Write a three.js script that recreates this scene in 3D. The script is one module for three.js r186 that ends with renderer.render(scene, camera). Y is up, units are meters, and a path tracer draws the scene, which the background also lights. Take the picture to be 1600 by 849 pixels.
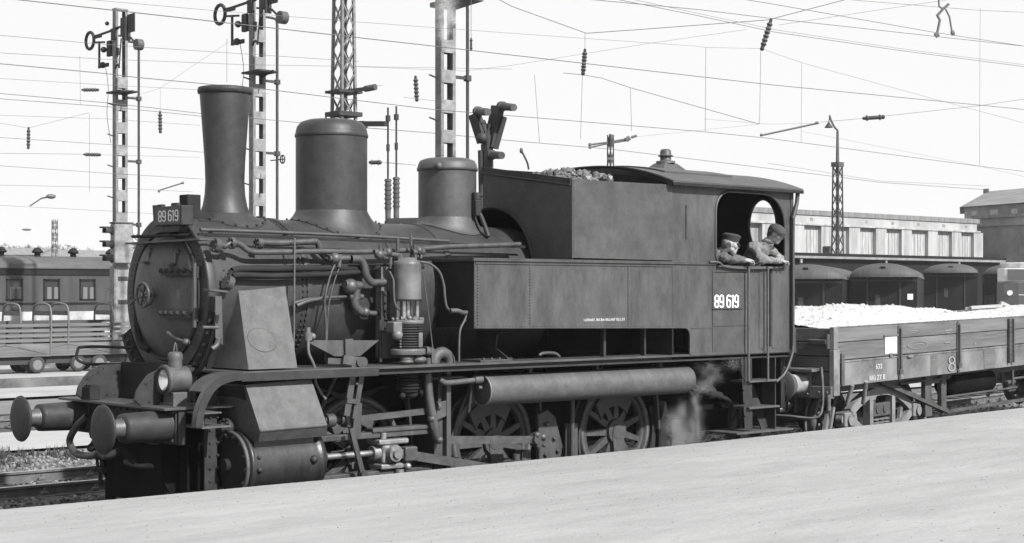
import * as THREE from 'three';
import { mergeGeometries, mergeVertices, toCreasedNormals } from 'three/addons/utils/BufferGeometryUtils.js';
import { RoundedBoxGeometry } from 'three/addons/geometries/RoundedBoxGeometry.js';
import { MarchingCubes } from 'three/addons/objects/MarchingCubes.js';

// ---------------------------------------------------------------- camera, sky, sun, exposure
const scene = new THREE.Scene();
const camera = new THREE.PerspectiveCamera(19.277, 1600 / 849, 0.1, 3000);
camera.position.set(-7.182, 2.343, 14.599);
camera.lookAt(-7.182 + 0.67, 2.343, 14.599 - 0.7424);
camera.setViewOffset(1600, 849, 0, -30.5, 1600, 849);
const renderer = new THREE.WebGLRenderer({ antialias: true });
renderer.toneMapping = THREE.LinearToneMapping;
renderer.toneMappingExposure = 1.7;
renderer.shadowMap.enabled = true;
const SUN = new THREE.Vector3(0.05, 0.62, 0.77).normalize();
{
  // bright thin overcast: nearly even, a little brighter round the sun
  const W = 256, H = 128, data = new Float32Array(W * H * 4);
  for (let j = 0; j < H; j++) for (let i = 0; i < W; i++) {
    const up = ((j + 0.5) / H - 0.5) * Math.PI, az = ((i + 0.5) / W - 0.5) * 2 * Math.PI;
    const x = Math.cos(az) * Math.cos(up), y = Math.sin(up), z = Math.sin(az) * Math.cos(up);
    const c = Math.max(0, x * SUN.x + y * SUN.y + z * SUN.z);
    const v = y < -0.02 ? 0.15 : 0.572 - 0.04 * Math.max(0, y) + 0.15 * Math.pow(c, 8);
    const o = (j * W + i) * 4; data[o] = data[o + 1] = data[o + 2] = v; data[o + 3] = 1;
  }
  const sky = new THREE.DataTexture(data, W, H, THREE.RGBAFormat, THREE.FloatType);
  sky.mapping = THREE.EquirectangularReflectionMapping; sky.magFilter = sky.minFilter = THREE.LinearFilter; sky.needsUpdate = true;
  scene.background = sky; scene.environment = sky;
}
const sun = new THREE.DirectionalLight(new THREE.Color(1, 0.998, 0.994), 5);
sun.position.copy(SUN).multiplyScalar(120).add(new THREE.Vector3(6, 0, 0)); sun.target.position.set(6, 0, 0);
sun.castShadow = true; sun.shadow.radius = 2;
Object.assign(sun.shadow.camera, { left: -60, right: 90, top: 60, bottom: -60, near: 1, far: 400 });
scene.add(sun, sun.target);

// ---------------------------------------------------------------- helpers
let seed = 12345;
const rnd = () => { seed = (seed + 0x6d2b79f5) | 0; let t = Math.imul(seed ^ (seed >>> 15), 1 | seed); t = (t + Math.imul(t ^ (t >>> 7), 61 | t)) ^ t; return ((t ^ (t >>> 14)) >>> 0) / 4294967296; };
const rr = (a, b) => a + (b - a) * rnd();
const V = (a) => new THREE.Vector3(a[0], a[1], a[2]);
// tileable value noise
function fbmTex(n, opt) {
  const { cells = 8, sx = 1, sy = 1, oct = 5, gain = 0.55, lo = 0.5, hi = 1, power = 1, speck = 0, s = 7 } = opt;
  const hash = (x, y, k) => { let h = Math.imul(x + 374761, 668265263) ^ Math.imul(y + 1013, 374761393) ^ Math.imul(k + s * 77, 2246822519); h = Math.imul(h ^ (h >>> 13), 1274126177); return ((h ^ (h >>> 16)) >>> 0) / 4294967296; };
  const f = new Float32Array(n * n); let mn = 1e9, mx = -1e9;
  for (let y = 0; y < n; y++) for (let x = 0; x < n; x++) {
    let v = 0, a = 1;
    for (let o = 0; o < oct; o++) {
      const cx = Math.max(1, Math.round(cells * sx)) << o, cy = Math.max(1, Math.round(cells * sy)) << o;
      const fx = x / n * cx, fy = y / n * cy, ix = Math.floor(fx), iy = Math.floor(fy); let u = fx - ix, w = fy - iy; u = u * u * (3 - 2 * u); w = w * w * (3 - 2 * w);
      const h = (i, j) => hash(((i % cx) + cx) % cx, ((j % cy) + cy) % cy, o);
      v += a * ((h(ix, iy) * (1 - u) + h(ix + 1, iy) * u) * (1 - w) + (h(ix, iy + 1) * (1 - u) + h(ix + 1, iy + 1) * u) * w); a *= gain;
    }
    if (speck) v += speck * (hash(x, y, 99) - 0.5);
    f[y * n + x] = v; mn = Math.min(mn, v); mx = Math.max(mx, v);
  }
  const d = new Uint8Array(n * n * 4);
  for (let i = 0; i < n * n; i++) { const v = Math.round(255 * (lo + (hi - lo) * Math.pow((f[i] - mn) / (mx - mn), power))); d[i * 4] = d[i * 4 + 1] = d[i * 4 + 2] = v; d[i * 4 + 3] = 255; }
  const t = new THREE.DataTexture(d, n, n, THREE.RGBAFormat, THREE.UnsignedByteType);
  t.wrapS = t.wrapT = THREE.RepeatWrapping; t.magFilter = THREE.LinearFilter; t.minFilter = THREE.LinearMipmapLinearFilter; t.needsUpdate = true;
  return t;
}
const rep = (t, x, y = x) => { const c = t.clone(); c.repeat.set(x, y); c.needsUpdate = true; return c; };
const T = {
  grime: fbmTex(512, { cells: 5, oct: 6, gain: 0.62, lo: 0.35, hi: 1, s: 3, speck: 0.15 }),
  streak: fbmTex(512, { cells: 6, sx: 4, sy: 0.5, oct: 5, gain: 0.6, lo: 0.4, hi: 1, s: 11, speck: 0.12 }),
  patch: fbmTex(512, { cells: 3, oct: 7, gain: 0.66, lo: 0.3, hi: 1, s: 23, speck: 0.1 }),
  stone: fbmTex(512, { cells: 40, oct: 3, gain: 0.8, lo: 0.15, hi: 1, s: 31, speck: 0.3 }),
  sand: fbmTex(1024, { cells: 6, oct: 8, gain: 0.72, lo: 0.55, hi: 1, s: 41, speck: 0.5 }),
  wood: fbmTex(512, { cells: 4, sx: 0.5, sy: 10, oct: 5, gain: 0.6, lo: 0.4, hi: 1, s: 53, speck: 0.1 }),
  mottle: fbmTex(1024, { cells: 14, oct: 7, gain: 0.8, lo: 0.28, hi: 1.0, s: 83, speck: 0.5 }),
  plate: fbmTex(1024, { cells: 9, sx: 1.8, sy: 0.7, oct: 7, gain: 0.8, lo: 0.2, hi: 1, s: 97, speck: 0.45 }),
  paving: fbmTex(1024, { cells: 6, sx: 0.5, sy: 2, oct: 8, gain: 0.86, lo: 0.58, hi: 1, s: 101, speck: 0.7 }),
  bump: fbmTex(512, { cells: 12, oct: 5, gain: 0.6, lo: 0, hi: 1, s: 61 }),
};
function mat(g, o = {}) {
  const { tex, rx = 0.5, ry, rough = 0.75, metal = 0, bump = 0, spec, ...rest } = o;
  const m = new (spec === undefined ? THREE.MeshStandardMaterial : THREE.MeshPhysicalMaterial)({ color: new THREE.Color().setRGB(g, g, g), roughness: rough, metalness: metal, ...rest });
  if (tex) m.map = rep(tex, rx, ry ?? rx);
  if (spec !== undefined) m.specularIntensity = spec;
  if (bump) { m.bumpMap = rep(T.bump, 2, 2); m.bumpScale = bump; }
  return m;
}
const M = {
  black: mat(0.041, { tex: T.mottle, rx: 0.7, rough: 0.55, spec: 0.5, bump: 0.002 }),
  side: mat(0.078, { tex: T.plate, rx: 0.3, ry: 0.3, rough: 0.5, bump: 0.002 }),
  panel: mat(0.07, { tex: T.mottle, rx: 0.4, rough: 0.55, bump: 0.002 }),
  boiler: mat(0.043, { tex: T.mottle, rx: 0.55, rough: 0.5, bump: 0.0012, spec: 0.7 }),
  dark: mat(0.026, { tex: T.grime, rx: 0.8, rough: 0.8, spec: 0.25 }),
  soot: mat(0.01, { tex: T.grime, rx: 0.8, rough: 0.9, spec: 0.08 }),
  light: mat(0.092, { tex: T.mottle, rx: 0.8, rough: 0.6, bump: 0.001 }),
  pale: mat(0.135, { tex: T.grime, rx: 1, rough: 0.5 }),
  steel: mat(0.5, { tex: T.grime, rx: 3, rough: 0.35, metal: 0.8 }),
  rod: mat(0.09, { tex: T.grime, rx: 2, rough: 0.5, metal: 0.3 }),
  pipe: mat(0.06, { tex: T.grime, rx: 2, rough: 0.5 }),
  lens: new THREE.MeshPhysicalMaterial({ color: 0xffffff, roughness: 0.05, transmission: 1, thickness: 0 }),
  cyl: mat(0.036, { tex: T.plate, rx: 0.7, ry: 0.5, rough: 0.4, bump: 0.002 }),
  wheel: mat(0.075, { tex: T.mottle, rx: 1, rough: 0.6 }), tyre: mat(0.13, { tex: T.grime, rx: 2, rough: 0.5 }),
  white: mat(0.8, { rough: 0.7 }),
};
// texture coordinates in metres, along the face that each triangle turns to
function boxUV(g) {
  const p = g.attributes.position, n = g.attributes.normal, uv = new Float32Array(p.count * 2);
  for (let i = 0; i < p.count; i += 3) {
    let ax = 0, ay = 0, az = 0;
    for (let k = 0; k < 3; k++) { ax += n.getX(i + k); ay += n.getY(i + k); az += n.getZ(i + k); }
    ax = Math.abs(ax); ay = Math.abs(ay); az = Math.abs(az);
    for (let k = 0; k < 3; k++) {
      const x = p.getX(i + k), y = p.getY(i + k), z = p.getZ(i + k);
      const [u, v] = ax > ay && ax > az ? [z, y] : ay > az ? [x, z] : [x, y];
      uv[(i + k) * 2] = u; uv[(i + k) * 2 + 1] = v;
    }
  }
  g.setAttribute('uv', new THREE.BufferAttribute(uv, 2));
}
const origin = new Map();
const used = new Map();
function numbered(name) { const k = used.get(name) ?? 0; used.set(name, k + 1); return k ? name + '_' + String(k).padStart(3, '0') : name; }
function tag(o, label, category, group, kind) { if (label) o.userData.label = label; if (category) o.userData.category = category; if (group) o.userData.group = group; if (kind) o.userData.kind = kind; return o; }
function thing(name, label, category, pos = [0, 0, 0], group, worldBuilt = true) {
  const o = new THREE.Group(); o.name = numbered(name); o.position.set(...pos); scene.add(o); tag(o, label, category, group);
  if (worldBuilt) origin.set(o, pos);
  return o;
}
const rootOf = (o) => { while (o.parent && o.parent !== scene) o = o.parent; return o; };
function join(geos) {
  geos = [].concat(geos).flat(9).filter(Boolean).map((g) => {
    const h = g.index ? g.toNonIndexed() : g.clone();
    for (const k of Object.keys(h.attributes)) if (!['position', 'normal', 'uv'].includes(k)) h.deleteAttribute(k);
    if (!h.attributes.normal) h.computeVertexNormals();
    if (!h.attributes.uv) h.setAttribute('uv', new THREE.BufferAttribute(new Float32Array(h.attributes.position.count * 2), 2));
    h.morphAttributes = {}; h.clearGroups?.();
    return h;
  });
  return geos.length === 1 ? geos[0] : mergeGeometries(geos);
}
function part(name, geos, m, parent, keepUV = false) {
  const g = join(geos);
  if (!keepUV) boxUV(g);
  const at = origin.get(rootOf(parent)); if (at) g.translate(-at[0], -at[1], -at[2]);
  const o = new THREE.Mesh(g, m); o.name = parent === scene ? numbered(name) : name; o.castShadow = o.receiveShadow = true; parent.add(o); return o;
}
function solo(name, label, category, geos, m, group, kind, keepUV) { return tag(part(name, geos, m, scene, keepUV), label, category, group, kind); }
const setting = (name, geos, m, keepUV) => tag(part(name, geos, m, scene, keepUV), null, null, null, 'structure');
// shapes
function B(x0, x1, y0, y1, z0, z1, r = 0) {
  const w = x1 - x0, h = y1 - y0, d = z1 - z0;
  const g = r ? new RoundedBoxGeometry(w, h, d, 1, Math.min(r, w / 2.1, h / 2.1, d / 2.1)) : new THREE.BoxGeometry(w, h, d);
  return g.translate((x0 + x1) / 2, (y0 + y1) / 2, (z0 + z1) / 2);
}
const UPV = new THREE.Vector3(0, 1, 0);
function cyl(a, b, r0, r1 = r0, seg = 16, open = false) {
  const p = V(a), q = V(b), v = q.clone().sub(p), len = v.length();
  const g = new THREE.CylinderGeometry(r1, r0, len, seg, 1, open);
  g.applyQuaternion(new THREE.Quaternion().setFromUnitVectors(UPV, v.normalize()));
  return g.translate((p.x + q.x) / 2, (p.y + q.y) / 2, (p.z + q.z) / 2);
}
function tube(pts, r, seg = 8, n) {
  const ps = pts.map(V);
  if (ps.length === 2) return cyl(pts[0], pts[1], r, r, seg);
  return new THREE.TubeGeometry(new THREE.CatmullRomCurve3(ps, false, 'centripetal'), n ?? ps.length * 6, r, seg, false);
}
const poly = (pts, r, seg = 8) => { const out = []; for (let i = 0; i + 1 < pts.length; i++) { out.push(cyl(pts[i], pts[i + 1], r, r, seg)); if (i) out.push(new THREE.SphereGeometry(r, seg, 5).translate(...pts[i])); } return out; };
// bar with a rectangular section from a to b; w across (horizontal), h the other way
function bar(a, b, w, h = w, ref = [0, 1, 0]) {
  const p = V(a), q = V(b), v = q.clone().sub(p), len = v.length(); v.normalize();
  let up = V(ref); if (Math.abs(up.dot(v)) > 0.99) up = new THREE.Vector3(0, 0, 1);
  const s = new THREE.Vector3().crossVectors(v, up).normalize(); up = new THREE.Vector3().crossVectors(s, v);
  const g = new THREE.BoxGeometry(len, h, w);
  g.applyMatrix4(new THREE.Matrix4().makeBasis(v, up, s));
  return g.translate((p.x + q.x) / 2, (p.y + q.y) / 2, (p.z + q.z) / 2);
}
// outline in x,y pushed from z0 to z1
function prism(pts, z0, z1, holes = [], bevel = 0) {
  const s = new THREE.Shape(pts.map((p) => new THREE.Vector2(p[0], p[1])));
  for (const h of holes) s.holes.push(new THREE.Path(h.map((p) => new THREE.Vector2(p[0], p[1]))));
  const g = new THREE.ExtrudeGeometry(s, { depth: z1 - z0 - 2 * bevel, bevelEnabled: bevel > 0, bevelSize: bevel, bevelThickness: bevel, bevelSegments: 1, bevelOffset: -bevel, curveSegments: 8 });
  return g.translate(0, 0, z0 + bevel);
}
// outline in z,y pushed from x0 to x1
function prismX(pts, x0, x1, holes = [], bevel = 0) {
  const g = prism(pts.map(([z, y]) => [-z, y]), 0, x1 - x0, holes.map((h) => h.map(([z, y]) => [-z, y])), bevel);
  return g.applyMatrix4(new THREE.Matrix4().makeBasis(new THREE.Vector3(0, 0, -1), new THREE.Vector3(0, 1, 0), new THREE.Vector3(1, 0, 0))).translate(x0, 0, 0);
}
const lathe = (prof, x, z, seg = 40) => new THREE.LatheGeometry(prof.map((p) => new THREE.Vector2(p[0], p[1])), seg).translate(x, 0, z);
// turned about a line along x through y, z: profile of [radius, x]
function latheX(prof, y, z, seg = 40) { return new THREE.LatheGeometry(prof.map((p) => new THREE.Vector2(p[0], p[1])), seg).rotateZ(-Math.PI / 2).translate(0, y, z); }
// eight corners: a0..a3 one face, b0..b3 the face opposite
function hexa(a, b) {
  const F = [[a[0], a[1], a[2], a[3]], [b[3], b[2], b[1], b[0]], [a[1], a[0], b[0], b[1]], [a[2], a[1], b[1], b[2]], [a[3], a[2], b[2], b[3]], [a[0], a[3], b[3], b[0]]];
  const pos = [];
  for (const [p, q, r, s] of F) pos.push(...p, ...q, ...r, ...p, ...r, ...s);
  const g = new THREE.BufferGeometry(); g.setAttribute('position', new THREE.Float32BufferAttribute(pos, 3)); g.computeVertexNormals();
  const c = [...a, ...b].reduce((t, p) => t.map((v, i) => v + p[i] / 8), [0, 0, 0]);
  const n = g.attributes.normal; let dot = 0;
  for (let i = 0; i < n.count; i++) dot += n.getX(i) * (pos[i * 3] - c[0]) + n.getY(i) * (pos[i * 3 + 1] - c[1]) + n.getZ(i) * (pos[i * 3 + 2] - c[2]);
  if (dot < 0) { for (let i = 0; i < pos.length; i += 9) for (let k = 0; k < 3; k++) [pos[i + 3 + k], pos[i + 6 + k]] = [pos[i + 6 + k], pos[i + 3 + k]]; g.setAttribute('position', new THREE.Float32BufferAttribute(pos, 3)); g.computeVertexNormals(); }
  return g;
}
const ball = (c, r, sx = 1, sy = 1, sz = 1, seg = 12) => new THREE.SphereGeometry(r, seg, Math.max(6, seg >> 1)).scale(sx, sy, sz).translate(...c);
const stud = new THREE.IcosahedronGeometry(1, 0);
const studs = (pts, r) => pts.map((p) => stud.clone().scale(r, r, r).translate(...p));
const line = (a, b, n) => Array.from({ length: n }, (_, i) => a.map((v, k) => v + (b[k] - v) * (n > 1 ? i / (n - 1) : 0)));
const arc = (cx, cy, r, a0, a1, n) => Array.from({ length: n + 1 }, (_, i) => { const a = a0 + (a1 - a0) * i / n; return [cx + r * Math.cos(a), cy + r * Math.sin(a)]; });
function roundRect(x0, x1, y0, y1, r, n = 5) {
  const R = Array.isArray(r) ? r : [r, r, r, r];   // bottom left, bottom right, top right, top left
  return [...arc(x0 + R[0], y0 + R[0], R[0], Math.PI, 1.5 * Math.PI, n), ...arc(x1 - R[1], y0 + R[1], R[1], 1.5 * Math.PI, 2 * Math.PI, n), ...arc(x1 - R[2], y1 - R[2], R[2], 0, Math.PI / 2, n), ...arc(x0 + R[3], y1 - R[3], R[3], Math.PI / 2, Math.PI, n)];
}
const torus = (c, r, t, axis = 'z', a = 2 * Math.PI, seg = 28) => { const g = new THREE.TorusGeometry(r, t, 8, seg, a); if (axis === 'x') g.rotateY(Math.PI / 2); if (axis === 'y') g.rotateX(Math.PI / 2); return g.translate(...c); };
// print on a flat sheet: a canvas drawn by draw(), on a thin plate facing +z of its own, then placed by a matrix
function printMat(w, h, draw, o = {}) {
  const c = document.createElement('canvas'); c.width = w; c.height = h; const k = c.getContext('2d'); draw(k, w, h);
  const t = new THREE.CanvasTexture(c); t.colorSpace = THREE.SRGBColorSpace;
  return new THREE.MeshStandardMaterial({ map: t, roughness: 0.7, ...o });
}

// vapour: a cloud of minute droplets, thick in its cores and thinning outwards
const gauss = () => (rnd() + rnd() + rnd() + rnd() - 2) * 1.0;
function droplets(name, label, category, cores, n, r, g) {   // cores: [x, y, z, sx, sy, sz, share]
  const im = new THREE.InstancedMesh(new THREE.OctahedronGeometry(1, 0), mat(g, { rough: 1 }), n), o = new THREE.Object3D(); let tot = 0, i = 0; for (const c of cores) tot += c[6];
  cores.forEach((c, k) => { const m = k === cores.length - 1 ? n - i : Math.round(n * c[6] / tot); for (let j = 0; j < m; j++, i++) { const a = gauss(), b = gauss(), e = gauss(); o.position.set(c[0] + a * c[3] + 0.04 * Math.sin(b * 7 + k), c[1] + b * c[4] + 0.04 * Math.sin(a * 6 + k * 2), c[2] + e * c[5]); o.rotation.set(a * 9, b * 9, e * 9); o.scale.setScalar(r * rr(0.6, 1.3)); o.updateMatrix(); im.setMatrixAt(i, o.matrix); } });
  im.name = numbered(name); scene.add(im); return tag(im, label, category, null, 'stuff');
}

// ---------------------------------------------------------------- ground, tracks, platforms
const G = {
  ballast: mat(0.08, { tex: T.stone, rx: 0.7, rough: 0.95, bump: 0.03 }),
  oily: mat(0.045, { tex: T.stone, rx: 0.7, rough: 0.95, bump: 0.03 }),
  gravel: mat(0.15, { tex: T.stone, rx: 0.6, rough: 0.95, bump: 0.03 }),
  sand: mat(0.33, { tex: T.sand, rx: 0.15, rough: 0.95 }),
  mid: mat(0.15, { tex: T.sand, rx: 0.2, rough: 0.95 }),
  platform: mat(0.298, { tex: T.paving, rx: 0.16, rough: 0.92, bump: 0.004 }),
  stoneEdge: mat(0.14, { tex: T.patch, rx: 0.6, rough: 0.9 }),
  rail: mat(0.11, { tex: T.grime, rx: 2, rough: 0.7 }),
  railTop: mat(0.55, { tex: T.grime, rx: 2, rough: 0.35, metal: 0.7 }),
  sleeper: mat(0.06, { tex: T.wood, rx: 1, rough: 0.9 }),
};
const sheet = (x0, x1, z0, z1, y) => new THREE.PlaneGeometry(x1 - x0, z1 - z0).rotateX(-Math.PI / 2).translate((x0 + x1) / 2, y, (z0 + z1) / 2);
setting('ground', sheet(-600, 1200, -1200, 400, -0.2), G.mid);
setting('ballast_strip', sheet(-80, 140, -3.2, 2.4, -0.17), G.oily);
setting('ballast_strip', sheet(-80, 140, -8.9, -3.2, -0.165), G.gravel);
setting('path', sheet(-80, 140, -12.0, -8.9, -0.12), G.sand);
setting('ballast_strip', sheet(-80, 140, -15.8, -12.0, -0.16), G.ballast);
setting('ballast_strip', sheet(-80, 140, -19.5, -15.8, -0.11), G.mid);
setting('path', sheet(-80, 140, -22.98, -19.5, -0.05), G.sand);
{
  // far low platform with the trolleys: a slab with a kerb face
  const o = setting('far_platform', B(-80, 60, -0.2, 0.2, -30, -23.02), G.sand);
  part('platform_face', B(-80, 60, -0.19, 0.185, -23.02, -23), G.stoneEdge, o);
}
// rails, sleepers and chairs along a line z(x)
function track(zc, xa, xb, chairs, y0 = 0) {
  const t = thing('railway_track', null, null, [xa, 0, zc(xa)]); t.userData.kind = 'structure';
  const n = Math.ceil((xb - xa) / 1.5);
  for (const s of [0.735, -0.735]) {
    const sec = [[-0.036, 0], [0.036, 0], [0.036, -0.03], [0.01, -0.045], [0.01, -0.125], [0.065, -0.14], [0.065, -0.15], [-0.065, -0.15], [-0.065, -0.14], [-0.01, -0.125], [-0.01, -0.045], [-0.036, -0.03]];
    const pos = [], top = [];
    for (let i = 0; i < n; i++) {
      const A = xa + (xb - xa) * i / n, Bx = xa + (xb - xa) * (i + 1) / n, za = zc(A) + s, zb = zc(Bx) + s;
      for (let k = 0; k < sec.length; k++) {
        const p = sec[k], q = sec[(k + 1) % sec.length];
        const a = [A, y0 + p[1], za + p[0]], b = [A, y0 + q[1], za + q[0]], c = [Bx, y0 + q[1], zb + q[0]], d = [Bx, y0 + p[1], zb + p[0]];
        (k === 0 ? top : pos).push(...a, ...b, ...c, ...a, ...c, ...d);
      }
    }
    const mk = (a) => { const g = new THREE.BufferGeometry(); g.setAttribute('position', new THREE.Float32BufferAttribute(a, 3)); g.computeVertexNormals(); return g; };
    const r = part('rail', mk(pos), G.rail, t); part('rail_head', mk(top), G.railTop, r);
  }
  const sg = [0, 1, 2].map((i) => { const g = new RoundedBoxGeometry(0.26, 0.16, 2.5, 1, 0.015).toNonIndexed(); boxUV(g); return g; });
  const cg = join([B(-0.1, 0.1, -0.15, -0.125, -0.16, 0.16, 0.006), B(-0.05, 0.05, -0.13, -0.075, 0.05, 0.11, 0.02), B(-0.05, 0.05, -0.13, -0.075, -0.11, -0.05, 0.02), cyl([0, -0.1, 0.085], [0, -0.045, 0.085], 0.02, 0.015, 6), cyl([0, -0.1, -0.085], [0, -0.045, -0.085], 0.02, 0.015, 6)]); boxUV(cg);
  for (let x = chairs[0], i = 0; x < chairs[1]; x += 0.68, i++) {
    const m = new THREE.Mesh(sg[i % 3], G.sleeper); m.name = 'sleeper'; m.castShadow = m.receiveShadow = true; m.position.set(x - xa, y0 - 0.215 + rr(-0.006, 0.006), zc(x) - zc(xa)); m.rotation.y = rr(-0.02, 0.02); t.add(m);
    for (const s of [0.735, -0.735]) { const c = new THREE.Mesh(cg, G.rail); c.name = 'rail_chair'; c.castShadow = true; c.position.set(0, 0.215 , s); m.add(c); }
  }
  return t;
}
const bend1 = (x) => (x < 8 ? 0 : x < 12 ? -0.0154 * (x - 8) ** 2 : -0.2464 - 0.123 * (x - 12));
const bend2 = (x) => (x < 10 ? -4.35 : -4.35 - 1.05 * ((x - 10) / 13.5) ** 2);
track(bend1, -12, 60, [-8, 30]);
track(bend2, -30, 60, [-10, 45]);
track((x) => -14.0, -40, 110, [-8, 40]);
// the platform that the camera stands on
{
  const e = [[-5.39,0.5,1.611], [-1.346,0.5,1.689], [-0.176,0.5,1.734], [1.146,0.5,1.764], [2.639,0.5,1.797], [4.382,0.5,1.787], [6.415,0.5,1.76], [8.88,0.5,1.666], [11.902,0.5,1.514], [15.759,0.5,1.254], [32.381,0.5,-0.16]];
  const edge = []; for (let i = 0; i + 1 < e.length; i++) for (let k = 0; k < 34; k++) edge.push([e[i][0] + (e[i + 1][0] - e[i][0]) * k / 34, e[i][2] + (e[i + 1][2] - e[i][2]) * k / 34 + rr(-0.006, 0.006)]); edge.push([e[e.length - 1][0], e[e.length - 1][2]]);
  const outline = [...edge, [edge[edge.length - 1][0], 30], [-60, 30], [-60, edge[0][1]]];
  const mk = (pts, y0, y1) => new THREE.ExtrudeGeometry(new THREE.Shape(pts.map(([x, z]) => new THREE.Vector2(x, -z))), { depth: y1 - y0, bevelEnabled: true, bevelSize: 0.012, bevelThickness: 0.012, bevelSegments: 2, bevelOffset: -0.012 }).rotateX(-Math.PI / 2).translate(0, y0, 0);
  setting('platform', mk(outline, -0.18, 0.488), G.platform);
}
// loose stones lying on the ballast, and weeds between the tracks
{
  const stone = new THREE.IcosahedronGeometry(1, 0); const p = stone.attributes.position;
  for (let i = 0; i < p.count; i++) { const k = 0.75 + 0.5 * Math.abs(Math.sin(p.getX(i) * 7 + p.getY(i) * 13 + p.getZ(i) * 5)); p.setXYZ(i, p.getX(i) * k, p.getY(i) * k * 0.7, p.getZ(i) * k); }
  stone.computeVertexNormals();
  const scatter = (name, n, fx, fz, y, r0, r1, m, lo, hi) => {
    const im = new THREE.InstancedMesh(stone, m, n), o = new THREE.Object3D(), c = new THREE.Color();
    for (let i = 0; i < n; i++) { const x = fx(); o.position.set(x, y, fz(x)); o.rotation.set(rr(0, 6), rr(0, 6), rr(0, 6)); o.scale.setScalar(rr(r0, r1)); o.updateMatrix(); im.setMatrixAt(i, o.matrix); const g = rr(lo, hi); im.setColorAt(i, c.setRGB(g, g, g)); }
    im.name = numbered(name); im.castShadow = im.receiveShadow = true; im.userData.kind = 'stuff'; scene.add(im); return im;
  };
  const plain = mat(1, { rough: 0.95 });
  tag(scatter('ballast_stones', 14000, () => rr(-6, 12), () => -8.7 + rnd() * 5.6, -0.155, 0.012, 0.032, plain, 0.05, 0.2), 'pale broken ballast stones around the second track at the left', 'ballast');
  tag(scatter('ballast_stones', 4500, () => rr(11, 40), (x) => bend1(x) - 3.2 + rnd() * 5, -0.155, 0.02, 0.05, plain, 0.04, 0.2), 'dark ballast stones beside the track under the open wagon', 'ballast');
  tag(scatter('ballast_stones', 3500, () => rr(-6, 12), () => -3.1 + rnd() * 2, -0.155, 0.02, 0.045, plain, 0.03, 0.12), 'black oily ballast stones between the engine and the second track', 'ballast');
  // grit and small pebbles on the platform
  tag(scatter('grit', 5000, () => rr(-7, 14), (x) => 1.95 + 9 * rnd() ** 1.5, 0.5, 0.002, 0.007, plain, 0.05, 0.32), 'scattered grit and tiny pebbles on the platform paving', 'grit');
  // weeds: short crossed blades
  const bl = [];
  for (let i = 0; i < 9; i++) { const a = rr(0, 6.28), l = rr(0.05, 0.13), d = rr(0, 0.04), x = Math.cos(a) * d, z = Math.sin(a) * d, tx = x + rr(-0.06, 0.06), tz = z + rr(-0.06, 0.06); const g = new THREE.BufferGeometry(); g.setAttribute('position', new THREE.Float32BufferAttribute([x - 0.008, 0, z, x + 0.008, 0, z, tx, l, tz, x, 0, z - 0.008, x, 0, z + 0.008, tx, l, tz], 3)); g.computeVertexNormals(); bl.push(g); }
  const tuft = join(bl), n = 700, im = new THREE.InstancedMesh(tuft, mat(0.055, { rough: 0.9 }), n), o = new THREE.Object3D();
  for (let i = 0; i < n; i++) { const k = Math.floor(rr(0, 26)), cx = -5 + ((k * 37) % 26) * 0.62, cz = -8.5 + ((k * 17) % 11) * 0.13; o.position.set(cx + rr(-0.6, 0.6), -0.165, cz + rr(-0.35, 0.35)); o.rotation.y = rr(0, 6); o.scale.setScalar(rr(0.6, 1.5)); o.updateMatrix(); im.setMatrixAt(i, o.matrix); }
  im.name = 'weeds'; im.castShadow = true; tag(im, 'dark low weeds growing in the ballast beyond the second track', 'weeds', null, 'stuff'); scene.add(im);
}

// ---------------------------------------------------------------- the locomotive
const ZC = 1.42, BY = 2.30, BR = 0.82;
const LOCO = thing('steam_locomotive', 'black tank steam locomotive numbered 89 619 standing at the platform edge', 'locomotive', [5, 0, 0]);
const L = (name, geos, m = M.black, parent = LOCO) => { const o = part(name, geos, m, parent); if (/^(rivet_row|flange_bolt|cover_bolt)$/.test(name)) o.userData.kind = 'stuff'; return o; };
const sub = (name, parent = LOCO) => { const o = new THREE.Group(); o.name = name; parent.add(o); return o; };

// frames and deck
for (const z of [0.6, -0.63]) L('frame_plate', prism([[0.78, 0.5], [0.95, 0.24], [2.6, 0.24], [2.8, 0.5], [9.55, 0.5], [9.55, 1.48], [0.78, 1.48]], z, z + 0.03), M.soot);
for (const x of [2.9, 6.1, 8.4]) L('frame_stretcher', [B(x, x + 0.1, 0.5, 1.4, -0.59, 0.59)], M.soot);
for (const s of [1, -1]) {
  const z = s * 0.6;
  L('frame_extension', [prism([[0.5, 1.28], [0.52, 1.36], [0.58, 1.45], [0.66, 1.53], [0.78, 1.575], [1.5, 1.58], [1.5, 1.2], [0.6, 1.2]], z - 0.015, z + 0.015, [], 0.004), studs([...line([0.62, 1.44, z + 0.016], [0.8, 1.54, z + 0.016], 4), ...line([0.66, 1.26, z + 0.016], [1.3, 1.26, z + 0.016], 8)], 0.013)], M.black);
}
L('buffer_beam', [B(0.72, 0.8, 0.86, 1.2, -1.07, 1.07, 0.01), studs([...line([0.715, 1.15, -1.0], [0.715, 1.15, 1.0], 16), ...line([0.715, 0.9, -1.0], [0.715, 0.9, 1.0], 16)], 0.014)], M.black);
L('front_deck', [B(0.55, 1.35, 1.2, 1.225, -1.1, 1.1, 0.004)], M.side);
L('lamp_socket', [B(0.56, 0.68, 1.225, 1.36, -0.62, -0.42, 0.01), B(0.585, 0.655, 1.36, 1.375, -0.6, -0.44)], M.dark);
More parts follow.
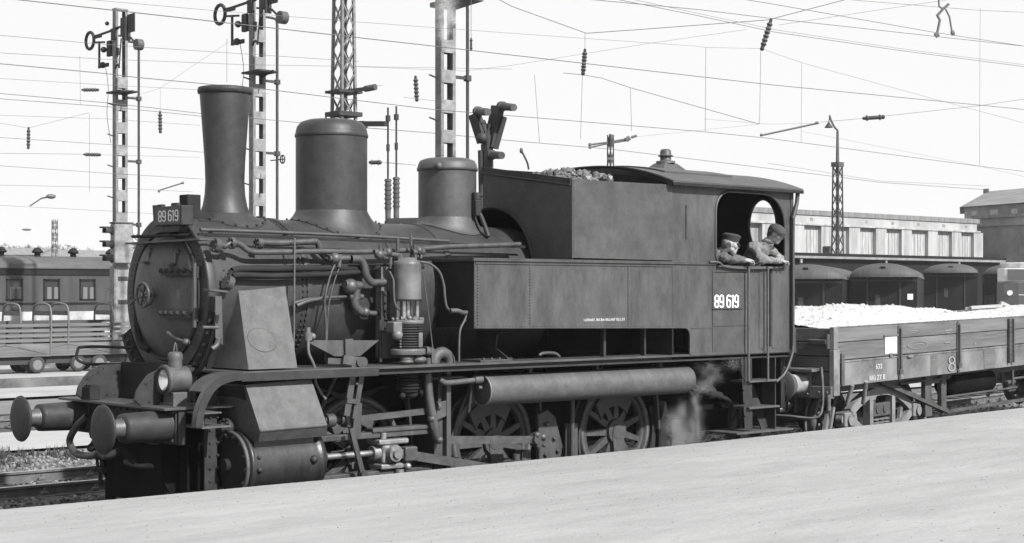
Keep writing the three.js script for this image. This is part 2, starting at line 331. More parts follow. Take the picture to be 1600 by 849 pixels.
for (const s of [1, -1]) {
  const z = s * 0.875, y = 1.04, b = sub('buffer');
  L('buffer_disc', latheX([[0.001, -0.012], [0.1, -0.008], [0.2, 0.004], [0.232, 0.02], [0.236, 0.034], [0.225, 0.045], [0.12, 0.06], [0.085, 0.09]], y, z, 48), M.black, b);
  L('buffer_shank', [latheX([[0.085, 0.08], [0.09, 0.2], [0.1, 0.2], [0.1, 0.24]], y, z, 24)], M.rod, b);
  L('buffer_barrel', [latheX([[0.09, 0.21], [0.138, 0.22], [0.142, 0.26], [0.154, 0.68], [0.165, 0.7], [0.165, 0.715]], y, z, 32)], M.black, b);
  L('buffer_flange', [B(0.695, 0.717, y - 0.175, y + 0.175, z - 0.175, z + 0.175, 0.01), studs([[0.69, y - 0.14, z - 0.14], [0.69, y + 0.14, z - 0.14], [0.69, y - 0.14, z + 0.14], [0.69, y + 0.14, z + 0.14]], 0.024)], M.black, b);
}
L('foot_step', [B(0.8, 1.12, 1.03, 1.05, 0.9, 1.36, 0.004), B(0.8, 1.02, 1.17, 1.185, 1.06, 1.36, 0.003), B(0.8, 0.83, 1.03, 1.2, 1.32, 1.345)], M.light);
L('drag_hook', [tube([[0.72, 1.0, 0], [0.55, 1.0, 0], [0.42, 0.98, 0], [0.37, 0.92, 0], [0.42, 0.87, 0]], 0.035, 8, 24)], M.dark);
L('screw_coupling', [tube([[0.45, 0.97, 0.05], [0.45, 0.72, 0.06], [0.46, 0.56, 0.05]], 0.017), tube([[0.45, 0.97, -0.05], [0.45, 0.72, -0.06], [0.46, 0.56, -0.05]], 0.017), cyl([0.46, 0.56, -0.08], [0.46, 0.56, 0.08], 0.03), cyl([0.46, 0.58, 0], [0.46, 0.4, 0], 0.022)], M.dark);
{
  const h = L('brake_hose', [tube([[0.4,1.093,-0.157],[0.4,0.961,-0.404],[0.4,0.809,-0.544],[0.4,0.706,-0.432],[0.4,0.688,-0.157],[0.4,0.718,0.058]], 0.036, 10, 40)], M.pipe);
  L('hose_coupling', [tube([[0.4,0.716,0.031], [0.45,0.71,0.174], [0.6,0.745,0.181], [0.72,0.638,0.219]], 0.042, 10, 24), ball([0.42,0.715,0.125], 0.06)], M.dark, h);
  L('hose_cock', [tube([[0.5,0.755,-0.297],[0.5,0.859,-0.202],[0.5,0.914,-0.243]], 0.022), ball([0.5,0.757,-0.27], 0.045)], M.dark, h);
}
L('brake_pipe', [tube([[0.8,0.605,-0.123], [0.85,0.576,0.048], [0.85,0.594,0.344], [0.9,0.57,0.408]], 0.03)], M.pipe);
L('thin_pipe', [tube([[0.85,0.828,0.139],[0.85,0.819,0.37],[0.85,0.842,0.52],[0.85,0.908,0.645]], 0.012)], M.pipe);
for (const s of [1, -1]) L('guard_iron', [B(0.95, 0.98, 0.12, 0.95, s * 0.75 - 0.09, s * 0.75 + 0.09, 0.008)], M.soot);

// running board with its swan neck at the front
const boardTop = 1.56;
for (const s of [1, -1]) {
  const a = s > 0 ? 0.62 : -ZC, b = s > 0 ? ZC : -0.62;
  L('running_board', [B(1.19, 9.66, 1.535, boardTop, a, b, 0.004)], M.side);
  const z0 = s > 0 ? ZC - 0.012 : -ZC - 0.003;
  L('board_valance', [B(1.2, 2.86, 1.468, 1.552, z0, z0 + 0.016, 0.003), B(2.86, 9.66, 1.478, 1.498, z0 - 0.05, z0 + 0.016, 0.003), B(2.86, 9.66, 1.498, 1.535, z0 - 0.05, z0 - 0.035)], M.black);
  const outer = new THREE.CatmullRomCurve3([[1.21, boardTop, 0], [1.08, 1.55, 0], [0.95, 1.515, 0], [0.85, 1.45, 0], [0.785, 1.365, 0], [0.735, 1.27, 0], [0.705, 1.17, 0], [0.69, 1.06, 0]].map(V)).getPoints(28).map((p) => [p.x, p.y]);
  const inner = outer.map(([x, y], i) => { const p = outer[Math.max(0, i - 1)], q = outer[Math.min(outer.length - 1, i + 1)], dx = q[0] - p[0], dy = q[1] - p[1], l = Math.hypot(dx, dy); return [x - dy / l * 0.025 * -1 * -1, y + dx / l * 0.025]; });
  const near = s > 0;
  if (s < 0) continue;
  const kk = outer.findIndex(([, y]) => y < 1.37);
  L('board_front', [prism([...outer.slice(0, kk), ...inner.slice(0, kk).reverse()], near ? 1.12 : -ZC, near ? ZC : -1.12), prism([...outer.slice(kk - 1), ...inner.slice(kk - 1).reverse()], near ? ZC - 0.07 : -ZC, near ? ZC : -ZC + 0.07)], M.side);
  // rim along the outer edge of the swan neck
  const rimIn = outer.map(([x, y], i) => { const p = outer[Math.max(0, i - 1)], q = outer[Math.min(outer.length - 1, i + 1)], dx = q[0] - p[0], dy = q[1] - p[1], l = Math.hypot(dx, dy); return [x - dy / l * 0.075, y + dx / l * 0.075]; });
  L('board_rim', [prism([...outer, ...rimIn.reverse()], near ? ZC + 0.002 : -ZC - 0.014, near ? ZC + 0.014 : -ZC - 0.002)], M.black);
}
L('frame_stay', [bar([1.142,1.357,0.95], [1.142, 0.25, 0.95], 0.02, 0.14, [1, 0, 0]), bar([1.142, 1.5, 0.9], [1.142, 0.25, 0.9], 0.1, 0.015, [1, 0, 0]), studs(line([1.142 - 0.01, 1.35, 0.965], [1.142 - 0.01, 0.35, 0.965], 9), 0.018), studs(line([1.215, 1.35, 0.965], [1.215, 0.35, 0.965], 9), 0.018)], M.black);

// smokebox, door, boiler
L('smokebox', [latheX([[0.001, 2.36], [BR - 0.01, 2.36], [BR, 2.35], [BR, 1.28]], BY, 0, 72), latheX([[BR, 1.3], [BR + 0.012, 1.29], [BR + 0.012, 1.21], [BR - 0.01, 1.195], [0.6, 1.2]], BY, 0, 72)], M.boiler);
L('smokebox_front', [latheX([[0.001, 1.203], [BR - 0.02, 1.203]], BY, 0, 64)], M.black);
const door = L('smokebox_door', [latheX([[0.001, 1.06], [0.2, 1.067], [0.4, 1.095], [0.55, 1.14], [0.62, 1.175], [0.635, 1.19], [0.635, 1.202]], BY, 0, 64)], mat(0.085, { tex: T.mottle, rx: 0.7, rough: 0.6, bump: 0.002 }));
L('door_ring', [torus([1.195, BY, 0], 0.66, 0.022, 'x', 2 * Math.PI, 56)], M.black, door);
for (const y of [2.53, 2.1]) {
  const pts = line([1.17, y, 0.62], [1.1, y, 0.2], 6).map((p) => { const r = Math.hypot(p[1] - BY, p[2]); const pr = [[0, 1.06], [0.2, 1.067], [0.4, 1.095], [0.55, 1.14], [0.62, 1.175], [0.635, 1.19], [0.8, 1.2]]; let i = 0; while (i < 5 && pr[i + 1][0] < r) i++; const t = (r - pr[i][0]) / (pr[i + 1][0] - pr[i][0]); return [pr[i][1] + (pr[i + 1][1] - pr[i][1]) * t - 0.03, p[1], p[2]]; });
  L('door_hinge', [pts.slice(0, -1).map((p, i) => bar(p, pts[i + 1], 0.06, 0.065)), studs(pts.map((p) => [p[0] - 0.03, p[1] + 0.02, p[2]]), 0.028), cyl([1.16, y - 0.06, 0.66], [1.16, y + 0.06, 0.66], 0.028)], M.black, door);
}
L('hinge_pin', [cyl([1.14, 1.98, 0.66], [1.14, 2.66, 0.66], 0.02)], M.rod, door);
{
  const w = L('door_wheel', [torus([0.93, BY, 0], 0.125, 0.014, 'x'), [0, 1, 2].map((k) => { const a = k * Math.PI / 3 + 0.3; return cyl([0.93, BY + 0.125 * Math.cos(a), 0.125 * Math.sin(a)], [0.93, BY - 0.125 * Math.cos(a), -0.125 * Math.sin(a)], 0.011); }), cyl([0.9, BY, 0], [1.07, BY, 0], 0.026)], M.rod, door);
  L('locking_lever', [torus([0.99, BY, 0], 0.1, 0.012, 'x'), tube([[0.95, BY, 0], [0.94, BY - 0.03, -0.14], [0.9, BY - 0.1, -0.22]], 0.013)], M.rod, door);
}
for (const [px, py] of [[230, 410], [275, 413]]) { const p = px === 230 ? [1.11,2.641,-0.209] : [1.12,2.615,0.302]; L('lamp_iron', [B(p[0] - 0.08, p[0], p[1] - 0.012, p[1] + 0.008, p[2] - 0.07, p[2] + 0.05), B(p[0] - 0.02, p[0] + 0.04, p[1], p[1] + 0.12, p[2] + 0.02, p[2] + 0.05, 0.006), ball([p[0] + 0.02, p[1] + 0.12, p[2] + 0.035], 0.03)], M.rod, door); }
L('door_catch', [tube([[1.05,1.924,0.284], [1.08,1.85,0.471], [1.14,1.831,0.567]], 0.018), ball([1.12,1.831,0.527], 0.04)], M.rod, door);
// lower front flange with its bolts
{
  const seg = arc(0, 0, 1, -Math.PI * 0.86, -Math.PI * 0.06, 22);
  const a = seg.map(([c, s]) => [c * 0.84, BY + s * 0.84]), b = seg.map(([c, s]) => [c * 0.99, BY + s * 0.99]);
  L('front_flange', [prismX([...a, ...b.reverse()], 1.2, 1.24)], M.dark);
  L('flange_bolt', studs(arc(0, 0, 1, -Math.PI * 0.82, -Math.PI * 0.09, 16).map(([c, s]) => [1.19, BY + s * 0.915, c * 0.915]), 0.032), M.black);
  L('flange_rim', [tube(seg.map(([c, s]) => [1.2, BY + s * 1.0, c * 1.0]), 0.022, 8, 44)], M.black);
}
L('smokebox_saddle', [prismX([[-0.62, 1.56], [0.62, 1.56], [0.75, 1.95], [0.5, 2.2], [-0.5, 2.2], [-0.75, 1.95]], 1.3, 2.3), prismX([[-0.58, 1.2], [0.58, 1.2], [0.58, 1.6], [-0.58, 1.6]], 1.0, 2.4)], M.dark);
L('front_rail', [tube([[1.15, 1.56, -0.86], [0.9, 1.57, -1.2], [0.86, 1.62, -1.3], [0.88, 1.735, -1.3]], 0.016), tube([[0.88, 1.735, -1.3], [0.96, 1.745, -1.2], [1.14, 1.745, -0.55]], 0.016)], M.dark);
L('side_hose', [tube([[1.2,2.343,-0.613], [1.18,2.107,-0.577], [1.15,1.94,-0.509], [1.12,1.789,-0.387], [1.1,1.729,-0.178]], 0.032, 8, 24)], M.dark);
L('front_handrail', [tube([[1.1,2.914,-0.526], [1.1,2.905,0.056], [1.1,2.9,0.647]], 0.016), cyl([1.1,2.905,0.056], [1.25, 2.905, 0.056], 0.014)], M.dark);
L('front_step', [bar([1.1,2.84,-0.526], [1.1,2.851,0.948], 0.16, 0.018), cyl([1.1,2.843,0.21], [1.25, 2.843, 0.210], 0.016)], M.pipe);
L('boiler_barrel', [latheX([[BR - 0.004, 2.3], [BR - 0.004, 5.9]], BY, 0, 72)], M.boiler);
for (const x of [2.42, 3.62, 4.4]) L('boiler_band', [latheX([[BR - 0.004, x - 0.035], [BR + 0.012, x - 0.033], [BR + 0.012, x + 0.033], [BR - 0.004, x + 0.035]], BY, 0, 72)], M.boiler);
L('rivet_row', [2.335, 2.39].map((x) => studs(arc(0, 0, 1, -1.2, 1.3, 34).map(([c, s]) => [x, BY + s * (BR + 0.004), c * (BR + 0.004)]), 0.017)), M.black);
L('rivet_row', [studs(arc(0, 0, 1, -0.9, 4.0, 60).map(([c, s]) => [1.2, BY + s * 0.74, c * 0.74]), 0.012), studs(line([1.4, BY + 0.25, BR * 0.955], [2.3, BY + 0.25, BR * 0.955], 16), 0.012), [0.28, 0.42].map((a) => studs(line([1.3, BY + Math.sin(a + 0.6) * (BR + 0.003), Math.cos(a + 0.6) * (BR + 0.003)], [1.3, BY + Math.sin(a + 0.6) * (BR + 0.003), Math.cos(a + 0.6) * (BR + 0.003)], 1), 0.02))], M.black);
// chimney and domes
const ch = L('chimney', [lathe([[0.3, 3.08], [0.275, 3.14], [0.235, 3.24], [0.213, 3.36], [0.205, 3.5], [0.212, 3.7], [0.24, 4.1], [0.266, 4.44], [0.24, 4.44], [0.2, 3.9], [0.19, 3.4]], 1.9, 0, 48)], M.boiler);
L('chimney_rim', [lathe([[0.262, 4.42], [0.284, 4.43], [0.288, 4.46], [0.28, 4.49], [0.255, 4.495], [0.245, 4.47]], 1.9, 0, 48)], M.black, ch);
L('chimney_skirt', [skirt(1.9, 0.27, 3.16, 0.44), studs(arc(0, 0, 0.425, 0, 6.2, 20).map(([c, s]) => [1.9 + c, BY + Math.sqrt((BR + 0.012) ** 2 - s * s) + 0.006, s]), 0.016)], M.boiler, ch);
// a flared skirt that meets the boiler round a dome
function skirt(x, r0, y0, r1, n = 48, m = 8) {
  const pos = [], P = (i, j) => { const a = i / n * 2 * Math.PI, t = j / m, r = r0 + (r1 - r0) * t, c = Math.cos(a), s = Math.sin(a), zz = r * s, yb = BY + Math.sqrt(Math.max(0.05, (BR + 0.004) ** 2 - zz * zz)); return [x + r * c, yb + (y0 - yb) * (1 - t) ** 2.4 * 1, zz]; };
  for (let i = 0; i < n; i++) for (let j = 0; j < m; j++) { const a = P(i, j), b = P(i + 1, j), c = P(i + 1, j + 1), d = P(i, j + 1); pos.push(...a, ...b, ...c, ...a, ...c, ...d); }
  const g = new THREE.BufferGeometry(); g.setAttribute('position', new THREE.Float32BufferAttribute(pos, 3)); g.deleteAttribute('normal'); const w = mergeVertices(g, 1e-4); w.computeVertexNormals(); return w;
}
const d1 = L('steam_dome', [lathe([[0.398, 2.9], [0.398, 4.05]], 3.28, 0, 56)], M.boiler);
L('dome_cap', [lathe([[0.398, 4.05], [0.408, 4.055], [0.41, 4.08], [0.4, 4.1], [0.398, 4.12], [0.385, 4.17], [0.345, 4.22], [0.27, 4.245], [0.001, 4.255]], 3.28, 0, 56)], M.boiler, d1);
L('dome_skirt', [skirt(3.28, 0.396, 3.24, 0.56), studs(arc(0, 0, 0.545, 0, 6.2, 30).map(([c, s]) => [3.28 + c, BY + Math.sqrt((BR + 0.012) ** 2 - s * s) + 0.004, s]), 0.014)], M.boiler, d1);
const d2 = L('sand_dome', [lathe([[0.345, 2.9], [0.345, 3.76]], 4.96, 0, 56)], M.panel);
L('dome_cap', [lathe([[0.345, 3.76], [0.36, 3.765], [0.363, 3.79], [0.352, 3.815], [0.348, 3.84], [0.325, 3.885], [0.26, 3.91], [0.001, 3.92]], 4.96, 0, 56), ball([4.66, 3.8, 0.2], 0.05)], M.panel, d2);
L('dome_skirt', [skirt(4.96, 0.343, 3.22, 0.44)], M.panel, d2);
L('sand_valve', [B(5.05, 5.14, 3.22, 3.42, 0.3, 0.42, 0.02), cyl([5.1, 3.42, 0.37], [5.1, 3.5, 0.37], 0.05), cyl([5.06, 3.47, 0.37], [5.18, 3.47, 0.37], 0.025), tube([[5.12, 3.25, 0.4], [5.16, 3.1, 0.45], [5.17, 2.98, 0.5]], 0.03)], M.black, d2);
// number box in front of the chimney
{
  const xf = 1.06, z0 = 0.011, z1 = 0.542, y0 = 3.002, y1 = 3.202;
  const b = L('number_box', [B(xf, xf + 0.14, y0, y1, z0, z1, 0.012), B(xf + 0.03, xf + 0.2, y0 - 0.06, y0 + 0.01, z0 + 0.1, z1 - 0.1), hexa([[xf + 0.005, y0 + 0.06, z0 - 0.035], [xf + 0.005, y0 + 0.06, z0 + 0.01], [xf + 0.005, y1 + 0.02, z0 + 0.01], [xf + 0.005, y1 + 0.02, z0 - 0.055]], [[xf + 0.1, y0 + 0.06, z0 - 0.035], [xf + 0.1, y0 + 0.06, z0 + 0.01], [xf + 0.1, y1 + 0.02, z0 + 0.01], [xf + 0.1, y1 + 0.02, z0 - 0.055]]), B(xf + 0.01, xf + 0.06, y1 - 0.01, y1 + 0.025, z0 + 0.02, z0 + 0.12, 0.01), B(xf + 0.01, xf + 0.06, y1 - 0.01, y1 + 0.03, z0 + 0.3, z0 + 0.42, 0.01)], M.black);
  const m = printMat(512, 256, (k, w, h) => { k.fillStyle = '#3a3a3a'; k.fillRect(0, 0, w, h); k.fillStyle = '#c4c4c4'; digits(k, '89 619', 60, 40, 415, 175, 0.9); }, { roughness: 0.6 });
  const g = new THREE.PlaneGeometry(z1 - z0 - 0.03, y1 - y0 - 0.03).rotateY(-Math.PI / 2).translate(xf - 0.003, (y0 + y1) / 2, (z0 + z1) / 2);
  part('number_plate', [g], m, b, true);
  L('top_lamp', [B(1.36, 1.52, 3.14, 3.34, -0.02, 0.15, 0.01), B(1.33, 1.62, 3.06, 3.15, -0.1, 0.24, 0.01), B(1.4, 1.7, 3.0, 3.07, -0.16, 0.32, 0.01)], M.dark);
}
// chips and dirt in painted figures
function wear(k, w, h, n) { k.globalCompositeOperation = 'destination-out'; for (let i = 0; i < n; i++) { k.globalAlpha = rr(0.2, 0.8); const r = rr(0.5, 3.5); k.beginPath(); k.ellipse(rr(0, w), rr(0, h), r, r * rr(0.4, 1.4), rr(0, 3), 0, 6.3); k.fill(); } k.globalAlpha = 1; k.globalCompositeOperation = 'source-over'; }
// tall narrow railway numerals drawn as strokes
function digits(k, text, x, y, w, h, heavy = 1) {
  const cells = [...text].reduce((n, c) => n + (c === ' ' ? 0.45 : c === '1' ? 0.62 : 1), 0), cw = w / cells; let cx = x;
  k.lineWidth = cw * 0.24 * heavy; k.lineCap = 'butt'; k.lineJoin = 'round'; k.strokeStyle = k.fillStyle;
  for (const c of text) {
    if (c === ' ') { cx += cw * 0.45; continue; }
    if (c === '1') { k.beginPath(); k.moveTo(cx + cw * 0.06, y + h * 0.18); k.lineTo(cx + cw * 0.32, y + h * 0.06); k.lineTo(cx + cw * 0.32, y + h); k.stroke(); cx += cw * 0.62; continue; }
    const a = cx + cw * 0.14, b = cx + cw * 0.82, m = (a + b) / 2, r = (b - a) / 2, o = k.lineWidth / 2, t = y + o, e = y + h - o, q = y + h * 0.5;
    k.beginPath();
    const oval = (t0, e0) => { k.moveTo(a, t0 + r); k.arc(m, t0 + r, r, Math.PI, 0); k.lineTo(b, e0 - r); k.arc(m, e0 - r, r, 0, Math.PI); k.closePath(); };
    if (c === '8') { oval(t, q + o * 0.3); oval(q - o * 0.3, e); }
    if (c === '9') { oval(t, q + h * 0.08); k.moveTo(b, t + r); k.lineTo(b, e - r); k.arc(m, e - r, r, 0, Math.PI * 0.95); }
    if (c === '6') { oval(q - h * 0.08, e); k.moveTo(a, e - r); k.lineTo(a, t + r); k.arc(m, t + r, r, Math.PI, Math.PI * 1.95); }
    k.stroke(); cx += cw;
  }
}
// slanted steam pipe cover, valve chest, cylinder
{
  const TL = [1.57,2.44,0.76], TR = [2.132,2.482,0.76], BR_ = [1.929,1.576,1.3], BL = [1.359,1.576,1.3];
  const back = (p) => [p[0], p[1], 0.4];
  const c = L('steam_pipe_cover', [hexa([TL, TR, BR_, BL], [back(TL), back(TR), back(BR_), back(BL)])], M.light);
  const ex = V(BR_).sub(V(BL)).normalize(), ey0 = V(TL).sub(V(BL)).normalize(), ez = new THREE.Vector3().crossVectors(ex, ey0).normalize(), ey = new THREE.Vector3().crossVectors(ez, ex);
  const o = V(BL).addScaledVector(ex, 0.27).addScaledVector(ey, 0.33);
  const ring = new THREE.TorusGeometry(0.15, 0.008, 6, 40).scale(1.05, 0.9, 1).applyMatrix4(new THREE.Matrix4().makeBasis(ex, ey, ez).setPosition(o));
  const disc = new THREE.CylinderGeometry(0.145, 0.15, 0.008, 40).rotateX(Math.PI / 2).scale(1.05, 0.9, 1).applyMatrix4(new THREE.Matrix4().makeBasis(ex, ey, ez).setPosition(o));
  L('inspection_cover', [ring, disc], M.light, c);
  const A = [1.304,1.43,1.33], Bq = [2.078,1.457,1.33], Cq = [2.153,1.001,1.5], Dq = [1.361,0.99,1.5], E1 = [2.202,0.884,1.42], E0 = [1.399,0.877,1.42];
  const bk = (p, dy = 0) => [p[0], p[1] + dy, 0.66];
  const v = L('valve_chest', [hexa([A, Bq, Cq, Dq], [bk(A), bk(Bq), bk(Cq, -0.1), bk(Dq, -0.1)]), cyl([Dq[0] + 0.004, Dq[1] + 0.004, Dq[2] - 0.018], [Cq[0] - 0.004, Cq[1] + 0.004, Cq[2] - 0.018], 0.022), hexa([Dq, Cq, E1, E0], [bk(Dq), bk(Cq), bk(E1), bk(E0)])], M.light);
  L('chest_end', [hexa([[A[0] - 0.006, A[1] - 0.02, 1.3], [A[0] - 0.006, A[1] - 0.02, 0.66], [E0[0] - 0.006, E0[1], 0.66], [E0[0] - 0.006, E0[1] + 0.02, 1.38]], [[A[0], A[1] - 0.02, 1.3], [A[0], A[1] - 0.02, 0.66], [E0[0], E0[1], 0.66], [E0[0], E0[1] + 0.02, 1.38]])], M.dark, v);
  L('valve_cover', [cyl([1.26, 1.0, 1.02], [1.45, 1.0, 1.02], 0.09, 0.09, 24), cyl([1.2, 1.0, 1.02], [1.28, 1.0, 1.02], 0.05), studs(arc(1.0, 1.02, 0.075, 0, 5.4, 6).map(([y, z]) => [1.25, y, z]), 0.018)], M.black, v);
  const cy = L('cylinder', [latheX([[0.001, 1.3], [0.335, 1.3], [0.335, 1.36], [0.3, 1.37], [0.3, 2.13], [0.33, 2.14], [0.33, 2.2], [0.12, 2.21]], 0.635, 1.1, 44), B(1.4, 2.1, 0.6, 0.92, 0.65, 1.34)], M.cyl);
  L('cylinder_cover', [latheX([[0.001, 1.25], [0.1, 1.252], [0.27, 1.275], [0.33, 1.285], [0.33, 1.302]], 0.635, 1.1, 44), cyl([1.2, 0.635, 1.1], [1.27, 0.635, 1.1], 0.06, 0.07, 20)], M.dark, cy);
  L('cover_bolt', studs(arc(0.635, 1.1, 0.285, 0.2, 6.1, 12).map(([y, z]) => [1.275, y, z]), 0.024), M.rod, cy);
  L('cover_rim', [torus([1.275, 0.635, 1.1], 0.32, 0.02, 'x', 2 * Math.PI, 44)], M.light, cy);
  for (const [p, r] of [[[2.06, 0.66, 1.4], 0.045], [[1.42, 0.6, 1.4], 0.03], [[1.42, 0.72, 1.39], 0.022]]) L('drain_cock', [ball(p, r)], M.black, cy);
}
L('far_cylinder', [latheX([[0.001, 1.32], [0.335, 1.34], [0.335, 1.42], [0.3, 1.43], [0.3, 2.33], [0.335, 2.34], [0.335, 2.4], [0.001, 2.41]], 0.635, -1.1, 32), B(1.42, 2.3, 0.6, 1.42, -1.38, -0.66, 0.03)], M.dark);
L('pilot_plate', [B(0.84, 0.87, 0.22, 0.8, -0.6, 0.6, 0.006)], M.soot);
// lamp bracket beside the smokebox, and the front headlamp
L('lamp_bracket', [hexa([[1.182,2.324,0.98], [1.254,2.293,0.98], [1.269,1.807,0.98], [1.182,1.884,0.98]], [[1.2,2.324,0.95], [1.273,2.293,0.95], [1.288,1.806,0.95], [1.2,1.883,0.95]]), tube([[1.234,1.883,0.965],[1.205,1.808,0.965],[1.147,1.772,0.965]], 0.03), bar([1.087,2.356,0.97], [1.29,2.337,0.97], 0.12, 0.02), cyl([1.043,1.987,0.97], [1.217,1.984,0.97], 0.018)], M.side);
{
  const y = 1.475, z = 0.75, hl = sub('headlamp');
  L('lamp_body', [latheX([[0.1, 0.73], [0.145, 0.735], [0.15, 0.76], [0.128, 0.79], [0.128, 0.98], [0.12, 0.99], [0.001, 0.995]], y, z, 32)], M.light, hl);
  L('lamp_reflector', [latheX([[0.001, 0.84], [0.05, 0.82], [0.11, 0.745]], y, z, 32)], mat(0.85, { rough: 0.25, metal: 0.9 }), hl);
  L('lamp_glass', [latheX([[0.001, 0.725], [0.06, 0.73], [0.112, 0.742]], y, z, 32)], M.lens, hl);
  L('lamp_rim', [torus([0.737, y, z], 0.125, 0.02, 'x')], M.black, hl);
  L('lamp_chimney', [lathe([[0.07, y + 0.1], [0.065, y + 0.19], [0.075, y + 0.2], [0.072, y + 0.25], [0.055, y + 0.27], [0.001, y + 0.275]], 0.87, z, 20), tube([[0.85, y + 0.27, z], [0.87, y + 0.36, z], [0.89, y + 0.27, z]], 0.008)], M.light, hl);
  L('lamp_base', [B(0.79, 0.95, 1.225, 1.355, z - 0.1, z + 0.1, 0.012), B(0.77, 0.97, 1.225, 1.25, z - 0.13, z + 0.13)], M.light, hl);
}
// pipes and fittings along the near side of the boiler
L('boiler_handrail', [tube([[1.225,2.958,0.62],[1.889,2.955,0.62],[2.689,2.948,0.62],[3.543,2.933,0.62],[4.456,2.91,0.62]], 0.018, 8, 30)], M.pipe);
for (const p of [[1.37,2.956,0.6], [2.264,2.952,0.6], [3.209,2.94,0.6]]) L('rail_stanchion', [cyl(p, [p[0], p[1] - 0.08, p[2] - 0.1], 0.016), ball(p, 0.028)], M.pipe);
L('feed_pipe', [tube([[1.263,2.813,0.86],[1.373,2.789,0.86],[1.447,2.829,0.86],[1.537,2.812,0.86],[1.642,2.749,0.86],[1.748,2.738,0.86],[2.041,2.743,0.86],[2.519,2.757,0.86],[3.016,2.759,0.86],[3.358,2.771,0.86],[3.71,2.791,0.86],[4.256,2.836,0.86],[4.825,2.861,0.86],[5.339,2.886,0.86]], 0.03, 10, 80)], M.pipe);
for (const [a, b, r] of [[[1.233,2.799,0.86], [1.292,2.788,0.86], 0.07], [[1.425,2.822,0.86], [1.462,2.823,0.86], 0.06], [[1.759,2.83,0.82], [1.82,2.825,0.82], 0.055], [[1.348,2.439,0.9], [1.407,2.413,0.9], 0.075]]) L('pipe_flange', [cyl(a, b, r, r, 20), studs([0, 1, 2, 3, 4].map((k) => [a[0] - 0.006, a[1] + r * 0.75 * Math.sin(k * 1.257), a[2] + r * 0.75 * Math.cos(k * 1.257)]), 0.014)], M.pipe);
L('steam_pipe', [tube([[1.81,2.838,0.8],[2.082,2.837,0.8],[2.4,2.856,0.8],[2.521,2.852,0.8],[2.562,2.766,0.8],[2.627,2.7,0.8],[2.726,2.674,0.8]], 0.035, 10, 40), cyl([2.716,2.727,0.86], [2.716,2.633,0.86], 0.05)], M.pipe);
L('long_pipe', [tube([[1.434,2.541,0.88],[1.509,2.561,0.88],[1.95,2.571,0.88],[2.668,2.585,0.88],[3.343,2.598,0.88],[3.873,2.618,0.88]], 0.036, 10, 50), tube([[1.422,2.496,0.9],[1.496,2.503,0.9],[1.937,2.499,0.9],[2.654,2.524,0.9],[3.113,2.555,0.9]], 0.03, 10, 40), tube([[1.434,2.541,0.88],[1.405,2.49,0.88],[1.405,2.413,0.88]], 0.03)], M.dark);
L('feed_valve', [ball([2.664,2.685,0.92], 0.06), cyl([2.591,2.684,0.92], [2.854,2.688,0.92], 0.028), cyl([2.73,2.726,0.92], [2.713,2.592,0.92], 0.025), tube([[2.681,2.658,0.92],[2.607,2.51,0.92],[2.534,2.243,0.92],[2.55,1.976,0.92],[2.542,1.603,0.92]], 0.012, 6, 40), tube([[2.746,2.646,0.92],[2.656,2.444,0.92],[2.582,2.176,0.92],[2.566,1.909,0.92],[2.55,1.603,0.92]], 0.008, 6, 40)], M.rod);
L('bent_pipe', [tube([[2.849,2.68,0.95],[2.966,2.675,0.95],[3.017,2.621,0.95],[3.05,2.513,0.95],[3.118,2.439,0.95],[3.221,2.432,0.95],[3.307,2.439,0.95]], 0.042, 10, 40)], M.pipe);
L('check_valve', [ball([2.877,2.391,0.9], 0.085), cyl([2.802,2.411,0.9], [3.003,2.398,0.9], 0.05), cyl([2.944,2.364,0.9], [2.944,2.255,0.9], 0.055), cyl([2.861,2.282,0.9], [3.037,2.282,0.9], 0.03), tube([[2.928,2.269,0.9],[2.944,2.187,0.9],[3.003,2.132,0.9],[3.088,2.104,0.9]], 0.05, 10, 20), ball([3.056,2.119,0.92], 0.055), tube([[3.088,2.111,0.9],[3.199,2.103,0.9],[3.293,2.109,0.9]], 0.03)], M.rod);
L('wash_pipe', [tube([[2.169,2.218,0.88],[2.344,2.257,0.88],[2.505,2.27,0.88],[2.834,2.282,0.88]], 0.018), tube([[2.195,2.192,0.9],[2.33,2.237,0.9],[2.491,2.263,0.9]], 0.022)], M.pipe);
L('oil_line', [cyl([2.171,2.889,0.9], [2.109,1.918,0.98], 0.01), cyl([2.109,1.918,0.98], [2.012,1.567,1.1], 0.01)], M.light);
L('reach_rod', [bar([1.115,2.906,0.78], [5.493,2.861,0.78], 0.015, 0.03)], M.dark);
L('valve_cluster', [ball([3.167,2.731,1.02], 0.055), ball([3.287,2.76,1.02], 0.05), cyl([3.099,2.757,1.02], [3.461,2.722,1.02], 0.028), cyl([3.184,2.827,1.02], [3.184,2.691,1.02], 0.02), cyl([3.296,2.829,1.02], [3.296,2.774,1.02], 0.024), cyl([3.244,2.801,1.02], [3.227,2.718,1.02], 0.02), cyl([3.298,2.705,1.05], [3.298,2.582,1.05], 0.02), cyl([3.408,2.721,1.02], [3.461,2.667,1.02], 0.045), ball([3.723,2.782,1], 0.05), cyl([3.67,2.85,1], [3.67,2.697,1], 0.02), cyl([3.759,2.838,1], [3.75,2.699,1], 0.02), cyl([3.634,2.766,1], [3.795,2.769,1], 0.03), cyl([3.472,2.903,0.95], [3.472,2.778,0.95], 0.022), cyl([3.656,2.962,0.95], [3.656,2.691,0.95], 0.014)], M.rod);
L('thin_pipe', [tube([[3.196,2.553,1.16],[3.248,2.459,1.16],[3.256,2.343,1.16],[3.273,2.207,1.16],[3.316,2.153,1.16],[3.368,2.152,1.16]], 0.013, 6, 30)], M.light);
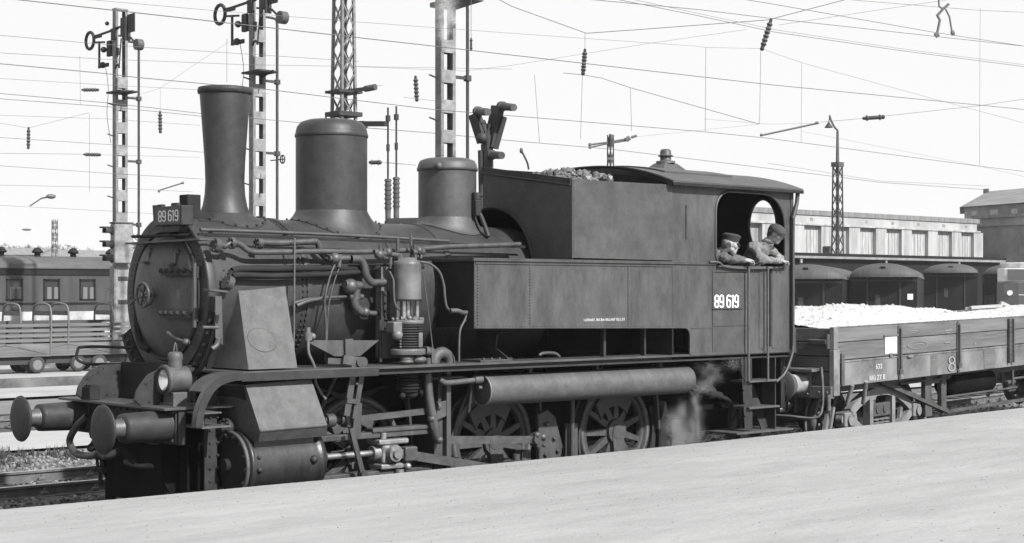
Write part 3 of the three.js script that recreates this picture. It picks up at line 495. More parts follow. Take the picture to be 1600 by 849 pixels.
L('lubricator_pipe', [tube([[3.516,2.657,1.28],[3.657,2.631,1.28],[3.781,2.55,1.28],[3.844,2.412,1.28],[3.861,2.274,1.28],[3.888,2.17,1.28],[3.933,2.128,1.28]], 0.014, 6, 40), tube([[3.917,2.129,1.3],[4.025,2.128,1.3],[4.107,2.106,1.3],[4.255,2.119,1.3]], 0.026, 8, 20), tube([[4.162,2.113,1.3],[4.126,2.029,1.3],[4.062,1.925,1.3],[4.044,1.752,1.3],[4.044,1.578,1.3]], 0.013, 6, 24)], M.light);
L('cord', [tube([[3.556,2.651,1.22],[3.608,2.515,1.22],[3.635,2.378,1.22],[3.67,2.171,1.22],[3.714,1.895,1.22],[3.741,1.722,1.22]], 0.007, 5, 24)], M.light);
// the drop stay and bracket plates behind the pump
L('pump_stay', [bar([3.275,2.343,0.98], [3.275,1.912,0.98], 0.02, 0.12, [1, 0, 0]), cyl([3.215,2.036,0.98], [3.215,1.585,0.98], 0.02), studs(line([3.268,2.309,1], [3.268,1.953,1], 5), 0.016)], M.black);
L('shaft_bracket', [hexa([[2.152,1.842,1.1], [3.106,1.822,1.1], [2.855,1.66,1.1], [2.527,1.669,1.1]], [[2.173,1.841,1.07], [3.129,1.821,1.07], [2.877,1.658,1.07], [2.548,1.667,1.07]]), bar([2.691,1.845,1.12], [2.699,1.632,1.12], 0.03, 0.1, [1, 0, 0]), bar([2.359,1.631,1.2], [2.78,1.605,1.2], 0.05, 0.06)], M.side);
L('oil_cup', [cyl([2.185,1.92,1.12], [2.185,1.842,1.12], 0.05, 0.04), cyl([2.185,1.972,1.12], [2.185,1.92,1.12], 0.025), ball([2.24,1.88,1.12], 0.035), tube([[2.157,1.843,1.16],[2.165,1.713,1.16],[2.212,1.621,1.16],[2.244,1.542,1.16],[2.244,1.424,1.16],[2.307,1.317,1.16],[2.371,1.236,1.16]], 0.016, 6, 24)], M.pale);
// air pump
{
  const x = 3.45, z = 1.15, p = sub('air_pump');
  L('steam_cylinder', [lathe([[0.001, 2.7], [0.1, 2.7], [0.105, 2.67], [0.15, 2.665], [0.152, 2.62], [0.147, 2.61], [0.147, 2.28], [0.153, 2.27], [0.153, 2.235], [0.001, 2.23]], x, z, 32)], M.pale, p);
  L('piston_rod', [cyl([x, 2.24, z], [x, 2.02, z], 0.03), [-1, 1].map((s) => cyl([x + s * 0.09, 2.24, z + 0.05], [x + s * 0.09, 2.02, z + 0.05], 0.022)), [-1, 1].map((s) => cyl([x + s * 0.09, 2.24, z - 0.05], [x + s * 0.09, 2.02, z - 0.05], 0.022)), studs([[x - 0.03, 2.06, z + 0.07], [x + 0.06, 2.05, z + 0.06], [x - 0.1, 2.05, z + 0.04]], 0.03)], M.steel, p);
  L('pump_flange', [lathe([[0.001, 2.04], [0.17, 2.035], [0.175, 2.02], [0.175, 1.99], [0.14, 1.985]], x, z, 36), lathe([[0.14, 1.73], [0.185, 1.725], [0.19, 1.71], [0.19, 1.67], [0.18, 1.66], [0.001, 1.66]], x, z, 36), studs(arc(0, 0, 1, 0, 6, 10).map(([c, s]) => [x + c * 0.16, 2.045, z + s * 0.16]), 0.02)], M.pale, p);
  L('pump_barrel', [cyl([x, 1.66, z], [x, 2.0, z], 0.135, 0.135, 32)], M.black, p);
  for (let k = 0; k < 9; k++) { const y = 1.752 + k * 0.0275; L('cooling_fin', [lathe([[0.13, y - 0.006], [0.163, y - 0.004], [0.165, y], [0.163, y + 0.004], [0.13, y + 0.006]], x, z, 32)], M.pipe, p); }
  L('fin_bridge', [B(x + 0.02, x + 0.075, 1.74, 1.9, z + 0.15, z + 0.172, 0.01)], M.pale, p);
  L('rivet_row', [studs(line([x - 0.15, 1.9, z + 0.07], [x - 0.15, 1.75, z + 0.07], 6), 0.014)], M.pale, p);
  L('pump_valve', [lathe([[0.001, 1.66], [0.07, 1.655], [0.075, 1.62], [0.06, 1.61], [0.075, 1.6], [0.075, 1.57], [0.001, 1.565]], x - 0.06, z + 0.06, 20), lathe([[0.04, 1.66], [0.045, 1.64], [0.085, 1.63], [0.09, 1.6], [0.06, 1.57], [0.001, 1.565]], x + 0.08, z + 0.08, 20)], M.pale, p);
  L('lower_cylinder', [[0, 1, 2, 3, 4, 5].map((k) => lathe([[0.11, 1.49 - k * 0.035], [0.135, 1.48 - k * 0.035], [0.135, 1.475 - k * 0.035], [0.11, 1.465 - k * 0.035]], x, z, 28)), cyl([x, 1.27, z], [x, 1.5, z], 0.115, 0.115, 28), ball([x + 0.03, 1.24, z], 0.09, 1, 0.6, 1), ball([x - 0.1, 1.23, z + 0.04], 0.035), ball([x + 0.2, 1.25, z], 0.05), cyl([x + 0.2, 1.25, z], [x + 0.2, 1.36, z], 0.025)], M.dark, p);
  L('pump_bracket', [B(x - 0.26, x - 0.14, 1.9, 2.02, z - 0.05, z + 0.1, 0.02), ball([x - 0.2, 1.88, z + 0.08], 0.06), B(x - 0.2, x + 0.2, 1.62, 2.6, z - 0.3, z - 0.2)], M.pale, p);
  L('outlet_elbow', [torus([3.924, 1.56, 1.15], 0.11, 0.065, 'z', Math.PI, 20), cyl([3.682,1.701,1.15], [3.763,1.685,1.15], 0.05), B(3.745, 3.798, 1.56, 1.72, 1.1, 1.2, 0.01)], M.light, p);
}

// side tanks, cab, bunker
const TX0 = 4.16, TX1 = 7.345, TY1 = 2.7;
for (const s of [1, -1]) {
  const zo = s * ZC, zi = s * 0.76, lo = Math.min(zo, zi), hi = Math.max(zo, zi);
  const t = L('side_tank', [hexa([[TX0, 1.935, hi], [TX1, 1.888, hi], [TX1, TY1 - 0.01, hi], [TX0, TY1 - 0.01, hi]], [[TX0, 1.935, lo], [TX1, 1.888, lo], [TX1, TY1 - 0.01, lo], [TX0, TY1 - 0.01, lo]])], M.side);
  if (s > 0) {
    L('tank_front_plate', [B(TX0 - 0.004, TX0 - 0.001, 1.94, 2.68, 0.77, ZC - 0.005)], M.dark, t);
    L('tank_lip', [B(TX0 - 0.03, 8.14, TY1 - 0.01, TY1 + 0.004, 0.72, ZC + 0.022, 0.003), B(TX0 - 0.03, 8.14, TY1 - 0.03, TY1 - 0.01, ZC + 0.003, ZC + 0.02, 0.004), B(TX0 + 0.01, TX1 + 0.02, TY1 - 0.062, TY1 - 0.048, ZC + 0.001, ZC + 0.012, 0.003), B(TX0 - 0.03, TX0 - 0.012, TY1 - 0.03, TY1 - 0.01, 0.75, ZC)], M.side, t);
    L('tank_base_strip', [hexa([[TX0 + 0.02, 1.936, ZC + 0.008], [TX1, 1.889, ZC + 0.008], [TX1, 1.91, ZC + 0.008], [TX0 + 0.02, 1.957, ZC + 0.008]], [[TX0 + 0.02, 1.936, ZC - 0.01], [TX1, 1.889, ZC - 0.01], [TX1, 1.91, ZC - 0.01], [TX0 + 0.02, 1.957, ZC - 0.01]])], M.side, t);
    const xs = [4.984, 6.577, 6.631, TX0 + 0.05];
    L('rivet_row', [...xs.map((x) => studs(line([x, 1.95, ZC], [x, 2.64, ZC], 22), 0.014)), studs(line([TX0 + 0.06, 1.955, ZC + 0.005], [TX1, 1.91, ZC + 0.005], 70), 0.01), studs(line([TX0 + 0.06, 2.66, ZC], [TX1, 2.66, ZC], 70), 0.01)], M.side, t);
    L('cover_strip', [B(6.609 - 0.045, 6.609 + 0.045, 1.915, 2.63, ZC, ZC + 0.006, 0.002)], M.side, t);
    const pm = printMat(512, 64, (k, w, h) => { k.clearRect(0, 0, w, h); k.fillStyle = '#a4a4a4'; k.font = 'bold 46px sans-serif'; k.textBaseline = 'middle'; k.save(); k.scale(w / k.measureText('Leihlokf. Bd.Bw Mü.Hbf 18.5.51').width * 0.98, 1); k.fillText('Leihlokf. Bd.Bw Mü.Hbf 18.5.51', 4, 34); k.restore(); wear(k, w, h, 60); }, { transparent: true, alphaTest: 0.35 });
    const x0 = 5.819, x1 = 6.522;
    part('tank_lettering', [new THREE.PlaneGeometry(x1 - x0, 0.062).translate((x0 + x1) / 2, 2.010, ZC + 0.004)], pm, t, true);
    L('tank_plug', [ball([TX0 - 0.01, 2.02, 1.28], 0.02)], M.light, t);
  }
  L('tank_bearer', [prismX([[s * 0.78, 1.565], [s * 1.3, 1.565], [s * 1.3, 1.6], [s * 1.1, 1.7], [s * 1.12, 1.85], [s * 1.36, 1.9], [s * 0.78, 1.9]], 4.75, 4.77), B(4.72, 4.8, 1.56, 1.6, s * 1.05 - 0.28, s * 1.05 + 0.28)], M.black);
  L('tank_post', [B(6.35, 6.39, 1.56, 1.9, s * 1.2 - 0.03, s * 1.2 + 0.03)], M.black);
  L('tank_post', [B(7.0, 7.03, 1.56, 1.9, s * 1.25 - 0.03, s * 1.25 + 0.03)], M.black);
}
L('bearer_foot', [B(4.3, 4.78, 1.562, 1.585, 1.0, 1.36), studs(line([4.4, 1.59, 1.3], [4.75, 1.59, 1.3], 4), 0.02)], M.pipe);
L('tool_handle', [tube([[5.233,1.608,1.3],[5.273,1.629,1.3],[5.494,1.623,1.3],[5.555,1.585,1.3]], 0.02)], M.pipe);
L('firebox', [B(5.9, 7.7, 1.0, 2.6, -0.72, 0.72, 0.02), B(6.1, 7.6, 0.55, 1.1, -0.55, 0.55)], M.soot);
// cab walls with windows
{
  const y0 = 1.53, yt = 3.64;
  const wall = (near) => {
    const pts = [[TX1 + 0.004, 1.888], [7.58, 1.885], ...arc(7.58, 1.795, 0.09, Math.PI / 2, 0, 5).slice(1), [7.67, y0], [9.7, y0], [9.7, yt + 0.03], [TX1 + 0.004, yt]];
    const win = [...arc(8.15 + 0.16, 2.66 + 0.16, 0.16, Math.PI, 1.5 * Math.PI, 6), ...arc(9.53 - 0.05, 2.66 + 0.05, 0.05, 1.5 * Math.PI, 2 * Math.PI, 4), ...arc(9.53 - 0.42, 3.6 - 0.42, 0.42, 0, Math.PI / 2, 10), ...arc(8.15 + 0.26, 3.6 - 0.26, 0.26, Math.PI / 2, Math.PI, 8)];
    const slot = [[9.159, 1.62], [9.244, 1.62], [9.244, 2.64], [9.159, 2.64]];
    const z = near ? ZC - 0.02 : -ZC;
    const w = L('cab_side', [prism(pts, z, z + 0.02, [win, slot])], M.side);
    if (near) {
      L('window_rim', [tube([...win, win[0]].map(([x, y]) => [x, y, ZC + 0.004]), 0.016, 6, 120)], M.side, w);
      const dx0 = 8.089, dx1 = 8.760;
      L('cab_door', [B(dx0, dx1, 1.9, 2.6, ZC + 0.001, ZC + 0.009, 0.003), B(dx0, dx1, 1.54, 1.895, ZC + 0.001, ZC + 0.007, 0.003)], M.panel, w);
      L('door_seam', [B(dx0 + 0.01, dx1 - 0.02, 2.575, 2.583, ZC + 0.009, ZC + 0.011)], M.soot, w);
      L('cab_beading', [B(9.655, 9.705, y0 + 0.01, yt + 0.01, ZC + 0.001, ZC + 0.014, 0.005), B(9.003, 9.146, 1.6, 2.64, ZC + 0.001, ZC + 0.007, 0.002), B(9.264, 9.330, 1.6, 2.64, ZC + 0.001, ZC + 0.01, 0.003), B(7.68, 9.66, 1.54, 1.57, ZC + 0.009, ZC + 0.016, 0.003), B(7.68, dx0, 1.88, 1.895, ZC + 0.001, ZC + 0.006, 0.002)], M.side, w);
      const np = printMat(512, 256, (k, W, H) => { k.clearRect(0, 0, W, H); k.fillStyle = '#d6d6d6'; digits(k, '89 619', 16, 22, 480, 212, 1.05); wear(k, W, H, 420); }, { transparent: true, alphaTest: 0.4 });
      const a = 8.101, b = 8.608;
      part('number_lettering', [new THREE.PlaneGeometry(b - a, 0.2).translate((a + b) / 2, 2.214, ZC + 0.013)], np, w, true);
      L('number_ledge', [B(a - 0.02, b + 0.04, 2.113 - 0.006, 2.113 + 0.006, ZC + 0.009, ZC + 0.016)], M.dark, w);
      L('window_sill', [B(8.16, 9.53, 2.645, 2.662, ZC - 0.06, ZC + 0.05, 0.005)], M.side, w);
      L('arm_rest', [tube([[8.0, 2.705, ZC + 0.03], [8.18, 2.7, ZC + 0.035], [8.26, 2.655, ZC + 0.045], [9.4, 2.655, ZC + 0.045], [9.5, 2.68, ZC + 0.045], [9.56, 2.72, ZC + 0.03]], 0.014, 6, 40)], M.light, w);
      L('wall_patch', [B(7.587, 7.610, 2.98, 3.4, ZC + 0.001, ZC + 0.006)], M.black, w);
    }
    return w;
  };
  wall(true); wall(false);
  const oz = 0.941, oy = 3.218, hole = (cz) => arc(0, 0, 1, 0, 2 * Math.PI, 32).slice(0, -1).map(([a, b]) => [cz + 0.235 * a, oy + 0.355 * b]);
  const end = (x, holes) => prismX([[-1.4, 1.53], [1.4, 1.53], [1.4, 3.64], [0.9, 3.77], [0, 3.86], [-0.9, 3.77], [-1.4, 3.64]], x, x + 0.02, holes);
  const rear = L('cab_rear', [end(9.672, [hole(oz), hole(-oz)])], M.dark);
  for (const z of [oz, -oz]) L('porthole_ring', [tube([...hole(z), hole(z)[0]].map(([a, b]) => [9.672, b, a]), 0.018, 6, 64)], M.pipe, rear);
  L('cab_front', [end(7.37, [])], M.dark);
  L('cab_floor', [B(7.4, 9.66, 1.5, 1.53, -1.38, 1.38)], M.soot);
  L('cab_fittings', [cyl([7.5, 2.6, 0.3], [7.4, 2.6, 0.3], 0.12), B(7.4, 7.9, 1.53, 2.5, -0.6, 0.6, 0.04), cyl([8.0, 2.5, -0.2], [7.7, 2.9, -0.2], 0.02)], M.soot);
  // roof: a shallow arch
  const prof = (r) => Array.from({ length: 21 }, (_, i) => { const z = -1.52 + 3.04 * i / 20; return [z, 3.655 + 0.255 * (1 - (Math.abs(z) / 1.52) ** 2.2) + r]; });
  const lo = prof(0), hi = prof(0.03);
  const roof = L('cab_roof', [prismX([...lo, ...hi.reverse()], 7.25, 9.8)], M.panel);
  L('roof_edge', [tube(prof(0.014).map(([z, y]) => [7.25, y, z]), 0.02, 6, 40), B(7.25, 9.8, 3.625, 3.665, 1.5, 1.53, 0.006), B(7.25, 9.8, 3.625, 3.665, -1.53, -1.5, 0.006)], M.dark, roof);
  const hp = prof(0.05).filter(([z]) => Math.abs(z) < 1.1), hq = prof(0.03).filter(([z]) => Math.abs(z) < 1.1).reverse();
  L('roof_hatch', [prismX([...hp, ...hq], 7.6, 8.9)], M.panel, roof);
  L('roof_vent', [hexa([[8.5, 3.93, 0.2], [9.06, 3.93, 0.2], [8.9, 4.06, 0.1], [8.66, 4.06, 0.1]], [[8.5, 3.93, -0.2], [9.06, 3.93, -0.2], [8.9, 4.06, -0.1], [8.66, 4.06, -0.1]]), lathe([[0.13, 4.06], [0.13, 4.09], [0.075, 4.1], [0.075, 4.15], [0.1, 4.155], [0.1, 4.17], [0.075, 4.18], [0.075, 4.22], [0.06, 4.25], [0.001, 4.26]], 8.78, 0, 24)], M.panel, roof);
  L('roof_hook', [torus([9.33, 3.72, 1.2], 0.045, 0.01, 'z', Math.PI)], M.dark, roof);
  L('rain_pipe', [tube([[9.76,3.66,1.46],[9.733,3.499,1.46],[9.693,3.396,1.46],[9.652,3.294,1.46]], 0.028, 8, 24), tube([[9.653,3.294,1.47],[9.646,2.806,1.47],[9.646,1.965,1.47],[9.639,1.587,1.47],[9.599,1.462,1.47],[9.465,1.265,1.47],[9.293,1.163,1.47]], 0.02, 8, 50)], M.pipe);
  for (const x of [1170, 1217]) L('grab_rail', [cyl([8.713 + (x - 1170) / 121.5, 2.66, 1.49], [8.713 + (x - 1170) / 121.5, 1.2, 1.49], 0.016)], M.light);
  // steps
  const st = sub('cab_steps'), sx0 = 8.774, sx1 = 9.371;
  L('step_hanger', [hexa([[8.646,1.487,1.42], [8.862,1.481,1.42], [8.875,0.56,1.42], [8.722,0.569,1.42]], [[8.67,1.486,1.4], [8.886,1.48,1.4], [8.899,0.557,1.4], [8.746,0.566,1.4]]), B(sx1 - 0.04, sx1 - 0.02, 0.5, 1.5, 1.2, 1.42), bar([sx1 - 0.28, 1.5, 1.0], [sx1 - 0.1, 0.55, 1.3], 0.02, 0.16, [1, 0, 0]), studs([...line([8.659,1.405,1.43], [8.722,0.749,1.43], 5)], 0.014)], M.black, st);
  for (const [y, z] of [[1.17, 1.15], [0.83, 1.05]]) L('step_tread', [B(sx0 - 0.02, sx1, y, y + 0.025, z, 1.47, 0.004)], M.light, st);
  L('step_tread', [B(sx0 - 0.3, sx1 + 0.25, 0.52, 0.545, 1.0, 1.5, 0.004)], M.light, st);
}
// the coal bunker over the near tank, arched over the boiler
{
  const X0 = 5.634, zL = -0.124, zR = ZC, top = (z) => 3.85 + (z - zL) / (zR - zL) * (3.629 - 3.85);
  const ar = arc(0, 2.585, 0.755, 0.19, Math.PI / 2 + 0.17, 16);
  const b = L('coal_bunker', [prismX([[zR, 2.715], ...ar.map(([z, y], i) => i === 0 ? [0.742, 2.715] : [z, y]), [zL, top(zL)], [zR, top(zR)]], X0, X0 + 0.02)], mat(0.06, { tex: T.mottle, rx: 0.5, rough: 0.6 }));
  L('arch_rim', [tube(ar.map(([z, y]) => [X0 - 0.004, y + 0.02, z + 0.02]), 0.022, 8, 40)], M.black, b);
  L('bunker_coping', [bar([X0 - 0.012, top(zL) - 0.03, zL], [X0 - 0.012, top(zR) - 0.03, zR], 0.02, 0.075), cyl([X0 - 0.02, top(zL) - 0.068, zL], [X0 - 0.02, top(zR) - 0.068, zR], 0.01)], M.black, b);
  L('bunker_side', [prism([[X0 + 0.022, 2.725], [TX1 - 0.01, 2.715], [TX1 - 0.01, 3.64], [X0 + 0.022, 3.628]], ZC, ZC + 0.012), cyl([X0 + 0.01, 2.72, ZC + 0.004], [X0 + 0.01, 3.63, ZC + 0.004], 0.012)], M.panel, b);
  L('bunker_inner', [B(X0 + 0.022, 7.36, 3.36, 3.4, zL, ZC - 0.01), B(X0 + 0.022, 7.36, 3.36, 3.84, zL - 0.02, zL)], M.soot, b);
  L('tunnel_lining', [prismX([...arc(0, 2.585, 0.757, 0.19, Math.PI * 0.8, 16), ...arc(0, 2.585, 0.777, 0.19, Math.PI * 0.8, 16).reverse()], X0 + 0.022, 7.3)], M.soot, b);
}
// air reservoir under the running board
{
  const y = 1.243, z = 1.25, r = 0.172;
  const a = L('air_reservoir', [latheX([[r - 0.012, 4.41], [r, 4.42], [r, 7.76], [r - 0.015, 7.8], [r - 0.06, 7.83], [0.001, 7.845]], y, z, 48), latheX([[r - 0.012, 4.45], [0.1, 4.43], [0.001, 4.42]], y, z, 48)], M.light);
  L('reservoir_rim', [torus([4.41, y, z], r - 0.006, 0.012, 'x', 2 * Math.PI, 44)], M.pale, a);
  for (const x of [5.13, 6.2, 7.3]) L('reservoir_strap', [B(x - 0.025, x + 0.025, y + r - 0.01, 1.48, z - 0.03, z + 0.03)], M.black, a);
  L('air_pipe', [tube([[3.765,1.4,1.3],[3.836,1.356,1.3],[3.944,1.352,1.3],[4.126,1.359,1.3],[4.273,1.368,1.3],[4.366,1.371,1.3]], 0.032, 10, 30), cyl([4.255,1.368,1.3], [4.366,1.371,1.3], 0.045), cyl([4.337,1.28,1.28], [4.383,1.278,1.28], 0.02)], M.light, a);
}
// wheels, made once and copied
{
  const ringZ = (ro, ri, z0, z1) => new THREE.LatheGeometry([[ri, z0], [ro, z0], [ro, z1], [ri, z1], [ri, z0]].map((p) => new THREE.Vector2(p[0], p[1])), 64).rotateX(Math.PI / 2);
  const mk = () => {
    const w = sub('driving_wheel');
    const add = (name, g, m) => { const h = join(g); boxUV(h); const o = new THREE.Mesh(h, m); o.name = name; o.castShadow = o.receiveShadow = true; w.add(o); };
    add('tyre', [ringZ(0.608, 0.545, -0.1, 0.03), ringZ(0.64, 0.545, -0.13, -0.095)], M.tyre);
    add('rim', [ringZ(0.547, 0.485, -0.085, 0.0)], M.wheel);
    for (let k = 0; k < 11; k++) { const a = k / 11 * 2 * Math.PI + 0.2; add('spoke', [hexa([[0.12, -0.045, 0.02], [0.5, -0.028, -0.015], [0.5, 0.028, -0.015], [0.12, 0.045, 0.02]], [[0.12, -0.045, -0.05], [0.5, -0.028, -0.06], [0.5, 0.028, -0.06], [0.12, 0.045, -0.05]]).rotateZ(a)], M.wheel); }
    add('hub', [cyl([0, 0, -0.1], [0, 0, 0.06], 0.165, 0.15, 28), cyl([0, 0, 0.06], [0, 0, 0.075], 0.09, 0.09, 24), hexa([[-0.1, 0, 0.07], [-0.09, -0.33, 0.07], [0.09, -0.33, 0.07], [0.1, 0, 0.07]], [[-0.1, 0, -0.03], [-0.09, -0.33, -0.03], [0.09, -0.33, -0.03], [0.1, 0, -0.03]])], M.wheel);
    add('crank_pin', [cyl([0, -0.3, 0.05], [0, -0.3, 0.32], 0.055, 0.055, 20), cyl([0, -0.3, 0.32], [0, -0.3, 0.34], 0.075, 0.075, 20)], M.tyre);
    add('counterweight', [prism([...arc(0, 0, 0.49, 0.9, Math.PI - 0.9, 14), ...arc(0, 0.05, 0.26, Math.PI - 0.5, 0.5, 6)], -0.06, 0.025, [], 0.006)], M.wheel);
    return w;
  };
  const proto = mk(); let first = true;
  for (const x of [3.04, 5.0, 7.02]) for (const s of [1, -1]) {
    const w = first ? proto : proto.clone(); if (!first) LOCO.add(w); first = false;
    w.position.set(x - 5, 0.61, s * 0.75); if (s < 0) w.rotation.y = Math.PI; w.rotation.z = x === 5.0 ? 0.15 : 0.1;
  }
  L('axle', [3.04, 5.0, 7.02].map((x) => cyl([x, 0.61, -0.7], [x, 0.61, 0.7], 0.08)), M.soot);
}
// motion
L('piston_rod', [cyl([2.25, 0.635, 1.1], [3.05, 0.635, 1.1], 0.032, 0.032, 20)], M.steel);
L('gland', [cyl([2.21, 0.635, 1.1], [2.4, 0.635, 1.1], 0.09, 0.07, 20), studs([[2.34, 0.72, 1.16], [2.34, 0.55, 1.17]], 0.03), B(2.22, 2.27, 0.35, 0.92, 0.95, 1.25, 0.01)], M.rod);
L('crosshead', [B(3.08, 3.3, 0.52, 0.74, 1.0, 1.2, 0.03), cyl([3.0, 0.635, 1.1], [3.14, 0.635, 1.1], 0.075, 0.085, 20), cyl([3.2, 0.63, 1.0], [3.2, 0.63, 1.28], 0.085, 0.085, 24), cyl([3.2, 0.63, 1.28], [3.2, 0.63, 1.31], 0.05), B(3.02, 3.42, 0.72, 0.78, 0.98, 1.22, 0.02), B(3.05, 3.4, 0.46, 0.52, 0.98, 1.22, 0.02), cyl([3.3, 0.45, 1.2], [3.3, 0.38, 1.2], 0.05), cyl([3.1, 0.78, 1.18], [3.1, 0.85, 1.18], 0.035), ball([3.42, 0.6, 1.2], 0.05), ball([3.38, 0.48, 1.24], 0.04)], mat(0.3, { tex: T.grime, rx: 4, rough: 0.4, metal: 0.5 }));
L('slide_bar', [B(2.28, 3.78, 0.795, 0.86, 1.03, 1.17, 0.012), B(2.96, 3.74, 0.855, 0.9, 1.03, 1.19, 0.01), B(2.28, 3.78, 0.4, 0.45, 1.03, 1.17, 0.012)], M.side);
L('connecting_rod', [hexa([[3.22, 0.585, 1.24], [4.9, 0.255, 1.24], [4.9, 0.355, 1.24], [3.22, 0.685, 1.24]], [[3.22, 0.585, 1.19], [4.9, 0.255, 1.19], [4.9, 0.355, 1.19], [3.22, 0.685, 1.19]]), B(3.33, 3.5, 0.53, 0.69, 1.16, 1.27, 0.02), cyl([4.96, 0.31, 1.17], [4.96, 0.31, 1.27], 0.13, 0.13, 28), cyl([4.96, 0.42, 1.22], [4.96, 0.5, 1.22], 0.04)], M.rod);
L('coupling_rod', [B(3.05, 7.05, 0.27, 0.35, 1.0, 1.05, 0.01), [3.08, 5.04, 7.06].map((x) => cyl([x, 0.31, 0.98], [x, 0.31, 1.08], 0.11, 0.11, 24))], M.rod);
L('eccentric_rod', [bar([4.05, 0.71, 1.12], [5.38, 0.63, 1.12], 0.04, 0.085), cyl([5.36, 0.63, 1.08], [5.36, 0.63, 1.18], 0.085, 0.085, 20), ball([5.42, 0.66, 1.16], 0.05), ball([5.33, 0.69, 1.16], 0.04), studs([[5.3, 0.6, 1.19], [5.42, 0.57, 1.19]], 0.03)], M.rod);
L('valve_rod', [bar([2.801,1.009,1.15], [3.691,1.045,1.15], 0.04, 0.065), cyl([2.384,1.017,1.12], [2.823,1.006,1.12], 0.035), cyl([2.4,1.009,1.12], [2.496,1.011,1.12], 0.07), cyl([2.577,1.013,1.12], [2.699,1.013,1.12], 0.06), B(2.604, 2.768, 0.930, 1.076, 1.08, 1.22, 0.02), ball([2.608,1.122,1.2], 0.05)], M.rod);
L('hanging_link', [bar([2.632,1.573,1.3], [2.535,1.065,1.3], 0.02, 0.075, [1, 0, 0]), bar([2.755,1.596,1.3], [2.632,1.027,1.3], 0.02, 0.06, [1, 0, 0]), bar([2.528,1.223,1.31], [2.666,1.204,1.31], 0.03, 0.05), bar([2.523,1.641,1.25], [2.739,1.61,1.3], 0.05, 0.09), cyl([2.798,1.605,1.22], [2.694,1.613,1.36], 0.055, 0.055, 20), studs([[2.594,1.536,1.33], [2.643,1.39,1.33]], 0.02), bar([2.718,1.185,1.24], [2.701,0.855,1.24], 0.03, 0.1, [1, 0, 0])], M.side);
L('combination_lever', [bar([2.592,0.931,1.3], [2.739,0.453,1.3], 0.03, 0.055, [1, 0, 0]), cyl([2.739, 0.453, 1.26], [2.739, 0.453, 1.34], 0.04)], M.side);
L('motion_bracket', [prism([[3.775, 1.12], [4.009, 1.16], [4.009, 1.0], [3.883, 0.96], [3.775, 0.93]], 1.16, 1.2, [], 0.005), B(3.946, 4.009, 0.3, 1.47, 1.15, 1.21, 0.006), B(3.829, 3.946, 0.3, 1.0, 1.1, 1.14), B(3.9, 3.96, 0.4, 1.48, 0.65, 1.12)], M.side);
L('expansion_link', [tube([[3.67,1.449,1.22],[3.679,1.276,1.22],[3.697,1.152,1.22],[3.723,1.033,1.22],[3.759,0.893,1.22],[3.786,0.788,1.22],[3.83,0.716,1.22]], 0.05, 8, 30), tube([[3.706,0.965,1.22],[3.741,0.86,1.22],[3.795,0.76,1.22],[3.848,0.715,1.22]], 0.03), cyl([3.786,1.099,1.22], [3.821,1.097,1.22], 0.05), ball([3.723,0.964,1.22], 0.05), ball([3.814,0.732,1.24], 0.045), cyl([3.67,1.621,1.22], [3.679,1.345,1.22], 0.035)], M.side);
L('spring_hanger', [B(5.257, 5.397, 0.3, 0.5, 0.85, 1.0, 0.02), prism([[5.62, 0.3], [5.95, 0.3], [6.0, 0.5], [5.88, 0.85], [5.75, 0.95], [5.6, 0.9]], 0.83, 0.9, [], 0.01), studs([[5.72, 0.78, 0.92], [5.84, 0.6, 0.92], [5.9, 0.45, 0.92], [5.7, 0.42, 0.92]], 0.03), B(6.1, 6.3, 0.3, 0.75, 0.8, 0.84), cyl([6.15, 0.3, 0.9], [6.15, 1.3, 0.9], 0.03)], M.side);
L('brake_gear', [prism([[7.72, 0.2], [7.9, 0.25], [7.95, 0.6], [7.85, 0.95], [7.75, 0.7]], 0.72, 0.86, [], 0.015), studs([[7.85, 0.75, 0.88], [7.9, 0.5, 0.88], [7.82, 0.35, 0.88], [7.92, 0.62, 0.88]], 0.035), cyl([7.95, 0.3, 0.8], [8.6, 0.35, 0.8], 0.03), B(8.05, 8.6, 0.25, 0.7, 0.7, 0.78)], M.dark);
for (const x of [3.04, 5.0, 7.02]) {
  for (let k = 0; k < 4; k++) { const h = 0.42 - k * 0.08; L('spring_leaf', [tube([[x - h, 1.3 - k * 0.03, 0.72], [x, 1.22 - k * 0.03, 0.72], [x + h, 1.3 - k * 0.03, 0.72]], 0.018, 6, 10)], M.black); }
  L('spring_buckle', [B(x - 0.05, x + 0.05, 1.06, 1.26, 0.67, 0.77, 0.01)], M.black);
  L('brake_block', [prism([...arc(x, 0.61, 0.66, -0.55, 0.4, 6), ...arc(x, 0.61, 0.75, 0.4, -0.55, 6)], 0.66, 0.78)], M.black);
  L('brake_hanger', [bar([x + 0.72, 0.6, 0.82], [x + 0.66, 1.2, 0.82], 0.03, 0.06)], M.side);
  L('sand_pipe', [tube([[x - 0.3, 1.48, 0.86], [x - 0.5, 1.1, 0.84], [x - 0.66, 0.6, 0.8], [x - 0.6, 0.2, 0.78]], 0.02, 6, 20)], M.pipe);
}
L('brake_rod', [cyl([3.7, 0.28, 0.9], [7.8, 0.28, 0.9], 0.022)], M.rod);
L('under_pipe', [tube([[3.7, 1.4, 1.2], [4.2, 1.38, 1.25], [4.3, 1.3, 1.2], [4.35, 1.0, 1.1]], 0.02, 6, 20)], M.pipe);
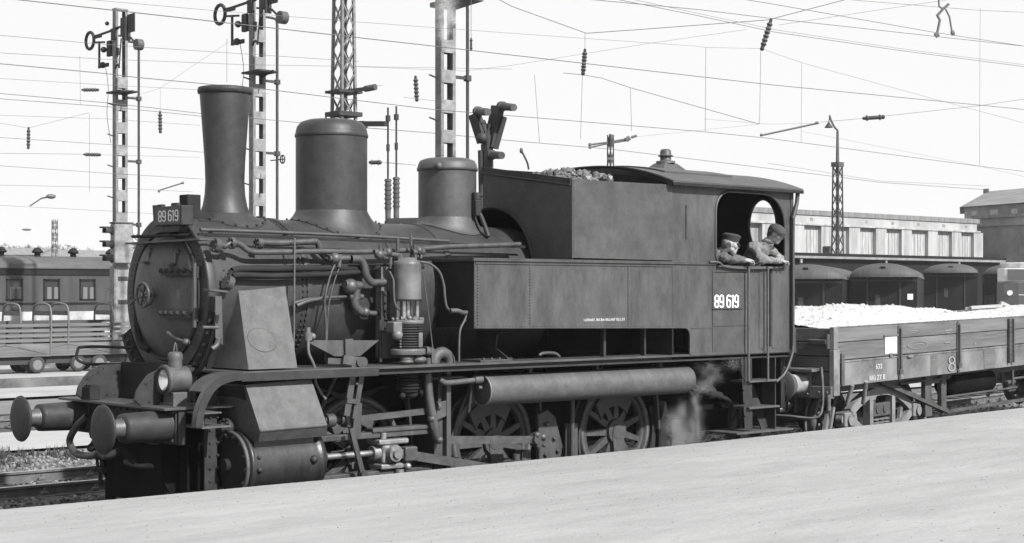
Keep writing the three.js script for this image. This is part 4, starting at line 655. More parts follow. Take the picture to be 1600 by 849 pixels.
L('injector', [ball([8.3, 1.05, 1.2], 0.09), cyl([8.05, 1.1, 1.2], [8.5, 1.0, 1.2], 0.05), tube([[7.9, 1.15, 1.15], [8.0, 0.95, 1.2], [8.05, 0.7, 1.2], [8.05, 0.3, 1.2]], 0.03, 8, 24), tube([[8.5, 1.0, 1.2], [8.7, 0.9, 1.2], [8.75, 0.6, 1.15]], 0.03, 8, 20), cyl([8.3, 1.05, 1.2], [8.3, 1.25, 1.2], 0.03), ball([8.0, 1.12, 1.22], 0.05)], M.dark);
L('rear_beam', [B(9.56, 9.64, 0.8, 1.48, -1.34, 1.34, 0.01)], M.dark);
L('wheel_splash', [B(4.28, 4.3, 0.75, 1.4, 0.64, 0.72), B(3.9, 6.0, 1.3, 1.34, 0.62, 0.8)], M.dark);
for (const s of [1, -1]) { const z = s * 0.875, b = sub('rear_buffer'); L('buffer_barrel', [cyl([9.64, 1.04, z], [9.86, 1.04, z], 0.15, 0.13, 24)], M.dark, b); L('buffer_disc', [cyl([9.86, 1.04, z], [9.95, 1.04, z], 0.09), cyl([9.95, 1.04, z], [9.985, 1.04, z], 0.235, 0.23, 36)], M.dark, b); }
// the coal heaped in the bunker, and the fire iron stuck in it
{
  const p = [];
  for (let i = 0; i < 900; i++) {
    const x = rr(5.72, 7.3), z = rr(-0.05, 1.3), u = (x - 5.9) / 1.3, h = 3.52 + 0.24 * Math.exp(-(((x - 6.35) / 0.5) ** 2)) - 0.1 * ((z - 0.5) / 0.8) ** 2 - 0.03 * (z > 1.1) + rr(-0.05, 0.05);
    const g = new THREE.IcosahedronGeometry(rr(0.02, 0.065), 0).scale(rr(0.8, 1.3), rr(0.6, 1), rr(0.8, 1.3)).rotateX(rr(0, 6)).rotateY(rr(0, 6)).translate(x, Math.min(h, 3.93), z); p.push(g);
  }
  solo('coal', 'heap of broken coal piled above the bunker rim ahead of the cab roof', 'coal', [p, B(5.7, 7.3, 3.41, 3.52, -0.1, 1.38)], mat(0.12, { tex: T.grime, rx: 2, rough: 0.5 }), null, 'stuff');
  solo('fire_iron', 'thin iron poker standing up out of the coal heap', 'poker', [tube([[5.72,3.79,0.6],[5.699,3.865,0.6],[5.637,3.96,0.6],[5.596,4.011,0.6]], 0.012, 6, 20), ball([5.601,4.008,0.6], 0.022, 1, 1.6, 1)], M.rod);
}
// steam leaking under the cab
droplets('steam', 'white wisps of steam drifting below the cab and reservoir end', 'steam', [
  [7.62, 0.5, 1.3, 0.16, 0.2, 0.12, 3.4], [7.56, 0.72, 1.27, 0.1, 0.12, 0.1, 1.6], [7.86, 0.6, 1.35, 0.08, 0.26, 0.1, 2.0], [7.66, 0.86, 1.3, 0.05, 0.1, 0.06, 0.6], [7.86, 0.95, 1.35, 0.04, 0.2, 0.06, 0.8], [7.98, 1.16, 1.38, 0.12, 0.05, 0.06, 0.6], [8.1, 1.26, 1.42, 0.16, 0.05, 0.06, 0.5], [8.0, 1.38, 1.46, 0.22, 0.05, 0.06, 0.5], [8.45, 1.42, 1.46, 0.12, 0.05, 0.05, 0.35]], 140000, 0.00052, 0.6);

// ---------------------------------------------------------------- the open bogie wagon and its load
const WAG = thing('open_wagon', 'open bogie wagon with worn board sides, coupled behind the engine and full of white gravel', 'freight wagon', [10.703,0,-0.11], null, false);
WAG.rotation.set(0, 0.12217, 0.01309, 'YXZ');
{
  const N = {
    board: mat(0.125, { tex: T.wood, rx: 0.6, ry: 0.8, rough: 0.85, bump: 0.003 }), board2: mat(0.145, { tex: T.wood, rx: 0.5, ry: 0.9, rough: 0.85, bump: 0.003 }), board3: mat(0.17, { tex: T.patch, rx: 0.8, rough: 0.85 }),
    iron: mat(0.07, { tex: T.grime, rx: 1, rough: 0.7 }), rust: mat(0.12, { tex: T.grime, rx: 2, rough: 0.7 }), bogie: mat(0.21, { tex: T.patch, rx: 1, rough: 0.7 }), chalk: mat(0.36, { rough: 0.9 }),
  };
  const P = (name, g, m, parent = WAG) => part(name, g, m, parent);
  const top = 1.833, s1 = 1.628, s2 = 1.378, bot = 1.018, LEN = 13.5, zs = 1.35;
  const xs = [0.02, 1.897, 3.836, 5.756, 8.05, 10.0, 11.9, LEN];
  for (const s of [1, -1]) {
    const z0 = s > 0 ? zs - 0.05 : -zs, z1 = s > 0 ? zs : -zs + 0.05;
    const side = sub('side_wall', WAG);
    for (let i = 0; i + 1 < xs.length; i++) {
      const a = xs[i] + 0.012, b = xs[i + 1] - 0.012, j = () => rr(-0.004, 0.004);
      P('board', [B(a, b, s1 + 0.005, top + j(), z0 + j(), z1 + j(), 0.008)], i % 2 ? N.board : N.board2, side);
      P('board', [B(a, b, s2 + 0.006, s1 - 0.004, z0 + j(), z1 + j(), 0.008)], i % 2 ? N.board2 : N.board, side);
    }
    P('sole_plate', [B(0.02, LEN, bot, s2 - 0.006, z0 + 0.012, z1 - 0.006, 0.008), B(0.05, LEN, s2 - 0.03, s2 - 0.012, z1 * 0 + (s > 0 ? z1 - 0.006 : z0 - 0.004), s > 0 ? z1 + 0.004 : z0 + 0.006)], N.board3, side);
    P('top_rail', [B(0, LEN, top - 0.004, top + 0.012, z0 - 0.006, z1 + 0.006, 0.004)], N.rust, side);
    xs.slice(1, -1).forEach((x, i) => {
      const zz = s > 0 ? [z1 + 0.001, z1 + 0.05] : [z0 - 0.05, z0 - 0.001], dbl = i === 2;
      P('stake', dbl ? [B(x - 0.1, x - 0.06, 1.09, top - 0.02, ...zz, 0.004), B(x + 0.06, x + 0.1, 1.09, top - 0.02, ...zz, 0.004), B(x - 0.06, x + 0.06, 1.1, top - 0.03, zz[0], (zz[0] + zz[1]) / 2, 0.004), studs(line([x, 1.15, zz[1] - 0.02], [x, 1.75, zz[1] - 0.02], 9), 0.014)] : [B(x - 0.05, x + 0.05, 1.12, top - 0.03, zz[0], zz[0] + 0.016), B(x - 0.022, x + 0.022, 1.14, top - 0.06, ...zz, 0.006), B(x - 0.045, x + 0.06, 1.1, 1.17, ...zz, 0.01), B(x - 0.03, x + 0.03, 1.02, 1.06, zz[0], zz[0] + 0.02)], N.iron, side);
    });
  }
  // end wall with corner posts
  const en = sub('end_wall', WAG);
  [[1.64, top], [1.45, 1.632], [1.24, 1.442], [1.03, 1.232]].forEach(([a, b], i) => P('board', [B(-0.02 + rr(-0.003, 0.003), 0.015, a, b - 0.006, -1.3, 1.3, 0.006)], i % 2 ? N.board : N.board2, en));
  for (const z of [-1.34, 1.34]) P('corner_post', [B(-0.06, 0.1, bot - 0.12, top - 0.3, z - 0.03, z + 0.045, 0.006), B(-0.05, 0.06, top - 0.3, top + 0.015, z - 0.03, z + 0.045, 0.01)], N.bogie, en);
  P('corner_post', [B(0.17, 0.25, bot + 0.02, s2 + 0.1, zs + 0.002, zs + 0.03, 0.01)], N.iron, en);
  for (const z of [-0.72, 0, 0.72]) P('end_stake', [B(-0.1, -0.02, 1.1, top, z - 0.05, z + 0.05, 0.008), studs(line([-0.105, 1.2, z], [-0.105, 1.75, z], 7), 0.016)], N.iron, en);
  P('end_latch', [B(-0.12, -0.02, 1.6, 1.68, 1.0, 1.3, 0.02), cyl([-0.08, 1.55, 1.3], [-0.08, 1.75, 1.3], 0.03)], N.iron, en);
  P('wagon_floor', [B(0.02, LEN, 1.03, 1.08, -1.29, 1.29)], N.iron);
  P('head_beam', [B(-0.1, 0.0, 0.86, 1.03, -1.3, 1.36, 0.01), studs(line([-0.105, 0.95, 0.4], [-0.105, 0.95, 1.3], 8), 0.018), B(-0.16, -0.02, 1.24, 1.28, 0.35, 1.2, 0.008), B(-0.3, -0.1, 1.235, 1.275, 0.5, 1.18, 0.006)], N.rust);
  for (const s of [1, -1]) {
    const z = s * 0.875, y = 1.06, b = sub('buffer', WAG);
    P('buffer_disc', [latheX([[0.001, -0.66], [0.12, -0.655], [0.225, -0.63], [0.232, -0.615], [0.225, -0.6], [0.1, -0.585]], y, z, 44)], N.iron, b);
    P('buffer_barrel', [latheX([[0.1, -0.6], [0.11, -0.5], [0.13, -0.49], [0.135, -0.42], [0.135, -0.4], [0.14, -0.14], [0.17, -0.13], [0.17, -0.1]], y, z, 32)], mat(0.4, { tex: T.patch, rx: 1, rough: 0.7 }), b);
    P('buffer_ring', [torus([-0.45, y, z], 0.15, 0.02, 'x', 2 * Math.PI, 36), torus([-0.5, y, z], 0.165, 0.02, 'x', 2 * Math.PI, 36)], N.iron, b);
    P('buffer_flange', [B(-0.135, -0.102, y - 0.19, y + 0.19, z - 0.19, z + 0.19, 0.012), studs([[-0.14, y + 0.14, z + 0.14], [-0.14, y - 0.14, z + 0.14], [-0.14, y + 0.14, z - 0.14], [-0.14, y - 0.14, z - 0.14]], 0.022)], N.rust, b);
  }
  P('shunter_rail', [tube([[-0.12, 1.3, 1.22], [-0.14, 1.1, 1.25], [-0.15, 0.75, 1.25], [-0.2, 0.62, 1.22], [-0.35, 0.62, 0.8], [-0.35, 0.62, 0.2]], 0.018, 6, 30), cyl([-0.1, 0.92, 1.32], [-0.1, 0.7, 1.32], 0.03)], N.rust);
  P('coupling_hook', [tube([[-0.1, 1.03, 0], [-0.35, 1.03, 0], [-0.45, 0.95, 0], [-0.38, 0.88, 0]], 0.035)], N.iron);
  P('under_frame', [B(0, LEN, 0.84, 1.03, -0.55, -0.45), B(0, LEN, 0.84, 1.03, 0.45, 0.55), B(0.2, LEN - 0.2, 0.9, 1.03, 1.0, 1.06)], N.iron);
  P('truss_rod', [bar([1.75, 0.99, 1.12], [4.0, 0.38, 1.12], 0.05, 0.05), bar([2.0, 0.99, 1.02], [4.2, 0.38, 1.02], 0.05, 0.05), bar([4.0, 0.4, 1.12], [9.0, 0.4, 1.12], 0.05, 0.05), cyl([2.4, 0.92, 1.1], [4.0, 0.92, 1.1], 0.02), cyl([3.9, 0.62, 1.1], [6.6, 0.62, 1.1], 0.02)], N.iron);
  P('queen_post', [B(3.2, 3.42, 0.36, 1.01, 1.04, 1.12, 0.01), B(3.75, 3.92, 0.4, 1.01, 1.04, 1.12, 0.01), B(3.3, 3.9, 0.86, 0.92, 1.05, 1.1)], N.iron);
  P('brake_cylinder', [latheX([[0.001, 4.15], [0.15, 4.16], [0.2, 4.24], [0.2, 5.7], [0.15, 5.78], [0.001, 5.79]], 0.79, 0.95, 28), B(4.3, 4.36, 0.79, 1.02, 0.9, 1.0), B(5.5, 5.56, 0.79, 1.02, 0.9, 1.0)], N.soot ?? M.soot);
  P('hand_rail', [cyl([6.1, 0.95, 1.25], [6.1, 0.7, 1.25], 0.02), cyl([6.1, 0.8, 1.25], [7.5, 0.8, 1.25], 0.02), B(6.3, 6.6, 0.55, 0.75, 1.0, 1.1, 0.03)], N.iron);
  // label board, chalk, lettering
  {
    const side = WAG.children.find((c) => c.name === 'side_wall');
    P('label_board', [B(1.447, 1.818, 1.407, 1.658, zs + 0.004, zs + 0.014, 0.002)], N.chalk, side);
    P('label_clip', [B(1.409, 1.857, 1.676 - 0.012, 1.676 + 0.012, zs + 0.004, zs + 0.025, 0.004), B(1.583, 1.661, 1.365, 1.421, zs + 0.014, zs + 0.024, 0.003)], N.rust, side);
    const pm = printMat(1024, 160, (k, w, h) => {
      k.clearRect(0, 0, w, h); k.fillStyle = '#a2a2a2'; k.font = 'bold 52px sans-serif'; k.textBaseline = 'middle'; k.textAlign = 'center';
      k.fillText('633', 150, 38); k.font = 'bold 54px sans-serif'; k.fillText('Mü 27 B', 128, 122); wear(k, w, h, 260);
    }, { transparent: true, alphaTest: 0.4 });
    const a = 0.930, b = a + 2.4;
    part('wagon_lettering', [new THREE.PlaneGeometry(b - a, 0.3).translate((a + b) / 2, 1.165, zs + 0.003)], pm, side, true);
    const cm = printMat(1024, 512, (k, w, h) => {
      k.clearRect(0, 0, w, h); k.strokeStyle = '#707070'; k.fillStyle = '#767676'; k.lineWidth = 5;
      k.beginPath(); k.ellipse(150, 200, 90, 34, 0, 0, 6.3); k.stroke(); k.fillRect(110, 190, 85, 6); k.fillRect(70, 60, 80, 6); k.fillRect(70, 80, 60, 5);
      k.fillStyle = '#707070'; k.fillRect(405, 74, 70, 12); k.fillRect(412, 98, 50, 8); k.fillRect(400, 196, 62, 10); k.strokeStyle = '#7c7c7c'; k.lineWidth = 11; k.beginPath(); k.ellipse(470, 380, 26, 32, 0, 0, 6.3); k.stroke(); k.beginPath(); k.ellipse(470, 450, 30, 36, 0, 0, 6.3); k.stroke();
      k.lineWidth = 5; k.beginPath(); k.moveTo(700, 230); k.lineTo(716, 236); k.lineTo(705, 248); k.stroke();
    }, { transparent: true, alphaTest: 0.3 });
    part('chalk_marks', [new THREE.PlaneGeometry(3.6, 0.8).translate(xs[1] + 1.86, 1.42, zs + 0.009)], cm, side, true);
    P('dark_patch', [B(2.920, 3.133, 1.03, s2 - 0.02, zs - 0.005, zs - 0.003 + 0.004), B(4.780, 5.188, 1.03, s2 - 0.02, zs - 0.005, zs + 0.001)], N.board, side);
    P('side_hook', [B(2.215 - 0.06, 2.215 + 0.08, s2 - 0.05, s2 - 0.02, zs, zs + 0.03, 0.01)], N.bogie, side);
    P('side_stay', [cyl([0.475, 1.02, zs + 0.02], [0.475 + 0.05, 0.75, zs - 0.1], 0.03)], N.bogie, side);
    P('side_stay', [cyl([0.873, 1.05, zs + 0.02], [0.873 + 0.12, 0.72, zs - 0.1], 0.03)], N.bogie, side);
  }
  // bogies: diamond side frames, springs and spoked wheels
  const mkBogie = (x0) => {
    const b = sub('bogie', WAG); b.position.set(x0, 0, 0);
    const add = (name, g, m) => { const h = join(g); boxUV(h); const o = new THREE.Mesh(h, m); o.name = name; o.castShadow = o.receiveShadow = true; b.add(o); };
    for (const s of [1, -1]) {
      const z = s * 1.0, F = (pts, w = 0.13, d = 0.1) => pts.slice(0, -1).map((p, i) => bar([p[0], p[1], z], [pts[i + 1][0], pts[i + 1][1], z], d, w));
      const up = [[-1.15, 0.5], [-0.95, 0.57], [-0.7, 0.7], [-0.45, 0.79], [-0.15, 0.84], [0.15, 0.84], [0.45, 0.79], [0.7, 0.68], [1.0, 0.5], [1.15, 0.48]];
      const lo = [[-0.95, 0.5], [-0.6, 0.3], [-0.35, 0.17], [0.35, 0.17], [0.6, 0.3], [0.95, 0.48]];
      add('side_frame', [F(up), F(lo, 0.12), F([[-0.34, 0.78], [-0.34, 0.18]], 0.11), F([[0.34, 0.78], [0.34, 0.18]], 0.11), up.concat(lo).map((p) => cyl([p[0], p[1], z - 0.049], [p[0], p[1], z + 0.049], 0.064, 0.064, 12))], N.bogie);
      add('bolster', [B(-0.3, 0.3, 0.46, 0.66, z - 0.05, z + 0.03, 0.02), cyl([-0.11, 0.57, z + 0.03], [-0.11, 0.57, z + 0.045], 0.06), cyl([0.11, 0.57, z + 0.03], [0.11, 0.57, z + 0.045], 0.06)], N.iron);
      for (const dx of [-0.16, 0, 0.16]) add('spring', [[0, 1, 2, 3, 4].map((k) => torus([dx, 0.22 + k * 0.05, z - 0.02], 0.07, 0.018, 'y', 2 * Math.PI, 16))], N.rust);
      for (const e of [-1, 1]) {
        add('axle_box', [B(e * 1.05 - 0.12, e * 1.05 + 0.12, 0.38, 0.6, z - 0.1, z + 0.09, 0.03), cyl([e * 1.05, 0.48, z + 0.09], [e * 1.05, 0.48, z + 0.12], 0.07)], N.bogie);
        add('brake_hanger', [bar([e * 0.72, 0.55, z - 0.03], [e * 0.6, 0.12, z - 0.03], 0.05, 0.07)], N.bogie);
        add('brake_hanger', [bar([e * 1.42, 0.62, z - 0.05], [e * 1.6, 0.15, z - 0.05], 0.05, 0.07)], N.bogie);
        add('brake_hanger', [bar([e * 1.28, 0.68, z - 0.05], [e * 1.44, 0.2, z - 0.05], 0.05, 0.05)], N.bogie);
      }
    }
    for (const e of [-1, 1]) for (const s of [1, -1]) {
      const ring = (ro, ri, z0, z1) => new THREE.LatheGeometry([[ri, z0], [ro, z0], [ro, z1], [ri, z1], [ri, z0]].map((p) => new THREE.Vector2(p[0], p[1])), 48).rotateX(Math.PI / 2);
      const sp = []; for (let k = 0; k < 8; k++) { const a = k / 8 * 6.283; sp.push(tube([[0.1 * Math.cos(a), 0.1 * Math.sin(a), 0.02], [0.25 * Math.cos(a + 0.25), 0.25 * Math.sin(a + 0.25), 0], [0.42 * Math.cos(a + 0.1), 0.42 * Math.sin(a + 0.1), -0.02]], 0.028, 6, 8)); }
      const g = [ring(0.47, 0.4, -0.1, 0.03), ring(0.5, 0.4, -0.13, -0.095), cyl([0, 0, -0.1], [0, 0, 0.08], 0.12, 0.1, 20), sp];
      add('wagon_wheel', [join(g).rotateY(s > 0 ? 0 : Math.PI).translate(e * 1.05, 0.48, s * 0.76)], N.rust);
    }
    for (const e of [-1, 1]) add('axle', [cyl([e * 1.05, 0.48, -0.9], [e * 1.05, 0.48, 0.9], 0.07)], N.iron);
    return b;
  };
  mkBogie(1.95); mkBogie(LEN - 1.7);
  // the gravel
  const prof = [[0, 1.88], [0.6, 1.97], [1.19, 2.015], [1.75, 2.07], [2.4, 2.085], [3.2, 2.07], [3.7, 2.05], [4.2, 2.01], [4.9, 1.985], [5.3, 1.95], [5.6, 1.865], [5.95, 1.835], [6.5, 1.875], [7.1, 1.85], [7.8, 1.83], [9.5, 1.86], [11, 1.95], [12.5, 1.9], [13.5, 1.8]];
  const hAt = (x) => { let i = 0; while (i < prof.length - 2 && prof[i + 1][0] < x) i++; const t = (x - prof[i][0]) / (prof[i + 1][0] - prof[i][0]), s = t * t * (3 - 2 * t); return prof[i][1] + (prof[i + 1][1] - prof[i][1]) * s; };
  const nx = 300, nz = 60, pos = [], H = (i, j) => { const x = 0.05 + 13.4 * i / nx, z = -1.28 + 2.56 * j / nz, h = hAt(x), e = 1 - Math.abs(z / 1.28) ** 2.6, lo = 1.79; return [x, lo + (h - lo) * e + 0.02 * Math.sin(x * 5.1 + z * 3) * e, z]; };
  const nb = []; for (let i = 0; i <= nx; i++) { nb.push([]); for (let j = 0; j <= nz; j++) { const p = H(i, j); p[1] += rr(-0.007, 0.007); nb[i].push(p); } }
  for (let i = 0; i < nx; i++) for (let j = 0; j < nz; j++) { const a = nb[i][j], b = nb[i][j + 1], c = nb[i + 1][j + 1], d = nb[i + 1][j]; pos.push(...a, ...b, ...c, ...a, ...c, ...d); }
  const g = new THREE.BufferGeometry(); g.setAttribute('position', new THREE.Float32BufferAttribute(pos, 3)); g.computeVertexNormals();
  const lumps = []; for (let k = 0; k < 6000; k++) { const x = rr(0.1, 9.5), z = rr(-1.1, 1.28), p = H((x - 0.05) / 13.4 * nx, (z + 1.28) / 2.56 * nz); const r = rr(0.004, 0.012) * (rnd() < 0.05 ? 2.2 : 1); lumps.push(new THREE.IcosahedronGeometry(r, 0).scale(rr(0.7, 1.4), rr(0.6, 1), rr(0.7, 1.4)).rotateX(rr(0, 6)).rotateY(rr(0, 6)).translate(x, p[1] + r * 0.3, z)); }
  const load = solo('gravel', 'white heaped gravel filling the open wagon behind the engine', 'gravel', [g, lumps], mat(0.56, { tex: T.grime, rx: 3.2, rough: 0.95 }), null, 'stuff');
  load.position.copy(WAG.position); load.rotation.copy(WAG.rotation);
}

// ---------------------------------------------------------------- the two men leaning out of the cab
const SKIN = mat(0.24, { rough: 0.6 }), EYE = mat(0.03, { rough: 0.4 });
function sdf(fn, c, half, res) {
  const mc = new MarchingCubes(res, SKIN, false, false, 150000); mc.isolation = 0;
  for (let k = 0, q = 0; k < res; k++) for (let j = 0; j < res; j++) for (let i = 0; i < res; i++, q++) mc.field[q] = -fn(c[0] + (i - res / 2) / (res / 2) * half, c[1] + (j - res / 2) / (res / 2) * half, c[2] + (k - res / 2) / (res / 2) * half);
  mc.update();
  const n = mc.count ?? mc.geometry.drawRange.count, g = new THREE.BufferGeometry();
  const p = new Float32Array(mc.positionArray.slice(0, n * 3)), m = new Float32Array(mc.normalArray.slice(0, n * 3));
  for (let i = 0; i < n; i++) for (let a = 0; a < 3; a++) p[i * 3 + a] = c[a] + p[i * 3 + a] * half;
  g.setAttribute('position', new THREE.BufferAttribute(p, 3)); g.setAttribute('normal', new THREE.BufferAttribute(m, 3));
  return g;
}
const smin = (a, b, k) => { const h = Math.max(k - Math.abs(a - b), 0) / k; return Math.min(a, b) - h * h * k * 0.25; };
function bones(list, k) {   // [a, b, ra, rb]
  const L2 = list.map(([a, b, ra, rb = ra]) => { const d = [b[0] - a[0], b[1] - a[1], b[2] - a[2]]; return { a, d, l: d[0] ** 2 + d[1] ** 2 + d[2] ** 2 || 1e-9, ra, rb }; });
  return (x, y, z) => { let v = 1e9; for (const { a, d, l, ra, rb } of L2) { const px = x - a[0], py = y - a[1], pz = z - a[2], t = Math.min(1, Math.max(0, (px * d[0] + py * d[1] + pz * d[2]) / l)), q = Math.hypot(px - d[0] * t, py - d[1] * t, pz - d[2] * t) - (ra + (rb - ra) * t); v = v > 1e8 ? q : smin(v, q, k); } return v; };
}
// a frame at the head: forward, up, right -> world
function frame(c, yaw, pitch, roll = 0) {
  const m = new THREE.Matrix4().makeRotationFromEuler(new THREE.Euler(pitch, yaw, roll, 'YXZ')).setPosition(...c);
  return (p) => { const v = V(p).applyMatrix4(m); return [v.x, v.y, v.z]; };
}
function headBones(f) {   // local: z forward, y up, head centre between the ears
  const b = (p, q, ra, rb) => [f(p), f(q), ra, rb];
  return [b([0, 0.035, -0.02], [0, 0.03, 0.012], 0.082, 0.076), b([0, -0.01, 0.03], [0, -0.07, 0.045], 0.06, 0.04), b([0, -0.085, 0.055], [0, -0.09, 0.06], 0.028, 0.026), b([-0.04, -0.06, 0.02], [0, -0.085, 0.05], 0.03, 0.026), b([0.04, -0.06, 0.02], [0, -0.085, 0.05], 0.03, 0.026),
    b([0, 0.02, 0.082], [0, -0.02, 0.103], 0.012, 0.016), b([-0.013, -0.024, 0.09], [0.013, -0.024, 0.09], 0.011, 0.011), b([-0.04, 0.028, 0.074], [0.04, 0.028, 0.074], 0.014, 0.014), b([-0.02, -0.052, 0.082], [0.02, -0.052, 0.082], 0.009, 0.009), b([-0.018, -0.064, 0.08], [0.018, -0.064, 0.08], 0.009, 0.009),
    b([-0.08, 0.015, -0.005], [-0.082, -0.02, -0.003], 0.014, 0.01), b([0.08, 0.015, -0.005], [0.082, -0.02, -0.003], 0.014, 0.01), b([-0.045, -0.01, 0.055], [-0.045, -0.012, 0.058], 0.03, 0.03), b([0.045, -0.01, 0.055], [0.045, -0.012, 0.058], 0.03, 0.03)];
}
function hand(f, s) {   // local: z along the fingers, y the back of the hand, thumb on s side; fingers curl down over an edge
  const out = [], b = (p, q, ra, rb) => out.push([f(p), f(q), ra, rb]);
  b([0, 0, -0.03], [0, 0.0, 0.02], 0.025, 0.026); b([-0.022, 0, 0.02], [-0.03, 0, 0.075], 0.016, 0.014); b([0.022, 0, 0.02], [0.03, 0, 0.075], 0.016, 0.014); b([0, 0.002, 0.02], [0, 0.002, 0.08], 0.018, 0.015);
  [[-0.033, 0.8], [-0.011, 0.95], [0.011, 1], [0.033, 0.9]].forEach(([x, l], i) => { const y0 = 0.002; b([x, y0, 0.08], [x * 1.08, y0 - 0.004, 0.08 + 0.04 * l], 0.0095, 0.009); b([x * 1.08, y0 - 0.004, 0.08 + 0.04 * l], [x * 1.1, y0 - 0.024, 0.08 + 0.06 * l], 0.009, 0.0085); b([x * 1.1, y0 - 0.024, 0.08 + 0.06 * l], [x * 1.08, y0 - 0.044, 0.08 + 0.064 * l], 0.0085, 0.007); });
  b([s * 0.026, -0.004, 0.0], [s * 0.052, -0.012, 0.04], 0.015, 0.012); b([s * 0.052, -0.012, 0.04], [s * 0.05, -0.026, 0.075], 0.011, 0.009);
  return out;
}
function person(label, S) {
  const o = thing('person', label, 'person', [S.pelvis[0], 1.53, S.pelvis[2]]);
  const f = frame(S.head, S.yaw, S.pitch, S.roll), hb = headBones(f);
  hb.push([f([0, -0.03, -0.025]), S.neck, 0.055, 0.06]);
  const skin = [sdf(bones(hb, 0.02), S.head, 0.2, 64)];
  const hands = S.hands.map(([c, yaw, pitch, roll, s]) => ({ f: frame(c, yaw, pitch, roll), c, s }));
  for (const h of hands) skin.push(sdf(bones(hand(h.f, h.s), 0.008), h.f([0, -0.01, 0.05]), 0.115, 72));
  part('body', skin, SKIN, o);
  const eyes = [-0.033, 0.033].map((x) => ball(f([x, 0.012, 0.083]), 0.011)); part('eye', eyes, EYE, o);
  const coat = [[S.neck, S.chest, 0.075, 0.13], [S.chest, S.waist, 0.13, 0.12], [S.waist, S.pelvis, 0.14, 0.15], [S.shL, S.shR, 0.07, 0.07]];
  S.arms.forEach(([sh, el, wr]) => { coat.push([sh, el, 0.066, 0.054], [el, wr, 0.054, 0.038]); });
  const mid = S.chest.map((v, i) => (v * 2 + S.pelvis[i]) / 3);
  const base = bones(coat, 0.05), wr = (x, y, z) => 0.008 * Math.sin(x * 46 + y * 25) * Math.sin(y * 39 - z * 31) + 0.005 * Math.sin(x * 90 - y * 70) * Math.sin(z * 80 + y * 40);
  part('coat', [sdf((x, y, z) => base(x, y, z) + wr(x, y, z), mid, 0.62, 110)], S.coat, o);
  part('collar', [torus([0, 0, 0], 0.068, 0.02, 'y', Math.PI * 1.6, 24).rotateX(0.2).rotateY(S.yaw + 0.9).translate(S.neck[0], S.neck[1] + 0.01, S.neck[2])], S.collar, o);
  if (S.cuff) part('cuff', hands.map((h) => cyl(h.f([0, 0, -0.05]), h.f([0, 0, -0.02]), 0.04, 0.036, 14)), S.cuff, o);
  const legs = [-1, 1].map((s) => bones([[[S.pelvis[0] + s * 0.1, S.pelvis[1], S.pelvis[2]], [S.pelvis[0] + s * 0.11, 2.0, S.pelvis[2] + 0.02], 0.1, 0.075], [[S.pelvis[0] + s * 0.11, 2.0, S.pelvis[2] + 0.02], [S.pelvis[0] + s * 0.11, 1.63, S.pelvis[2] - 0.02], 0.075, 0.055], [[S.pelvis[0] + s * 0.11, 1.57, S.pelvis[2] - 0.03], [S.pelvis[0] + s * 0.11, 1.57, S.pelvis[2] + 0.12], 0.045, 0.038]], 0.03));
  part('trousers', [sdf((x, y, z) => Math.min(legs[0](x, y, z), legs[1](x, y, z)), [S.pelvis[0], 2.0, S.pelvis[2]], 0.55, 56)], mat(0.04, { rough: 0.9 }), o);
  part('hair', [sdf(bones([[f([-0.074, 0.01, -0.03]), f([-0.06, -0.03, -0.06]), 0.022, 0.02], [f([0.074, 0.01, -0.03]), f([0.06, -0.03, -0.06]), 0.022, 0.02], [f([0, 0.03, -0.07]), f([0, -0.04, -0.075]), 0.05, 0.035]], 0.03), f([0, 0, -0.04]), 0.15, 40)], mat(0.05, { rough: 0.8 }), o);
  const turn = (g) => g.applyMatrix4(new THREE.Matrix4().makeRotationFromEuler(new THREE.Euler(S.pitch, S.yaw, S.roll, 'YXZ')).setPosition(...S.head));
  if (S.cap === 'peaked') {
    const c = part('cap', [turn(new THREE.LatheGeometry([[0.001, 0.145], [0.08, 0.142], [0.108, 0.125], [0.112, 0.112], [0.098, 0.095], [0.094, 0.05], [0.09, 0.045]].map((p) => new THREE.Vector2(...p)), 28).scale(0.95, 1, 1.08).rotateX(0.06))], S.hat, o);
    part('cap_peak', [turn(new THREE.CylinderGeometry(0.098, 0.105, 0.01, 24, 1, false, -0.95, 1.9).scale(1, 1, 1.28).rotateX(0.28).translate(0, 0.043, 0.008))], mat(0.02, { rough: 0.4 }), c);
  } else {
    const c = part('cap', [turn(new THREE.SphereGeometry(0.11, 28, 16, 0, 6.2832, 0, 1.75).scale(0.98, 0.75, 1.12).rotateX(0.15).translate(0, 0.05, 0.008))], S.hat, o);
    part('cap_peak', [turn(new THREE.CylinderGeometry(0.085, 0.09, 0.012, 24, 1, false, -1.1, 2.2).scale(1, 1, 1.35).rotateX(0.25).translate(0, 0.038, 0.02))], S.hat, c);
  }
  return o;
}
